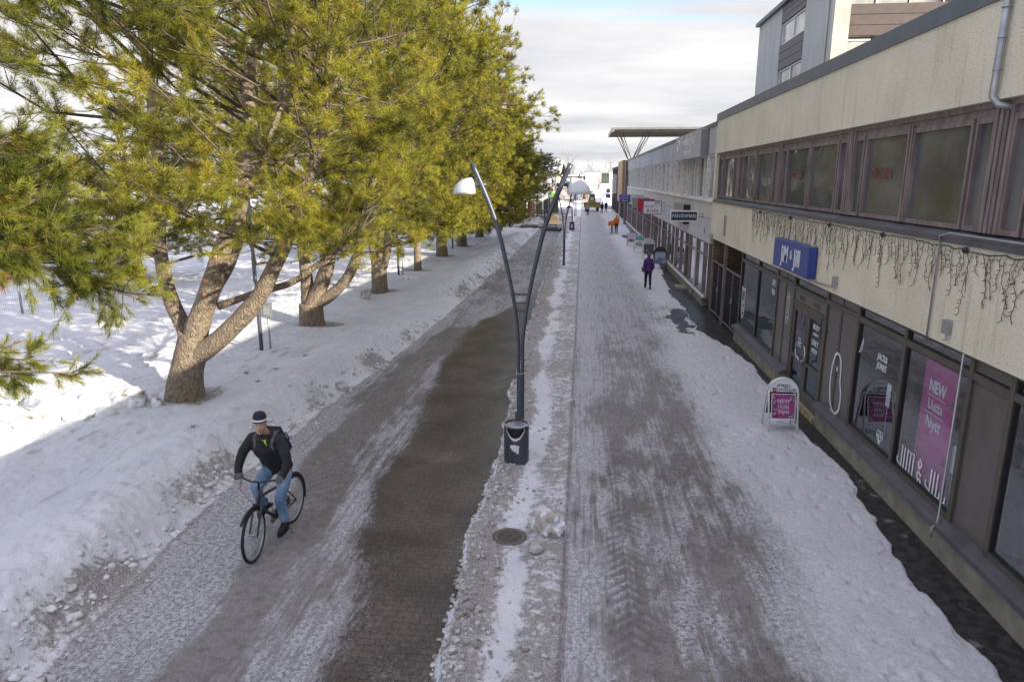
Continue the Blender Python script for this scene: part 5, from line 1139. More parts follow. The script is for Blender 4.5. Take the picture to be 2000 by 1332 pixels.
def ab_extras(t):
    h = 1.13; lean = .25
    def P(u, v, off): return (u, -(lean * (1 - v / h) + .02 + off), v)
    def quad(u0, u1, v0, v1, off=.01): return MB().add([P(u0, v0, off), P(u1, v0, off), P(u1, v1, off), P(u0, v1, off)], [(0, 1, 2, 3)])
    quad(-.235, -.15, .855, .935).build('red_logo', M['red'], t)
    text(t, 'WEEK', .03, M['white_vinyl'], P(-.192, .895, .016), (1, 0, 0), (0, .2, 1), .9, .001)
    m = MB()
    for a, b, c, d in ((-.25, .25, .275, .30), (-.25, .25, .80, .815), (-.25, -.235, .30, .80), (.235, .25, .30, .80)): m.add([P(a, c, .012), P(b, c, .012), P(b, d, .012), P(a, d, .012)], [(0, 1, 2, 3)])
    m.build('poster_frame', M['white'], t)
    m = MB(); m.add([P(-.11, .605, .011), P(.11, .605, .011), P(.11, .60, .011), P(-.11, .60, .011)], [(0, 1, 2, 3)]).add([P(-.11, .495, .011), P(.11, .495, .011), P(.11, .49, .011), P(-.11, .49, .011)], [(0, 1, 2, 3)]); m.build('line', M['white_vinyl'], t)
    rr = random.Random(9)
    for nm, mt_, sz in (('dark_leaves', M['navy'], .055), ('pale_flowers', M['mull'], .040)):
        m = MB()
        for cx, cz in ((-.19, .72), (-.17, .62), (-.18, .50), (-.19, .38), (.17, .74), (.20, .70), (.14, .34), (.19, .40), (.20, .32)):
            cx += rr.uniform(-.02, .02); cz += rr.uniform(-.02, .02)
            for i in range(5):
                a = i * 1.256 + rr.random(); s = sz * rr.uniform(.6, 1.1); m.add([P(cx, cz, .011), P(cx + s * math.cos(a - .25), cz + s * math.sin(a - .25), .011), P(cx + s * 1.2 * math.cos(a), cz + s * 1.2 * math.sin(a), .011), P(cx + s * math.cos(a + .25), cz + s * math.sin(a + .25), .011)], [(0, 1, 2, 3)])
        m.build(nm, mt_, t)
ab_extras(ab)
def simple_print(t, w, h, lean, mat, seed, n=9, dark=None):
    def P(u, v, off=.012): return (u, -(lean * (1 - v / h) + .02 + off), v)
    r = random.Random(seed); m = MB()
    for i in range(n):
        a = r.uniform(-w * .38, w * .1); b = a + r.uniform(.08, w * .3); c = r.uniform(h * .32, h * .58); d = c + r.uniform(.02, .07)
        m.add([P(a, c), P(b, c), P(b, d), P(a, d)], [(0, 1, 2, 3)])
    m.build('print', mat, t)
t, _ = a_board('black arched advertising board with a pale blue poster, beside the woman in violet', 5.02 - .25, 42.3, .05, .72, 1.30, M['black'], M['black'], pmat('pale_blue_poster', (0.30, 0.36, 0.45), (0.12, 0.17, 0.25), 2.5, 0.5, lo=.42, hi=.52), [('AUTOKOULU', .09, M['white_vinyl'], 0, .98, 1)], True, .3)
t, _ = a_board('pale grey arched advertising board with a dark framed picture, second behind the black board', 4.55, 47.2, .05, .72, 1.35, M['mull'], M['panel3'], M['greybag'], [('Sirius', .1, M['ink'], 0, 1.12, 1)], True, .3); 
simple_print(t, .72, 1.35, .3, M['white'], 4, 1)
t, _ = a_board('white advertising board with a teal arched top, behind the grey one', 4.25, 51.4, .05, .72, 1.25, M['white'], M['teal'], M['white'], (), True, .3); simple_print(t, .72, 1.25, .3, M['greybag'], 6, 10)
t, _ = a_board('square grey framed advertising board, farthest of the boards', 4.05, 56.5, .05, .68, 1.05, M['galv'], M['galv'], M['panel3'], (), False, .3); simple_print(t, .68, 1.05, .3, M['navy'], 8, 10)
t, _ = a_board('white arched board with a violet top standing in the street beyond the taxi', -1.9, 103, .0, .8, 1.5, M['white'], M['purple'], M['white'], (), True, .2)

# ================================================================== PARK POSTS AND FENCE
def park_post(label, x, y, h, n=0):
    t = thing('park_lamp_post', label, 'post', 'black posts among the pines'); MB().lathe([(.06, -.1), (.06, 1.25), (.045, 1.3), (.04, h), (.001, h)], 12).build('shaft', M['grey_steel'], t)
    MB().lathe([(.001, h + .35), (.16, h + .30), (.24, h + .12), (.20, h), (.04, h)], 14).build('lamp_head', M['black'], t); place(t, x, y); return t
park_post('near black park post beside the meter box behind the big pine', -9.80, 19.8, 4.6)
park_post('black park post beside the meter box, right of the third pine', -9.88, 36.5, 4.2); park_post('black park post just beyond the fifth pine', -9.7, 51.6, 4.2)
park_post('black park post far out in the open park left of the first fork', -16.4, 33.0, 4.2)
def meter_box(label, x, y, s=1.0):
    t = thing('meter_box', label, 'meter box', 'small boxes on stakes beside the park posts'); MB().tube([(0, 0, -.1), (0, 0, 1.35)], .03, 8).build('stake', M['galv'], t); MB().box(-.12, .12, -.09, .09, 1.0, 1.42).box(-.14, .14, -.11, .11, 1.42, 1.45).build('box', M['galv'], t, .01); MB().box(-.09, .09, -.10, -.09, 1.1, 1.32).build('window', M['glass_far'], t); place(t, x, y); t.scale = (s, s, s)
meter_box('grey meter box with a small window on a stake near the big pine', -9.58, 19.95); meter_box('grey box on a stake beside the farther park post', -9.7, 36.7, .95)
def fence():
    t = thing('mesh_fence', 'wire mesh construction fence with dark red banner at the left edge of the park', 'fence')
    P0 = Vector((-25.5, 20.3, 0)); P1 = Vector((-20.6, 27.4, 0)); d = (P1 - P0); L = d.length; d.normalize(); n = Vector((-d.y, d.x, 0))
    w = MB(); i = 0
    while i * .07 < L: p = P0 + d * (i * .07); w.tube([p + Vector((0, 0, .15)), p + Vector((0, 0, 2.0))], .004, 3, caps=False); i += 1
    for k in range(13): z = .15 + k * .154; w.tube([P0 + Vector((0, 0, z)), P1 + Vector((0, 0, z))], .004, 3, caps=False)
    w.build('mesh', M['galv'], t); b = P0 + n * .06
    MB().add([b + Vector((0, 0, .25)), b + d * 2.9 + Vector((0, 0, .25)), b + d * 4.1 + Vector((0, 0, 1.75)), b + Vector((0, 0, 1.75))], [(0, 1, 2, 3)]).build('banner', brick_mat('banner_print', (0.20, 0.05, 0.045), (0.17, 0.04, 0.04), (0.35, 0.30, 0.30), bw=.16, bh=.07), t)
    for k in (0, .36, .66, 1): p = P0 + d * L * k; MB().tube([p, p + Vector((0, 0, 2.1))], .045, 8).build('post', M['galv'], t)
    p = P0 + d * L * .86; MB().tube([p + Vector((0, 0, 2.0)), p + Vector((.12, .1, 1.4)), p + Vector((.2, .2, .3))], .03, 6).build('red_strap', M['red'], t); rebase(t, tuple(P0))
fence()
def park_string():
    t = thing('string_lights', 'thin light cable hanging between the black park post and the second pine', 'string lights'); c = MB()
    A, B = Vector((-9.8, 19.8, 3.1)), Vector((-9.0, 24.0, 3.3)); q = [A.lerp(B, i / 16) + Vector((0, 0, -.55 * math.sin(math.pi * i / 16))) for i in range(17)]; c.tube(q, .012, 4, caps=False)
    for p in q[1:-1:2]: c.ell(p - Vector((0, 0, .04)), (.02, .02, .035), 6, 4)
    c.build('cable', M['black'], t); rebase(t, tuple(A))
park_string()
# signs and poles down the street
for lb, x, y, z1, pl in (('thin pole with a narrow plate in the ploughed snow beyond the lamps', -.78, 103, 2.9, (.0, .0, 0)), ('pole carrying a pale blue plate near the cross street', -.70, 130, 3.0, (.55, 1.1, 1))):
    t = thing('road_sign', lb, 'road sign'); MB().tube([(0, 0, -.1), (0, 0, z1)], .04, 8).build('pole', M['galv'], t)
    if pl[2]: MB().box(-.3, .3, -.06, -.04, z1 - 1.1, z1).build('plate', pmat('pale_blue_plate', (0.25, 0.30, 0.55)), t)
    else: MB().box(-.12, .12, -.06, -.04, z1 - .5, z1).build('plate', M['white'], t)
    place(t, x, y)
def flags():
    for lb, x, y in (('white flag with blue cross hanging on the left flagpole above the street end', -5.2, 108), ('pale flag hanging on the taller flagpole beside it', -4.1, 112)):
        t = thing('flag', lb, 'flag', 'flags over the street end'); z = 8.6 if x > -5 else 8.0
        MB().tube([(0, 0, 0), (0, 0, z)], .06, 8).lathe([(.001, z + .15), (.1, z + .05), (.06, z)], 10).build('pole', M['white'], t)
        vs = []; fs = []
        for i in range(9):
            for j in range(7): u = i / 8; v = j / 6; vs.append((.08 + u * .95 * (1 - .35 * v), .12 * math.sin(u * 7 + v * 2), z - .1 - v * 1.9 - u * .55 * (1 - v * .2)))
        for i in range(8):
            for j in range(6): a = i * 7 + j; fs.append((a, a + 1, a + 8, a + 7))
        ms = [M['white'], M['signblue']]; mb = MB()
        for f in fs:
            i, j = divmod(f[0], 7); mb.add([vs[k] for k in f], [(0, 1, 2, 3)], 1 if (j in (2,) or i in (2, 3)) and x < -5 else 0, True)
        mb.build('cloth', ms, t); t.location = (x, y, 0)
flags()
# ================================================================== BICYCLES
def make_wheel(parent, x, r=.35, steer=0):
    w = thing('wheel', None, None); w.parent = parent; w.location = (x, 0, r); w.rotation_euler = (0, 0, steer)
    MB().torus((0, 0, 0), r - .018, .021, 44, 8, 'y').build('tyre', M['rubber'], w); MB().torus((0, 0, 0), r - .042, .011, 44, 6, 'y').lathe([(.001, -.045), (.022, -.045), (.022, .045), (.001, .045)], 10, axis='y').build('rim', M['galv'], w)
    sp = MB()
    for i in range(28):
        a = 2 * math.pi * i / 28; b = a + (.35 if i % 2 else -.35); sg = .035 if (i // 2) % 2 else -.035; sp.tube([(.022 * math.cos(b), sg, .022 * math.sin(b)), ((r - .045) * math.cos(a), 0, (r - .045) * math.sin(a))], .0016, 3, caps=False)
    sp.build('spokes', M['galv'], w); return w
def make_bike(name, label, frame=None, steer=.10, group=None, basket=False):
    frame = frame or M['bikeframe']; t = thing(name, label, 'bicycle', group); r = .355
    make_wheel(t, .60, r, steer); make_wheel(t, -.46, r)
    bb = (0, 0, .30); st = (-.17, 0, .82); hd = (.40, 0, .84); hdb = (.435, 0, .68)
    f = MB(); f.tube([bb, st], .017, 10).tube([bb, hdb], .022, 10).tube([(-.135, 0, .72), (.40, 0, .80)], .019, 10).tube([hdb, (.385, 0, .90)], .021, 10)
    for s in (-.045, .045): f.tube([(0, s * .6, .30), (-.46, s * 1.3, .355)], .010, 8).tube([(-.14, s * .5, .74), (-.46, s * 1.3, .355)], .009, 8)
    f.build('frame', frame, t)
    fk = MB(); cs, sn = math.cos(steer), math.sin(steer)
    fk.tube([(.435, 0, .72), (.44, 0, .70)], .03, 8)
    for s in (-.055, .055): fk.tube([(.44, s, .72), (.50, s, .58), (.585, s, .40), (.60, s, .355)], [.017, .016, .013, .011], 8)
    fk.build('fork', frame, t)
    h = MB(); h.tube([(.39, 0, .90), (.375, 0, 1.0), (.44, 0, 1.03)], .016, 8)
    h.tube([(.30, -.31, 1.045), (.38, -.22, 1.045), (.44, -.06, 1.03), (.44, .06, 1.03), (.38, .22, 1.045), (.30, .31, 1.045)], .0125, 8); h.build('handlebar', M['black'], t)
    for s in (-1, 1):
        MB().tube([(.335, s * .26, 1.047), (.285, s * .335, 1.045)], .018, 8).build('grip', M['rubber'], t); MB().tube([(.38, s * .22, 1.04), (.43, s * .24, 1.02), (.40, s * .30, 1.01)], .006, 6).build('brake_lever', M['chrome'], t)
    c = MB(); c.tube([(.42, -.2, 1.04), (.56, -.16, .98), (.56, -.05, .84), (.46, -.02, .72)], .004, 5).tube([(.42, .2, 1.04), (.58, .12, .95), (.54, .03, .80), (.45, 0, .70)], .004, 5); c.build('cable', M['black'], t)
    s = MB(); s.tube([st, (-.19, 0, .93)], .014, 8).build('seat_post', M['chrome'], t)
    s = MB(); s.ell((-.20, 0, .955), (.145, .075, .035), 14, 8).ell((-.06, 0, .955), (.09, .03, .026), 10, 6); s.build('saddle', M['rubber'], t)
    g = MB(); g.lathe([(.001, -.005), (.085, -.005), (.085, .005), (.001, .005)], 20, (0, -.055, .30), axis='y').tube([(0, -.07, .30), (-.03, -.08, .46)], .011, 6).tube([(0, .07, .30), (.03, .08, .14)], .011, 6).tube([(0, -.07, .30), (0, .07, .30)], .015, 8); g.build('crank', M['galv'], t)
    MB().box(-.085, .02, -.16, -.085, .45, .475).build('pedal', M['rubber'], t); MB().box(-.02, .085, .085, .16, .125, .15).build('pedal', M['rubber'], t)
    MB().torus((-.46, 0, .355), .375, .022, 24, 5, 'y', arc=(20, 200)).build('mudguard', M['black'], t); MB().torus((.60, 0, .355), .375, .020, 16, 5, 'y', arc=(45, 150)).build('mudguard', M['black'], t)
    MB().box(-.50, .05, -.075, -.06, .26, .37).build('chain_guard', M['black'], t)
    MB().tube([(-.05, .06, .32), (-.10, .16, .03)], .008, 6).build('kickstand', M['chrome'], t)
    if basket: MB().box(.48, .80, -.16, .16, .88, 1.08).build('basket', M['black'], t)
    return t
# ================================================================== PEOPLE
def limb(mb, pts, rad, n=12):
    mb.tube(pts, rad, n, caps=True)
    for p, r in zip(pts, rad if not isinstance(rad, (int, float)) else [rad] * len(pts)): mb.ell(p, (r * .99,) * 3, 10, 6)
def head_mesh(t, c, yaw=0, pitch=0, s=1.0, beard=True, name='body', neck=None):
    """one continuous skin mesh: neck, head, nose, ears, brow, lips. +x is the face"""
    from mathutils import Euler
    q = Euler((0, pitch, yaw)).to_matrix(); c = Vector(c); mb = MB()
    def E(p, r, n=18, k=12): mb.ell(c + q @ (Vector(p) * s), [a * s for a in r], n, k, rot=q)
    E((-.012, 0, .03), (.098, .077, .098)); E((.022, 0, -.035), (.072, .058, .075)); E((.045, 0, -.085), (.038, .040, .030)); E((.085, 0, -.02), (.020, .016, .022)); E((.080, 0, .005), (.013, .010, .035)); E((.070, 0, .035), (.024, .055, .012)); E((.078, 0, -.058), (.014, .026, .007)); E((.076, 0, -.070), (.014, .022, .008))
    E((.050, .042, -.022), (.025, .020, .022)); E((.050, -.042, -.022), (.025, .020, .022))
    for sg in (-1, 1): E((-.01, sg * .078, 0), (.018, .010, .032), 8, 6)
    if neck: mb.tube([c + q @ Vector((-.02, 0, -.03)), neck, Vector(neck) + Vector((-.02, 0, -.10))], [.055 * s, .058 * s, .07 * s], 14)
    b = fused(mb, name, M['skin'], t, .0065, 3)
    e = MB()
    for sg in (-1, 1): e.ell(c + q @ (Vector((.076, sg * .030, .012)) * s), (.011 * s, .013 * s, .0085 * s), 10, 6)
    e.build('eyes', M['white'], t); e = MB()
    for sg in (-1, 1): e.ell(c + q @ (Vector((.0855, sg * .030, .012)) * s), (.003 * s, .006 * s, .006 * s), 8, 5)
    e.build('iris', M['ink'], t); e = MB()
    for sg in (-1, 1): e.tube([c + q @ (Vector((.088, sg * .012, .031)) * s), c + q @ (Vector((.090, sg * .03, .036)) * s), c + q @ (Vector((.080, sg * .048, .030)) * s)], [.003 * s, .004 * s, .002 * s], 5)
    e.tube([c + q @ (Vector((.090, -.020, -.064)) * s), c + q @ (Vector((.0945, 0, -.062)) * s), c + q @ (Vector((.090, .020, -.064)) * s)], .0022 * s, 5)
    e.build('brow', M['frame_brown'], t); return b, q, c
def glove(t, wrist, palm, fdir, down, side, m, s=1.0, curl=1.0):
    """gloved hand: palm plus four fingers closing round a bar and a thumb from the palm's side"""
    W_ = Vector(wrist); P = Vector(palm); f = Vector(fdir).normalized(); d = Vector(down).normalized(); sd = Vector(side).normalized(); mb = MB()
    mb.tube([W_, W_.lerp(P, .5), P], [.032 * s, .036 * s, .034 * s], 12); mb.ell(P, (.042 * s, .042 * s, .030 * s), 12, 8)
    for i, L in enumerate((.030, .034, .032, .026)):
        k = P + sd * ((i - 1.5) * .021 * s) + f * .025 * s
        a = k + f * L * s; b = a + (f * .25 + d).normalized() * .026 * s * curl; c = b + (-f * .8 + d * .6).normalized() * .020 * s * curl
        mb.tube([k - f * .02 * s, k, a, b, c], [.012 * s, .0125 * s, .0115 * s, .0105 * s, .009 * s], 8)
    k = P + sd * .034 * s - f * .01 * s; mb.tube([k - sd * .01, k + sd * .018 * s + f * .012 * s + d * .012 * s, k + f * .036 * s + d * .030 * s + sd * .01 * s], [.014 * s, .0125 * s, .010 * s], 8)
    return fused(mb, 'glove', m, t, .0055, 2)
def shoe(t, ankle, heading, m, s=1.0, pitch=0.0):
    A = Vector(ankle); h = Vector((math.cos(heading), math.sin(heading), 0)); n = Vector((-h.y, h.x, 0)); mb = MB(); u = Vector((0, 0, 1))
    hp = (h * math.cos(pitch) - u * math.sin(pitch)); up = (u * math.cos(pitch) + h * math.sin(pitch))
    mb.tube([A + up * .05, A - up * .02, A + hp * .05 - up * .055, A + hp * .15 - up * .075, A + hp * .195 - up * .08], [.050 * s, .052 * s, .050 * s, .042 * s, .026 * s], 12); mb.ell(A - hp * .03 - up * .06, (.045 * s, .042 * s, .04 * s), 10, 7)
    o = fused(mb, 'shoe', m, t, .008, 2)
    v = []; 
    for a in np.linspace(0, 2 * math.pi, 16, endpoint=False): v.append(A + hp * (.07 + .145 * math.cos(a)) + n * (.045 * math.sin(a) * (1 + .15 * math.cos(a))) - up * .105)
    mb2 = MB(); mb2.add(v + [p - up * .022 for p in v], [tuple(range(16)), tuple(reversed(range(16, 32)))] + [(i, (i + 1) % 16, 16 + (i + 1) % 16, 16 + i) for i in range(16)]); mb2.build('sole', M['rubber'], o); return o

FW = Vector((-.07, -1, 0)).normalized(); RZ = math.atan2(FW.y, FW.x)
def cyclist():
    B = (-4.48, 9.08); S = 1.09
    bike = make_bike('bicycle', 'dark grey bicycle with black mudguards ridden by the man with a rucksack', steer=.12); bike.location = (*B, .0); bike.rotation_euler = (0, 0, RZ); bike.scale = (S,) * 3
    t = thing('person', 'man in a black jacket, jeans and striped knitted hat riding the bicycle with a rucksack', 'person', loc=(*B, 0), rz=RZ); t.scale = (S,) * 3
    hip = Vector((-.16, 0, 1.02)); 
    # jeans: pelvis and both legs, one surface
    j = MB(); j.ell(hip, (.15, .175, .13)); j.tube([hip, hip + Vector((.05, 0, .14))], [.16, .15], 14)
    limb(j, [(-.15, -.10, 1.0), (.05, -.125, .90), (.235, -.13, .845)], [.105, .092, .074]); limb(j, [(.235, -.13, .845), (.19, -.13, .70), (.10, -.125, .545)], [.074, .070, .062])
    limb(j, [(-.15, .10, 1.0), (-.04, .125, .82), (.10, .125, .64)], [.105, .092, .074]); limb(j, [(.10, .125, .64), (.06, .122, .46), (.0, .12, .29)], [.074, .072, .066])
    # folds in the cloth
    for k in range(7): j.torus((.09 - .012 * k, .124, .60 - k * .048), .070 + .004 * (k % 2), .006, 14, 5, 'z')
    fused(j, 'jeans', M['denim'], t, .010, 2)
    shoe(t, (.08, -.12, .56), .05, M['rubber'], 1.0, .1); shoe(t, (.01, .12, .255), .0, M['rubber'], 1.0, .05)
    # jacket
    k = MB(); ch = Vector((.08, 0, 1.44))
    k.tube([(-.17, 0, 1.02), (-.11, 0, 1.14), (-.01, 0, 1.28), (.07, 0, 1.42), (.11, 0, 1.52)], [.17, .165, .175, .185, .13], 18)
    for y in (-.12, .12): k.tube([(-.15, y, 1.0), (-.08, y * .9, 1.15), (.02, y, 1.30), (.07, y * 1.2, 1.45)], [.10, .10, .115, .12], 14)
    k.ell((.05, -.03, 1.22), (.10, .12, .14)); k.ell((.08, -.17, 1.49), (.105, .085, .085)); k.ell((.08, .17, 1.49), (.105, .085, .085))
    AL = [(.09, .20, 1.49), (.19, .31, 1.33), (.21, .335, 1.24)]; FL = [(.21, .335, 1.24), (.27, .335, 1.15), (.315, .315, 1.095)]
    AR = [(.09, -.20, 1.49), (.20, -.29, 1.34), (.235, -.315, 1.25)]; FR = [(.235, -.315, 1.25), (.29, -.32, 1.16), (.325, -.31, 1.10)]
    for A_, F_ in ((AL, FL), (AR, FR)): limb(k, A_, [.082, .070, .063]); limb(k, F_, [.063, .056, .050])
    k.torus((.12, 0, 1.56), .085, .035, 20, 8, 'z'); k.tube([(.03, -.09, 1.55), (-.03, 0, 1.56), (.03, .09, 1.55)], [.04, .055, .04], 10)
    fused(k, 'jacket', M['jacket'], t, .011, 2)
    for pts in (FL, FR):
        p = Vector(pts[-1]); MB().tube([p - Vector((.02, 0, -.02)), p + Vector((.012, 0, -.014))], [.053, .050], 12).build('cuff', M['black'], t)
    glove(t, (.315, .315, 1.095), (.33, .30, 1.075), (.8, -.1, -.25), (0, 0, -1), (0, -1, 0), M['greybag'], 1.15); glove(t, (.325, -.31, 1.10), (.335, -.295, 1.078), (.8, .1, -.25), (0, 0, -1), (0, 1, 0), M['greybag'], 1.15)
    hc = (.215, -.005, 1.735); b, q, c = head_mesh(t, hc, .40, -.05, 1.04, neck=(.13, 0, 1.60))
    def hat_ring(z0, z1, m, nm, ex=.0):
        r = []
        for z in np.linspace(z0, z1, 5):
            rr = math.sqrt(max(.0004, 1 - ((z - .03) / .118) ** 2)); r.append((rr, z))
        mb = MB(); vs = []
        for rr, z in r:
            for i in range(24): a = 2 * math.pi * i / 24; vs.append(c + q @ Vector(((.109 + ex) * rr * math.cos(a) - .014, (.089 + ex) * rr * math.sin(a), z)))
        mb.add(vs, [(i * 24 + jj, i * 24 + (jj + 1) % 24, (i + 1) * 24 + (jj + 1) % 24, (i + 1) * 24 + jj) for i in range(4) for jj in range(24)], 0, True); mb.build(nm, m, t)
    hat_ring(.045, .062, M['navy'], 'hat_band', .004); hat_ring(.062, .082, M['white'], 'hat_stripe', .006); hat_ring(.082, .092, M['navy'], 'hat_band', .004); hat_ring(.092, .100, M['mull'], 'hat_stripe', .005)
    hh = MB(); vs = []
    pr = [(.109, .088, .096), (.104, .085, .118), (.092, .076, .143), (.070, .058, .164), (.035, .03, .175), (.001, .001, .178)]
    for a_, b_, z in pr:
        for i in range(24): a = 2 * math.pi * i / 24; vs.append(c + q @ Vector((a_ * math.cos(a) - .018, b_ * math.sin(a), z)))
    hh.add(vs, [(i * 24 + jj, i * 24 + (jj + 1) % 24, (i + 1) * 24 + (jj + 1) % 24, (i + 1) * 24 + jj) for i in range(5) for jj in range(24)], 0, True); hh.build('hat', M['navy'], t)
    # stubble / zip and cord
    MB().tube([(.20, .035, 1.56), (.235, .05, 1.50), (.225, .075, 1.45), (.22, .055, 1.50), (.205, .04, 1.55)], .006, 6).tube([(.20, -.04, 1.56), (.22, -.045, 1.52)], .006, 6).build('cord', M['yellow'], t)
    # rucksack on the back, with both straps
    r = MB(); r.obox((-.11, .03, 1.40), (.17, .27, .44), (0, .5, 0), taper=.78); r.ell((-.16, .03, 1.36), (.10, .12, .16), 18, 12, rot=Matrix.Rotation(.45, 3, 'Y')); r.tube([(-.16, -.08, 1.30), (-.14, .11, 1.30)], .07, 10)
    rk = thing('rucksack', 'dark rucksack with blue trim worn on the back of the cyclist', 'rucksack', loc=(*B, 0), rz=RZ); rk.scale = (S,) * 3
    fused(r, 'bag', M['navy'], rk, .012, 2); MB().tube([(-.12, .16, 1.52), (-.18, .17, 1.42), (-.2, .15, 1.32)], .01, 6).build('trim', M['signblue'], rk)
    st = MB()
    for s in (-1, 1):
        P_ = [(-.03, s * .115, 1.575), (.06, s * .125, 1.60), (.165, s * .125, 1.54), (.20, s * .115, 1.44), (.165, s * .125, 1.32)]
        for i in range(len(P_) - 1): 
            a, b2 = Vector(P_[i]), Vector(P_[i + 1]); w = Vector((0, .026, 0)); off = (b2 - a).cross(Vector((0, 1, 0))).normalized() * -.012; st.add([a - w, a + w, b2 + w, b2 - w, a - w + off, a + w + off, b2 + w + off, b2 - w + off], [(0, 1, 2, 3), (4, 5, 6, 7), (0, 1, 5, 4), (2, 3, 7, 6), (0, 3, 7, 4), (1, 2, 6, 5)], 0, True)
    st.build('strap', M['greybag'], rk)
cyclist()

def walker(label, x, y, rz, top, legs, hair, h=1.68, step=.20, bag=None, coat=0.0, hood=True, arms=.12, hat=None, extra=None):
    """figure facing +x locally"""
    k = h / 1.75; t = thing('person', label, 'person', loc=(x, y, gh(x, y) + .0), rz=rz); t.scale = (k,) * 3
    l = MB(); l.ell((0, 0, .95), (.13, .165, .13))
    for s in (-1, 1): 
        f = step * s; limb(l, [(0, s * .09, .92), (f * .45, s * .095, .52), (f * 1.0 - (.10 if f < 0 else 0), s * .09, .12 + (.07 if f < 0 else 0))], [.10, .075, .058])
        shoe(t, (f * 1.0 - (.10 if f < 0 else 0) + .0, s * .09, .115 + (.07 if f < 0 else 0)), 0, M['rubber'] if extra != 'boots' else M['frame_brown'], 1.0, .5 if f < 0 else 0)
    fused(l, 'trousers', legs, t, .012, 2)
    j = MB(); z0 = .92 - coat
    j.tube([(0, 0, z0), (.0, 0, 1.05), (-.01, 0, 1.25), (-.01, 0, 1.40), (0, 0, 1.47)], [.16 + coat * .1, .145, .15, .155, .09], 18)
    for yy in (-.08, .08): j.tube([(0, yy, z0), (0, yy * .8, 1.08), (0, yy, 1.28), (0, yy * 1.1, 1.40)], [.12, .105, .115, .10], 14)
    hands = []
    for s in (-1, 1):
        a = -arms * s; limb(j, [(0, s * .165, 1.40), (a * .5, s * .225, 1.14), (a * 1.6 + .04, s * .25, .93)], [.070, .055, .045]); hands.append(((a * 1.6 + .04, s * .25, .93), s, a))
    j.torus((0, 0, 1.49), .075, .035, 18, 8, 'z')
    if hood: j.ell((-.085, 0, 1.46), (.075, .11, .07))
    fused(j, 'jacket', top, t, .012, 2)
    for w, s, a in hands:
        w = Vector(w); mb = MB(); d = Vector((a * .5 + .1, 0, -1)).normalized(); mb.tube([w, w + d * .05, w + d * .09], [.030, .036, .030], 10)
        for i in range(4): p = w + d * .085 + Vector(((i - 1.5) * .019, 0, 0)); mb.tube([p, p + d * .035, p + d * .065 + Vector((0, -s * .018, 0))], [.0105, .010, .008], 6)
        p = w + d * .04 + Vector((.028, 0, 0)); mb.tube([p, p + Vector((.018, 0, -.02)), p + Vector((.02, -s * .008, -.05))], [.012, .011, .009], 6); fused(mb, 'hand', M['skin'], t, .006, 1)
    head_mesh(t, (.02, 0, 1.63), 0, .05, 1.0, neck=(0, 0, 1.50))
    hm = MB(); hm.ell((-.012, 0, 1.665), (.112, .093, .110), 18, 12); hm.ell((-.05, 0, 1.60), (.075, .086, .09), 14, 10); fused(hm, 'hair' if hat is None else 'hat', hair, t, .009, 2)
    if bag is not None:
        b = thing('shoulder_bag', 'dark grey shoulder bag hanging at the hip of the woman in violet', 'bag', loc=t.location, rz=rz); b.scale = (k,) * 3
        MB().obox((-.08, .27, .96), (.30, .12, .24), (0, .1, 0)).build('pouch', bag, b, .03); MB().tube([(-.10, .22, 1.10), (-.17, .12, 1.30), (-.10, .09, 1.50), (.03, .10, 1.51), (.12, .16, 1.3), (.02, .24, 1.08)], .014, 6).build('strap', M['black'], b)
    return t
walker('woman in a violet hooded jacket walking away on the icy walk with a shoulder bag', 3.30, 34.0, R(92), M['purple'], M['navy'], M['frame_brown'], 1.74, .15, M['greybag'], .06, extra='boots')
walker('distant walker in a rose grey jacket and dark trousers walking toward the camera', .85, 103.5, R(-90), M['pinkjacket'], M['navy'], M['frame_brown'], 1.72, .2, None, .02)
walker('left one of two distant walkers in dark clothes near the loader', 3.10, 109.5, R(95), M['navy'], M['navy'], M['black'], 1.75, .2, None, .02)
walker('right one of two distant walkers in dark clothes near the loader', 3.85, 113.5, R(-80), M['navy'], M['navy'], M['black'], 1.75, .2, None, .02)

def mail_bike():
    bx, by, rz = 3.02, 69.6, R(-98)
    b = make_bike('cargo_bicycle', 'orange delivery bicycle loaded with boxes front and rear held by the worker in orange', M['orangebox'], 0); b.location = (bx, by, gh(bx, by)); b.rotation_euler = (0, 0, rz)
    for nm, c, s in (('front_crate', (.62, 0, .98), (.46, .62, .36)), ('rear_crate', (-.52, 0, .98), (.44, .56, .34))):
        x, y, z = c; a, d, e = s
        m = MB().box(x - a / 2, x + a / 2, y - d / 2, y + d / 2, z - e / 2, z - e / 2 + .02).box(x - a / 2, x + a / 2, y - d / 2, y - d / 2 + .02, z - e / 2 + .02, z + e / 2).box(x - a / 2, x + a / 2, y + d / 2 - .02, y + d / 2, z - e / 2 + .02, z + e / 2).box(x - a / 2, x - a / 2 + .02, y - d / 2 + .02, y + d / 2 - .02, z - e / 2 + .02, z + e / 2).box(x + a / 2 - .02, x + a / 2, y - d / 2 + .02, y + d / 2 - .02, z - e / 2 + .02, z + e / 2)
        m.ell((x, y, z + .08), (a * .42, d * .42, .18), 12, 8); m.build(nm, M['orangebox'], b)
    MB().tube([(.62, .2, .80), (.62, .2, .02)], .012, 6).tube([(.62, -.2, .80), (.62, -.2, .02)], .012, 6).tube([(.62, -.2, .03), (.62, .2, .03)], .012, 6).build('stand', M['galv'], b)
    walker('delivery worker in an orange jacket and red helmet standing beside the loaded bicycle', 3.42, 69.5, R(-95), M['orange'], M['navy'], M['crimson'], 1.78, .08, None, .0, hat=True, arms=-.1)
mail_bike()
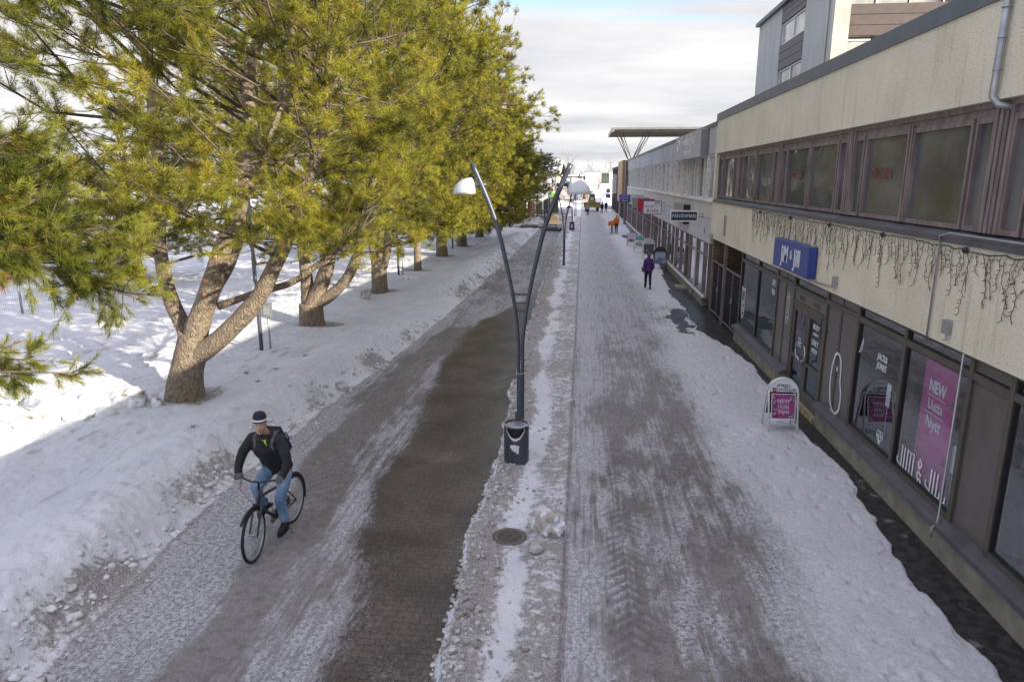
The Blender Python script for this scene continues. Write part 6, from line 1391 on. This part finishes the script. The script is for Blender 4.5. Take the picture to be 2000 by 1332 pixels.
b0 = make_bike('bicycle', 'parked bicycle nearest the street beside the brick building', None, 0, 'bicycles parked beside the brick building', basket=True); b0.location = (-4.75, 93.5, .02); b0.rotation_euler = (0, 0, R(-20))
for i, (x, y, a, lb) in enumerate(((-5.35, 94.8, 10, 'second parked bicycle beside the brick building, counted from the street'), (-6.0, 96.2, -10, 'parked bicycle nearest the wall of the brick building'))):
    c = copy_tree(b0); c['label'] = lb; c.location = (x, y, .02); c.rotation_euler = (0, 0, R(a))

# ================================================================== VEHICLES
def taxi():
    t = thing('taxi', 'yellow and white taxi facing the camera in the lane beyond the pines', 'taxi'); L = 4.4; W_ = .89
    # cross-sections along y (front at y=0): (y, half width, z-bottom, belt z, roof z, roof half width)
    S = [(0.00, .70, .30, .55, .60, .62), (.10, .84, .22, .70, .74, .72), (.55, .89, .20, .86, .90, .76), (1.05, .90, .20, .93, .98, .76), (1.25, .90, .20, .95, 1.02, .74), (1.85, .90, .20, .97, 1.42, .62), (2.3, .90, .20, .98, 1.48, .61), (3.1, .90, .20, .98, 1.48, .60), (3.7, .89, .22, .98, 1.36, .60), (4.1, .88, .25, .96, 1.05, .66), (4.38, .80, .30, .85, .88, .62)]
    vs = []; K = 14
    for y, w, zb, zt, zr, wr in S:
        row = [(-w * .92, zb), (-w, zb + .12), (-w, (zb + zt) / 2), (-w * .985, zt), (-wr - (w - wr) * .25, zt + (zr - zt) * .55), (-wr, zr - (zr - zt) * .10), (-wr * .75, zr)]
        row = row + [(-a, b) for a, b in reversed(row)]; vs += [(a, y, b) for a, b in row]
    fs = []; ms = []
    for i in range(len(S) - 1):
        for j in range(K - 1):
            fs.append((i * K + j, i * K + j + 1, (i + 1) * K + j + 1, (i + 1) * K + j)); ms.append(0)
    fs += [tuple(range(K)), tuple(reversed(range((len(S) - 1) * K, len(S) * K)))]; ms += [0, 0]
    lo_, up_ = MB(), MB()
    for f in fs:
        z = sum(vs[k][2] for k in f) / len(f); y = sum(vs[k][1] for k in f) / len(f)
        (up_ if z > .78 else lo_).add([vs[k] for k in f], [tuple(range(len(f)))], 0, True)
    lo_.build('body', M['carwhite'], t); up_.build('bonnet_and_roof', M['taxi'], t)
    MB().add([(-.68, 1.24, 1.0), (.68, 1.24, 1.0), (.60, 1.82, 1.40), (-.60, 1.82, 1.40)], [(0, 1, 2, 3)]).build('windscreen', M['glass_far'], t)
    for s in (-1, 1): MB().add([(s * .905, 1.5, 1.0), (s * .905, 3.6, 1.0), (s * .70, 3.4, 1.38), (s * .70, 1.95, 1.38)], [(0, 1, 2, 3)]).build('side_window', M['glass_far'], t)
    MB().box(-.42, .42, -.03, .02, .55, .66).box(-.55, .55, -.03, .02, .30, .42).build('grille', M['black'], t); MB().box(-.26, .26, -.045, -.03, .44, .55).build('number_plate', M['white'], t); MB().lathe([(.001, 0), (.06, 0), (.05, .02)], 12, (0, -.05, .61), axis='y').build('badge', M['chrome'], t)
    for s in (-1, 1): MB().add([(s * .45, -.02, .60), (s * .82, .12, .66), (s * .84, .22, .76), (s * .50, .06, .69)], [(0, 1, 2, 3)]).ell((s * .64, .06, .67), (.17, .06, .05)).build('headlight', M['shade'], t)
    for s in (-1, 1): MB().ell((s * 1.0, 1.45, 1.02), (.09, .06, .065)).build('mirror', M['taxi'], t)
    for s in (-1, 1):
        for y in (.85, 3.5):
            w = MB().lathe([(.001, -.1), (.24, -.1), (.32, -.09), (.325, .09), (.24, .1), (.001, .1)], 20, (s * .83, y, .32), axis='x').build('wheel', M['rubber'], t)
    MB().box(-.18, .18, 2.05, 2.2, 1.49, 1.62).build('roof_sign', pmat('taxi_lamp', (0.75, 0.62, 0.03)), t, .03)
    t.location = (-2.98, 72.6, .02); t.rotation_euler = (0, 0, R(3))
taxi()
def loader():
    t = thing('wheel_loader', 'yellow green snow loader with a wide front bucket working at the street end', 'loader')
    MB().box(-.65, .65, .9, 3.4, .9, 1.75).build('body', M['tractor'], t, .05); MB().prism([(-.5, 1.75), (.5, 1.75), (.42, 2.75), (-.42, 2.75)], 1.4, 2.6, 'y').build('cab', M['glass_green'], t)
    f = MB()
    for x in (-.5, .5):
        for y in (1.38, 2.58): f.tube([(x, y, 1.75), (x * .84, y, 2.78)], .05, 6)
    f.box(-.5, .5, 1.3, 2.7, 2.76, 2.86); f.build('cab_frame', M['tractor'], t)
    m = MB(); pr = [(.0, .25), (.5, .15), (.62, .5), (.5, .95), (.38, 1.0), (.50, .5), (.42, .26), (.0, .32)]
    m.prism([(y - .9, z + .55) for y, z in pr], -1.35, 1.35, 'x'); m.box(-1.35, -1.3, -.9, -.4, .75, 1.5).box(1.3, 1.35, -.9, -.4, .75, 1.5).build('bucket', M['tractor'], t)
    for s in (-.45, .45): MB().tube([(s, 1.0, 1.5), (s, .2, 1.3), (s, -.4, .95)], .09, 8).build('arm', M['black'], t)
    for s in (-1, 1):
        for y in (.8, 2.9): MB().lathe([(.001, -.2), (.3, -.2), (.62, -.18), (.66, 0), (.62, .18), (.3, .2), (.001, .2)], 22, (s * .95, y, .66), axis='x').build('wheel', M['rubber'], t)
    MB().box(-.2, .2, 1.36, 1.39, 1.85, 2.3).build('driver_reflection', M['mull'], t); t.location = (1.65, 117, .0)
loader()
# ================================================================== TREES
def unit(v): return v / (np.linalg.norm(v, axis=-1, keepdims=True) + 1e-9)
def needles(P, D, L, rng, k, nl, w, spread=(35, 70), droop=0.0, two=False):
    """P (N,3) shoot bases, D (N,3) directions, L (N,) lengths -> triangles; k needles per shoot"""
    N = len(P); D = unit(D); a = rng.normal(size=(N, 3)); U = unit(np.cross(D, a)); Wv = np.cross(D, U)
    t = rng.random((N, k)) ** 0.8; ph = rng.random((N, k)) * 2 * np.pi; an = np.radians(spread[1] + (spread[0] - spread[1]) * t + rng.normal(size=(N, k)) * 8)
    base = P[:, None] + D[:, None] * (t * L[:, None])[..., None]
    dr = D[:, None] * np.cos(an)[..., None] + (U[:, None] * np.cos(ph)[..., None] + Wv[:, None] * np.sin(ph)[..., None]) * np.sin(an)[..., None]
    ln = nl * (0.75 + 0.5 * rng.random((N, k)))[..., None]; side = unit(np.cross(dr, rng.normal(size=(N, k, 3)))) * (w / 2)
    tip = base + dr * ln; tip[..., 2] -= droop * ln[..., 0]
    cl = np.array([mnoise.noise(Vector((float(p[0]), float(p[1]), float(p[2]))) * 1.25) for p in P])[:, None]
    tint = np.repeat(np.clip(rng.normal(0.46, 0.20, (N, 1)) + .55 * cl, 0, .97), k, 1) + rng.normal(0, .08, (N, k)); dead = rng.random(N) < .012; tint[dead] = 1.0
    if two:
        mid = base + dr * ln * .55; mid[..., 2] += 0.03 * ln[..., 0]
        V = np.stack([base - side, base + side, mid + side * .8, mid - side * .8, tip], 2).reshape(-1, 3); n = N * k; o = np.arange(n)[:, None] * 5
        F = np.concatenate([o + np.array([0, 1, 2]), o + np.array([0, 2, 3]), o + np.array([3, 2, 4])]); T = np.repeat(tint.reshape(-1), 5)
    else:
        V = np.stack([base - side, base + side, tip], 2).reshape(-1, 3); F = np.arange(N * k * 3).reshape(-1, 3); T = np.repeat(tint.reshape(-1), 3)
    return V, F, np.clip(T, 0, 1)
M['cutwood'] = pmat('cut_wood', (0.58, 0.28, 0.15), (0.46, 0.21, 0.11), 8, 0.8)
def pine(label, loc, limbs, H, env, n_branch, per, rng_seed, k=14, nl=.15, w=.016, mat='needle', rz=0, zmin=2.2, trunk_r=.40, group='pines in a row beside the lane', shoots=5, bias=None, extra=(), crown_off=(0, 0), cuts=(), left=None):
    rng = np.random.default_rng(rng_seed); rr = random.Random(rng_seed)
    t = thing('pine_tree', label, 'pine tree', group, loc=(loc[0], loc[1], -.03), rz=rz)
    wood = MB()
    for pts, rad in limbs:
        P = []; Rd = []
        for i in range(len(pts) - 1):
            for j in range(5):
                s = j / 5; p0 = Vector(pts[max(i - 1, 0)]); p1 = Vector(pts[i]); p2 = Vector(pts[i + 1]); p3 = Vector(pts[min(i + 2, len(pts) - 1)])
                q = .5 * ((2 * p1) + (p2 - p0) * s + (2 * p0 - 5 * p1 + 4 * p2 - p3) * s ** 2 + (3 * p1 - p0 - 3 * p2 + p3) * s ** 3); P.append(q); Rd.append((rad[i] + (rad[i + 1] - rad[i]) * s) * (1 + .10 * mnoise.noise(q * 2.3)))
        P.append(Vector(pts[-1])); Rd.append(rad[-1]); wood.tube(P, Rd, 14)
    # branches out to the crown envelope
    tubes = MB(); SP = []; SD = []; anchors = [(Vector(p), L) for L, (pts, rad) in enumerate(limbs) for p in pts[1:]]
    dense = []
    for pts, rad in limbs:
        for i in range(len(pts) - 1):
            for j in range(6): dense.append(Vector(pts[i]).lerp(Vector(pts[i + 1]), j / 6))
    dense = [d for d in dense if d.z > zmin * .8] or dense
    for b in range(n_branch + len(extra)):
        if b < len(extra): tgt = Vector(extra[b])
        else:
            z = zmin + (H - zmin) * (rr.random() ** .9); a = rr.uniform(0, 2 * math.pi)
            if bias is not None and rr.random() < .55: a = bias + rr.gauss(0, .9)
            Rz = float(np.interp(z, [e[0] for e in env], [e[1] for e in env])); q = Rz * (1 - .42 * rr.random() ** 1.5)
            tgt = Vector((crown_off[0] + q * math.cos(a), crown_off[1] + q * math.sin(a), z))
        if left is not None and tgt.z > 5.6 and tgt.x < left + .35 * (7 - min(tgt.z, 9)): continue
        an = min(dense, key=lambda d: (d - (tgt - Vector((0, 0, .9)))).length + rr.random() * 2.4); st = an; Lb = (tgt - st).length
        if Lb < .5: continue
        mid = st.lerp(tgt, .5) + Vector((rr.gauss(0, .15), rr.gauss(0, .15), -.06 * Lb + rr.gauss(0, .12))); r0 = .012 + .0075 * Lb
        P = [st, st.lerp(mid, .5) + Vector((0, 0, .05)), mid, mid.lerp(tgt, .5), tgt]; tubes.tube(P, [r0, r0 * .8, r0 * .6, r0 * .4, .010], 6, caps=False)
        out = (tgt - st).normalized()
        for s in range(per):
            f = rr.uniform(.50, 1.0) if s else 1.0; bp = (mid.lerp(tgt, (f - .5) * 2) if f > .5 else st.lerp(mid, f * 2)); le = rr.uniform(.35, 1.0) * (1.0 if f < .9 else .7)
            dv = (out * .8 + Vector((rr.gauss(0, .75), rr.gauss(0, .75), rr.gauss(.15, .45)))).normalized(); e = bp + dv * le; kn = bp.lerp(e, .5) + Vector((0, 0, -.06 * le))
            tubes.tube([bp, kn, e], [.010, .008, .005], 4, caps=False)
            for g in range(shoots):
                ff = rr.uniform(.62, 1.0) if g else 1.0; p = kn.lerp(e, (ff - .5) * 2) if ff > .5 else bp.lerp(kn, ff * 2)
                d2 = (dv * .8 + Vector((rr.gauss(0, .7), rr.gauss(0, .7), .35 + rr.gauss(0, .55)))).normalized(); SP.append(p); SD.append(d2)
    wood.build('trunk', M['bark'], t)
    for (px_, py_, pz_, r_) in cuts: MB().lathe([(.001, 0), (r_ * .9, 0), (r_, .03), (r_, .10)], 14, (px_, py_, pz_), axis='y').build('pruning_cut', M['cutwood'], t)
    wood_o = None; tubes.build('branches', M['twig'], t)
    SP = np.array([tuple(p) for p in SP]); SD = np.array([tuple(p) for p in SD]); Ls = rng.uniform(.12, .26, len(SP))
    V, F, T = needles(SP, SD, Ls, rng, k, nl, w); link('crown', fast_mesh('crown', V, F, M[mat], False, {'tint': ('FLOAT', T)}), t)
    return t
def rel(pts, x, y, dy=0): return [(p[0] - x, (p[1] - y), p[2]) for p in pts]
X0 = -9.57
# first pine: four limbs traced from its own fork
bx, by = -9.52, 15.1
limbs1 = [([(0, 0, -.1), (0, 0, .25), (.08, 0, .7), (.24, 0, 1.2), (.38, 0, 1.75)], [.52, .46, .40, .36, .34]),
 ([(.25, .05, 1.3), (.05, .25, 1.75), (-.30, .35, 2.48), (-.43, .35, 3.53), (-.40, .4, 4.5), (-.3, .5, 6.5), (-.4, .6, 10), (-.2, .5, 14)], [.26, .20, .18, .16, .15, .13, .10, .04]),
 ([(.35, 0, 1.5), (.50, 0, 1.9), (.71, 0, 2.37), (.99, 0, 2.98), (1.28, 0, 3.69), (1.86, 0, 4.85), (2.15, .1, 5.96), (2.2, .2, 7.5), (2.6, .3, 9), (2.5, .4, 12), (2.3, .4, 15)], [.30, .27, .25, .23, .20, .18, .16, .14, .12, .09, .03]),
 ([(.65, .3, 2.5), (1.2, .45, 3.4), (1.55, .5, 4.25), (1.7, .6, 5.1), (2.5, 1.0, 7.0), (3.0, 1.4, 9.5)], [.16, .15, .13, .12, .09, .05]),
 ([(.30, 0, 1.15), (.75, -.1, 1.42), (1.29, -.2, 1.81), (2.11, -.2, 2.60), (2.75, -.25, 3.61), (3.37, -.3, 4.75), (4.05, -.5, 6.4), (4.4, -.6, 8.5)], [.24, .24, .22, .20, .175, .14, .10, .05]),
 ([(1.0, .15, 2.4), (1.95, .2, 2.72), (2.85, .25, 3.0), (3.75, .3, 3.6), (4.5, .35, 3.98)], [.09, .085, .08, .06, .03])]
ENV = [(2.0, 3.4), (3.2, 4.2), (5, 4.7), (8, 4.9), (11, 4.6), (14, 3.2), (16, 1.0)]
pine('big forked pine nearest the camera in the row, trunk fully visible', (bx, by), limbs1, 15.5, [(e[0], e[1] * .98) for e in ENV], 300, 11, 101, k=30, nl=.13, w=.0064, zmin=4.2, shoots=11, bias=-1.0, crown_off=(1.3, 0), left=-2.2, cuts=((.98, -.26, 3.05, .055), (.90, -.27, 2.72, .05), (1.22, -.22, 3.62, .05)))
# second pine: three stems
limbs2 = [([(0, 0, -.1), (.0, 0, .3), (0, 0, .9)], [.50, .46, .42]), ([(-.1, .1, .4), (-.12, .1, 1.1), (-.14, .1, 1.9), (-.2, .1, 3.0), (-.5, .2, 6), (-.6, .3, 10), (-.4, .3, 14)], [.30, .26, .22, .20, .16, .11, .03]),
 ([(.05, 0, .8), (.35, 0, 1.4), (.72, 0, 2.3), (.98, 0, 3.7), (1.2, .2, 6), (1.4, .2, 10), (1.2, .2, 15)], [.34, .28, .25, .21, .17, .11, .03]), ([(.15, 0, .9), (.75, -.05, 1.2), (1.45, -.1, 1.85), (1.95, -.1, 2.85), (2.3, -.1, 3.9), (2.8, -.3, 6), (3.2, -.4, 9)], [.26, .21, .19, .17, .14, .10, .04])]
pine('second pine in the row, with three stems spreading from its base', (-9.8, 23.9), limbs2, 15.5, [(e[0], e[1] * 1.08) for e in ENV], 250, 10, 202, k=22, nl=.15, w=.0105, zmin=3.3, shoots=10, bias=-1.0, crown_off=(.7, 0))
limbs3 = [([(0, 0, -.1), (0, 0, .5), (0, 0, 1.3)], [.42, .37, .36]), ([(-.1, 0, 1.0), (-.25, 0, 2.0), (-.5, 0, 4.5), (-.9, .2, 8), (-.8, .2, 12)], [.20, .17, .14, .10, .03]), ([(.05, 0, 1.1), (.12, .05, 2.0), (.2, .1, 5), (.3, .1, 10), (.3, 0, 15)], [.22, .19, .15, .10, .03]), ([(.15, 0, 1.1), (.42, 0, 1.9), (.8, 0, 3.5), (1.9, -.2, 6), (2.9, -.3, 9.5)], [.20, .17, .14, .11, .04])]
t3 = pine('third pine in the row, with three upright stems from a short trunk', (-9.5, 31.6), limbs3, 15.5, [(2, 3.2), (3.2, 4.6), (5, 5.2), (9, 5.9), (12, 6.0), (15, 4.0), (16, 2)], 220, 9, 303, k=18, nl=.17, w=.0145, zmin=2.6, shoots=9, bias=-.8, crown_off=(.5, 0))
limbs4 = [([(0, 0, -.1), (0, 0, 1), (.05, 0, 3), (.1, 0, 7), (.1, 0, 12), (0, 0, 15)], [.24, .21, .19, .16, .10, .03]), ([(.05, 0, 3.0), (.8, 0, 5), (2.0, -.2, 7.5), (3.2, -.3, 10)], [.14, .12, .09, .04])]
pine('fourth pine in the row, with a slender single trunk', (-9.5, 39.4), limbs4, 15.5, [(2, 3.0), (3.2, 4.4), (5, 5.2), (9, 6.0), (12, 6.0), (14, 5), (16, 2)], 210, 9, 404, k=16, nl=.18, w=.018, zmin=2.4, shoots=9, bias=-.8, crown_off=(.4, 0), extra=((6.6, 1.0, 8.9), (6.9, 1.2, 8.2), (7.3, .6, 9.3), (7.6, 1.4, 8.8), (6.4, .5, 8.2), (7.7, 1.0, 8.2), (6.9, .8, 9.7)))
limbs5 = [([(0, 0, -.1), (0, 0, .6), (0, 0, 1.4), (.1, 0, 3), (.2, 0, 6), (.1, 0, 10), (0, 0, 13)], [.46, .40, .36, .26, .18, .10, .03]), ([(.05, 0, 1.5), (.5, 0, 3), (1.6, -.2, 5.5), (3, -.3, 8)], [.2, .17, .12, .04])]
t5 = pine('fifth pine in the row, with a thick short trunk lit by sun', (-9.6, 47.0), limbs5, 12.0, [(1.9, 3.6), (3, 5.0), (5, 5.8), (8, 6.0), (10, 4.8), (12, 2.5)], 190, 9, 505, k=15, nl=.20, w=.021, zmin=2.2, shoots=8, bias=-.8, crown_off=(.5, 0))
t6 = copy_tree(t5); t6['label'] = 'sixth pine in the row, trunk in shade'; t6.location = (-9.4, 54.0, -.03); t6.rotation_euler = (0, 0, .5); t6.scale = (1.0, 1.0, .92)
t7 = copy_tree(t5); t7['label'] = 'seventh and farthest pine of the row, with a thin leaning trunk'; t7.location = (-9.3, 62.8, -.03); t7.rotation_euler = (0, 0, -.35); t7.scale = (.98, .98, .74)
t8 = pine('dark unlit pine leaning over the brick building', (-8.4, 71.8), limbs4, 8.6, [(3.2, 2.5), (4.2, 4.2), (6, 5.2), (8, 4.6), (9, 2.0)], 110, 10, 606, k=9, nl=.22, w=.035, mat='needle_dark', zmin=3.6, shoots=6, bias=0, crown_off=(.8, 0), group='dark trees beyond the row'); t8.scale = (1, 1, .92)
t9 = copy_tree(t3); t9['label'] = 'pine standing back in the park at the left behind the foreground boughs'; t9['group'] = 'pines back in the park'; t9.location = (-22.5, 33, 0); t9.rotation_euler = (0, 0, 2.1); t9.scale = (.8, .8, .62)
t10 = copy_tree(t3); t10['label'] = 'pine standing back in the park behind the second pine of the row'; t10['group'] = 'pines back in the park'; t10.location = (-20, 50, 0); t10.rotation_euler = (0, 0, 4.0); t10.scale = (.85, .85, .75)

# foreground pine: trunk outside the picture, boughs reach in at the left edge
def near_pine():
    rng = np.random.default_rng(77); rr = random.Random(77); tx, ty = -11.2, 6.6
    t = thing('pine_tree', 'foreground pine whose long needled boughs hang into the left edge of the picture', 'pine tree', 'pines in a row beside the lane')
    wood = MB().tube([(tx, ty, -.1), (tx, ty, .6), (tx + .1, ty, 2.5), (tx + .1, ty + .1, 6), (tx, ty, 12)], [.5, .42, .34, .25, .06], 14)
    boughs = [  # start, control, end, n side twigs, spread
     ((tx, ty, 4.6), (-8.8, 8.4, 4.9), (-6.55, 9.2, 3.95), 46, .75), ((tx, ty, 4.6), (-8.5, 8.4, 4.9), (-6.5, 9.3, 3.62), 42, .62),
     ((tx, ty, 5.0), (-9.1, 8.4, 5.0), (-6.9, 9.5, 4.55), 44, .8), ((tx, ty, 5.4), (-9.4, 8.6, 5.5), (-7.5, 9.6, 5.1), 40, .75), ((tx, ty, 5.9), (-9.6, 8.4, 6.0), (-8.0, 9.6, 5.75), 34, .7),
     ((tx, ty, 3.2), (-9.2, 7.6, 3.2), (-7.35, 8.5, 2.85), 10, .34), ((tx, ty, 3.0), (-9.0, 7.6, 2.95), (-7.0, 8.45, 2.70), 8, .28), ((tx, ty, 3.6), (-9.2, 8.0, 3.4), (-7.75, 8.5, 2.62), 12, .34),
     ((tx, ty, 7.4), (-9.4, 8.2, 7.6), (-7.55, 9.3, 6.65), 9, .40), ((tx, ty, 8.0), (-9.2, 8.4, 8.1), (-7.8, 9.2, 7.55), 12, .5), ((tx, ty, 8.3), (-9.0, 9.0, 8.6), (-6.7, 10.0, 7.9), 34, .9), ((tx, ty, 8.1), (-8.6, 9.4, 8.4), (-5.9, 10.6, 7.75), 36, .9), ((tx, ty, 4.4), (-9.2, 8.2, 4.8), (-7.2, 9.1, 4.4), 40, .7),
     ((tx, ty, 6.4), (-10.2, 8.4, 6.3), (-8.7, 9.6, 5.5), 24, .6), ((tx, ty, 4.8), (-9.3, 8.1, 5.2), (-7.9, 9.2, 4.9), 40, .7), ((tx, ty, 4.6), (-9.6, 8.0, 4.9), (-8.0, 8.8, 4.45), 34, .6)]
    SP = []; SD = []; tw = MB()
    for A, Bc, Cc, n, sp_ in boughs:
        A, Bc, Cc = Vector(A), Vector(Bc), Vector(Cc)
        def bez(s): return A * (1 - s) ** 2 + Bc * 2 * s * (1 - s) + Cc * s * s
        P = [bez(i / 10) for i in range(11)]; tw.tube(P, [.05 - .0042 * i for i in range(11)], 8, caps=False); out = (Cc - Bc).normalized()
        SP.append(P[-1]); SD.append(out)
        for i in range(n):
            s = .52 + .46 * rr.random(); b = bez(s); dv = (out * .9 + Vector((rr.gauss(0, .7), rr.gauss(0, .6), rr.gauss(-.02, .55)))).normalized(); L = rr.uniform(.25, .75) * sp_ * 1.4
            k = b + dv * L * .5 + Vector((0, 0, -.04)); e = b + dv * L; tw.tube([b, k, e], [.012, .009, .006], 5, caps=False)
            for g in range(5):
                f = 1.0 if g == 0 else rr.uniform(.3, 1); p = b.lerp(e, f); d = (dv + (Vector((rr.gauss(0, .45), rr.gauss(0, .45), .20 + rr.gauss(0, .35))) if g else Vector((0, 0, .1)))).normalized(); SP.append(p); SD.append(d)
                tw.tube([p, p + d * .2], [.006, .004], 4, caps=False)
    wood.build('trunk', M['bark'], t); tw.build('branches', M['twig'], t)
    SP = np.array([tuple(p) for p in SP]); SD = np.array([tuple(p) for p in SD]); Ls = rng.uniform(.16, .30, len(SP))
    V, F, T = needles(SP, SD, Ls, rng, 80, .125, .0052, (22, 58), .12, True); link('crown', fast_mesh('crown', V, F, M['needle_near'], False, {'tint': ('FLOAT', T)}), t)
    rebase(t, (tx, ty, 0))
near_pine()
def bare_tree(label, x, y, h, seed, group):
    rr = random.Random(seed); t = thing('bare_tree', label, 'tree', group); m = MB(); tr = MB()
    def grow(p, d, L, r, lv):
        n = 3; P = [p]
        for i in range(n): d = (d + Vector((rr.gauss(0, .12), rr.gauss(0, .12), .05))).normalized(); P.append(P[-1] + d * L / n)
        (tr if lv == 0 else m).tube(P, [r * (1 - .45 * i / n) for i in range(n + 1)], 5 if lv < 2 else 3, caps=False)
        if lv >= 5: return
        for i in range(rr.choice((2, 3, 3)) if lv else 5):
            s = rr.uniform(.4, 1) if lv else rr.uniform(.35, 1); q = P[0].lerp(P[-1], s); dd = (d + Vector((rr.gauss(0, .55), rr.gauss(0, .55), rr.gauss(.15, .3)))).normalized(); grow(q, dd, L * rr.uniform(.55, .75), r * .5, lv + 1)
    grow(Vector((0, 0, 0)), Vector((0, 0, 1)), h * .42, h * .016, 0); tr.build('trunk', M['bark'], t); m.build('crown', M['baretwig'], t); t.location = (x, y, 0); return t
g = 'bare trees beyond the street end'
for i, (x, y, h, lb) in enumerate(((-6.0, 225, 15, 'leftmost bare tree beyond the street end, nearest the dark spruce'), (-2.4, 230, 16.5, 'tall wide bare tree behind the brown building'), (1.2, 235, 12.5, 'small bare tree right of the near lamp shade, beyond the roofs'), (6.2, 225, 16, 'full round bare tree behind the white building'), (3.4, 178, 9.5, 'slender bare tree standing in front of the white building wall'), (-9.0, 222, 14, 'bare tree beyond the roofs behind the flags'))): bare_tree(lb, x, y, h, 300 + i, g)
pine('small dark spruce beyond the brown building', (-6.2, 205), [([(0, 0, 0), (0, 0, 4), (0, 0, 9.5)], [.3, .2, .03])], 9.6, [(0.5, 2.4), (4, 1.8), (9, .3)], 60, 7, 707, k=8, nl=.4, w=.12, mat='needle_dark', zmin=.8, shoots=4, group='dark trees beyond the row')
def grass_tufts():
    rr = random.Random(4)
    V = []; F = []
    for (x, y) in ((-8.2, 17.3), (-8.0, 15.8), (-9.3, 19.6), (-7.6, 12.2), (-8.9, 17.0), (-7.9, 18.6)):
        z = gh(x, y)
        for i in range(40):
            a = rr.uniform(0, 6.28); r = rr.uniform(0, .09); p = np.array([x + r * math.cos(a), y + r * math.sin(a), z]); d = np.array([rr.gauss(0, .07), rr.gauss(0, .07), rr.uniform(.02, .09)]); o = len(V); V += [p - [.004, 0, 0], p + [.004, 0, 0], p + d]; F.append((o, o + 1, o + 2))
    o = link('fallen_twigs', fast_mesh('fallen_twigs', np.array(V), np.array(F), M['needle_dark'], False, {'tint': ('FLOAT', np.full(len(V), .5))})); tag(o, 'dark grass tufts and needles poking through the shaded snow by the big pine', 'grass tufts', kind='stuff')
grass_tufts()
bpy.context.view_layer.update()
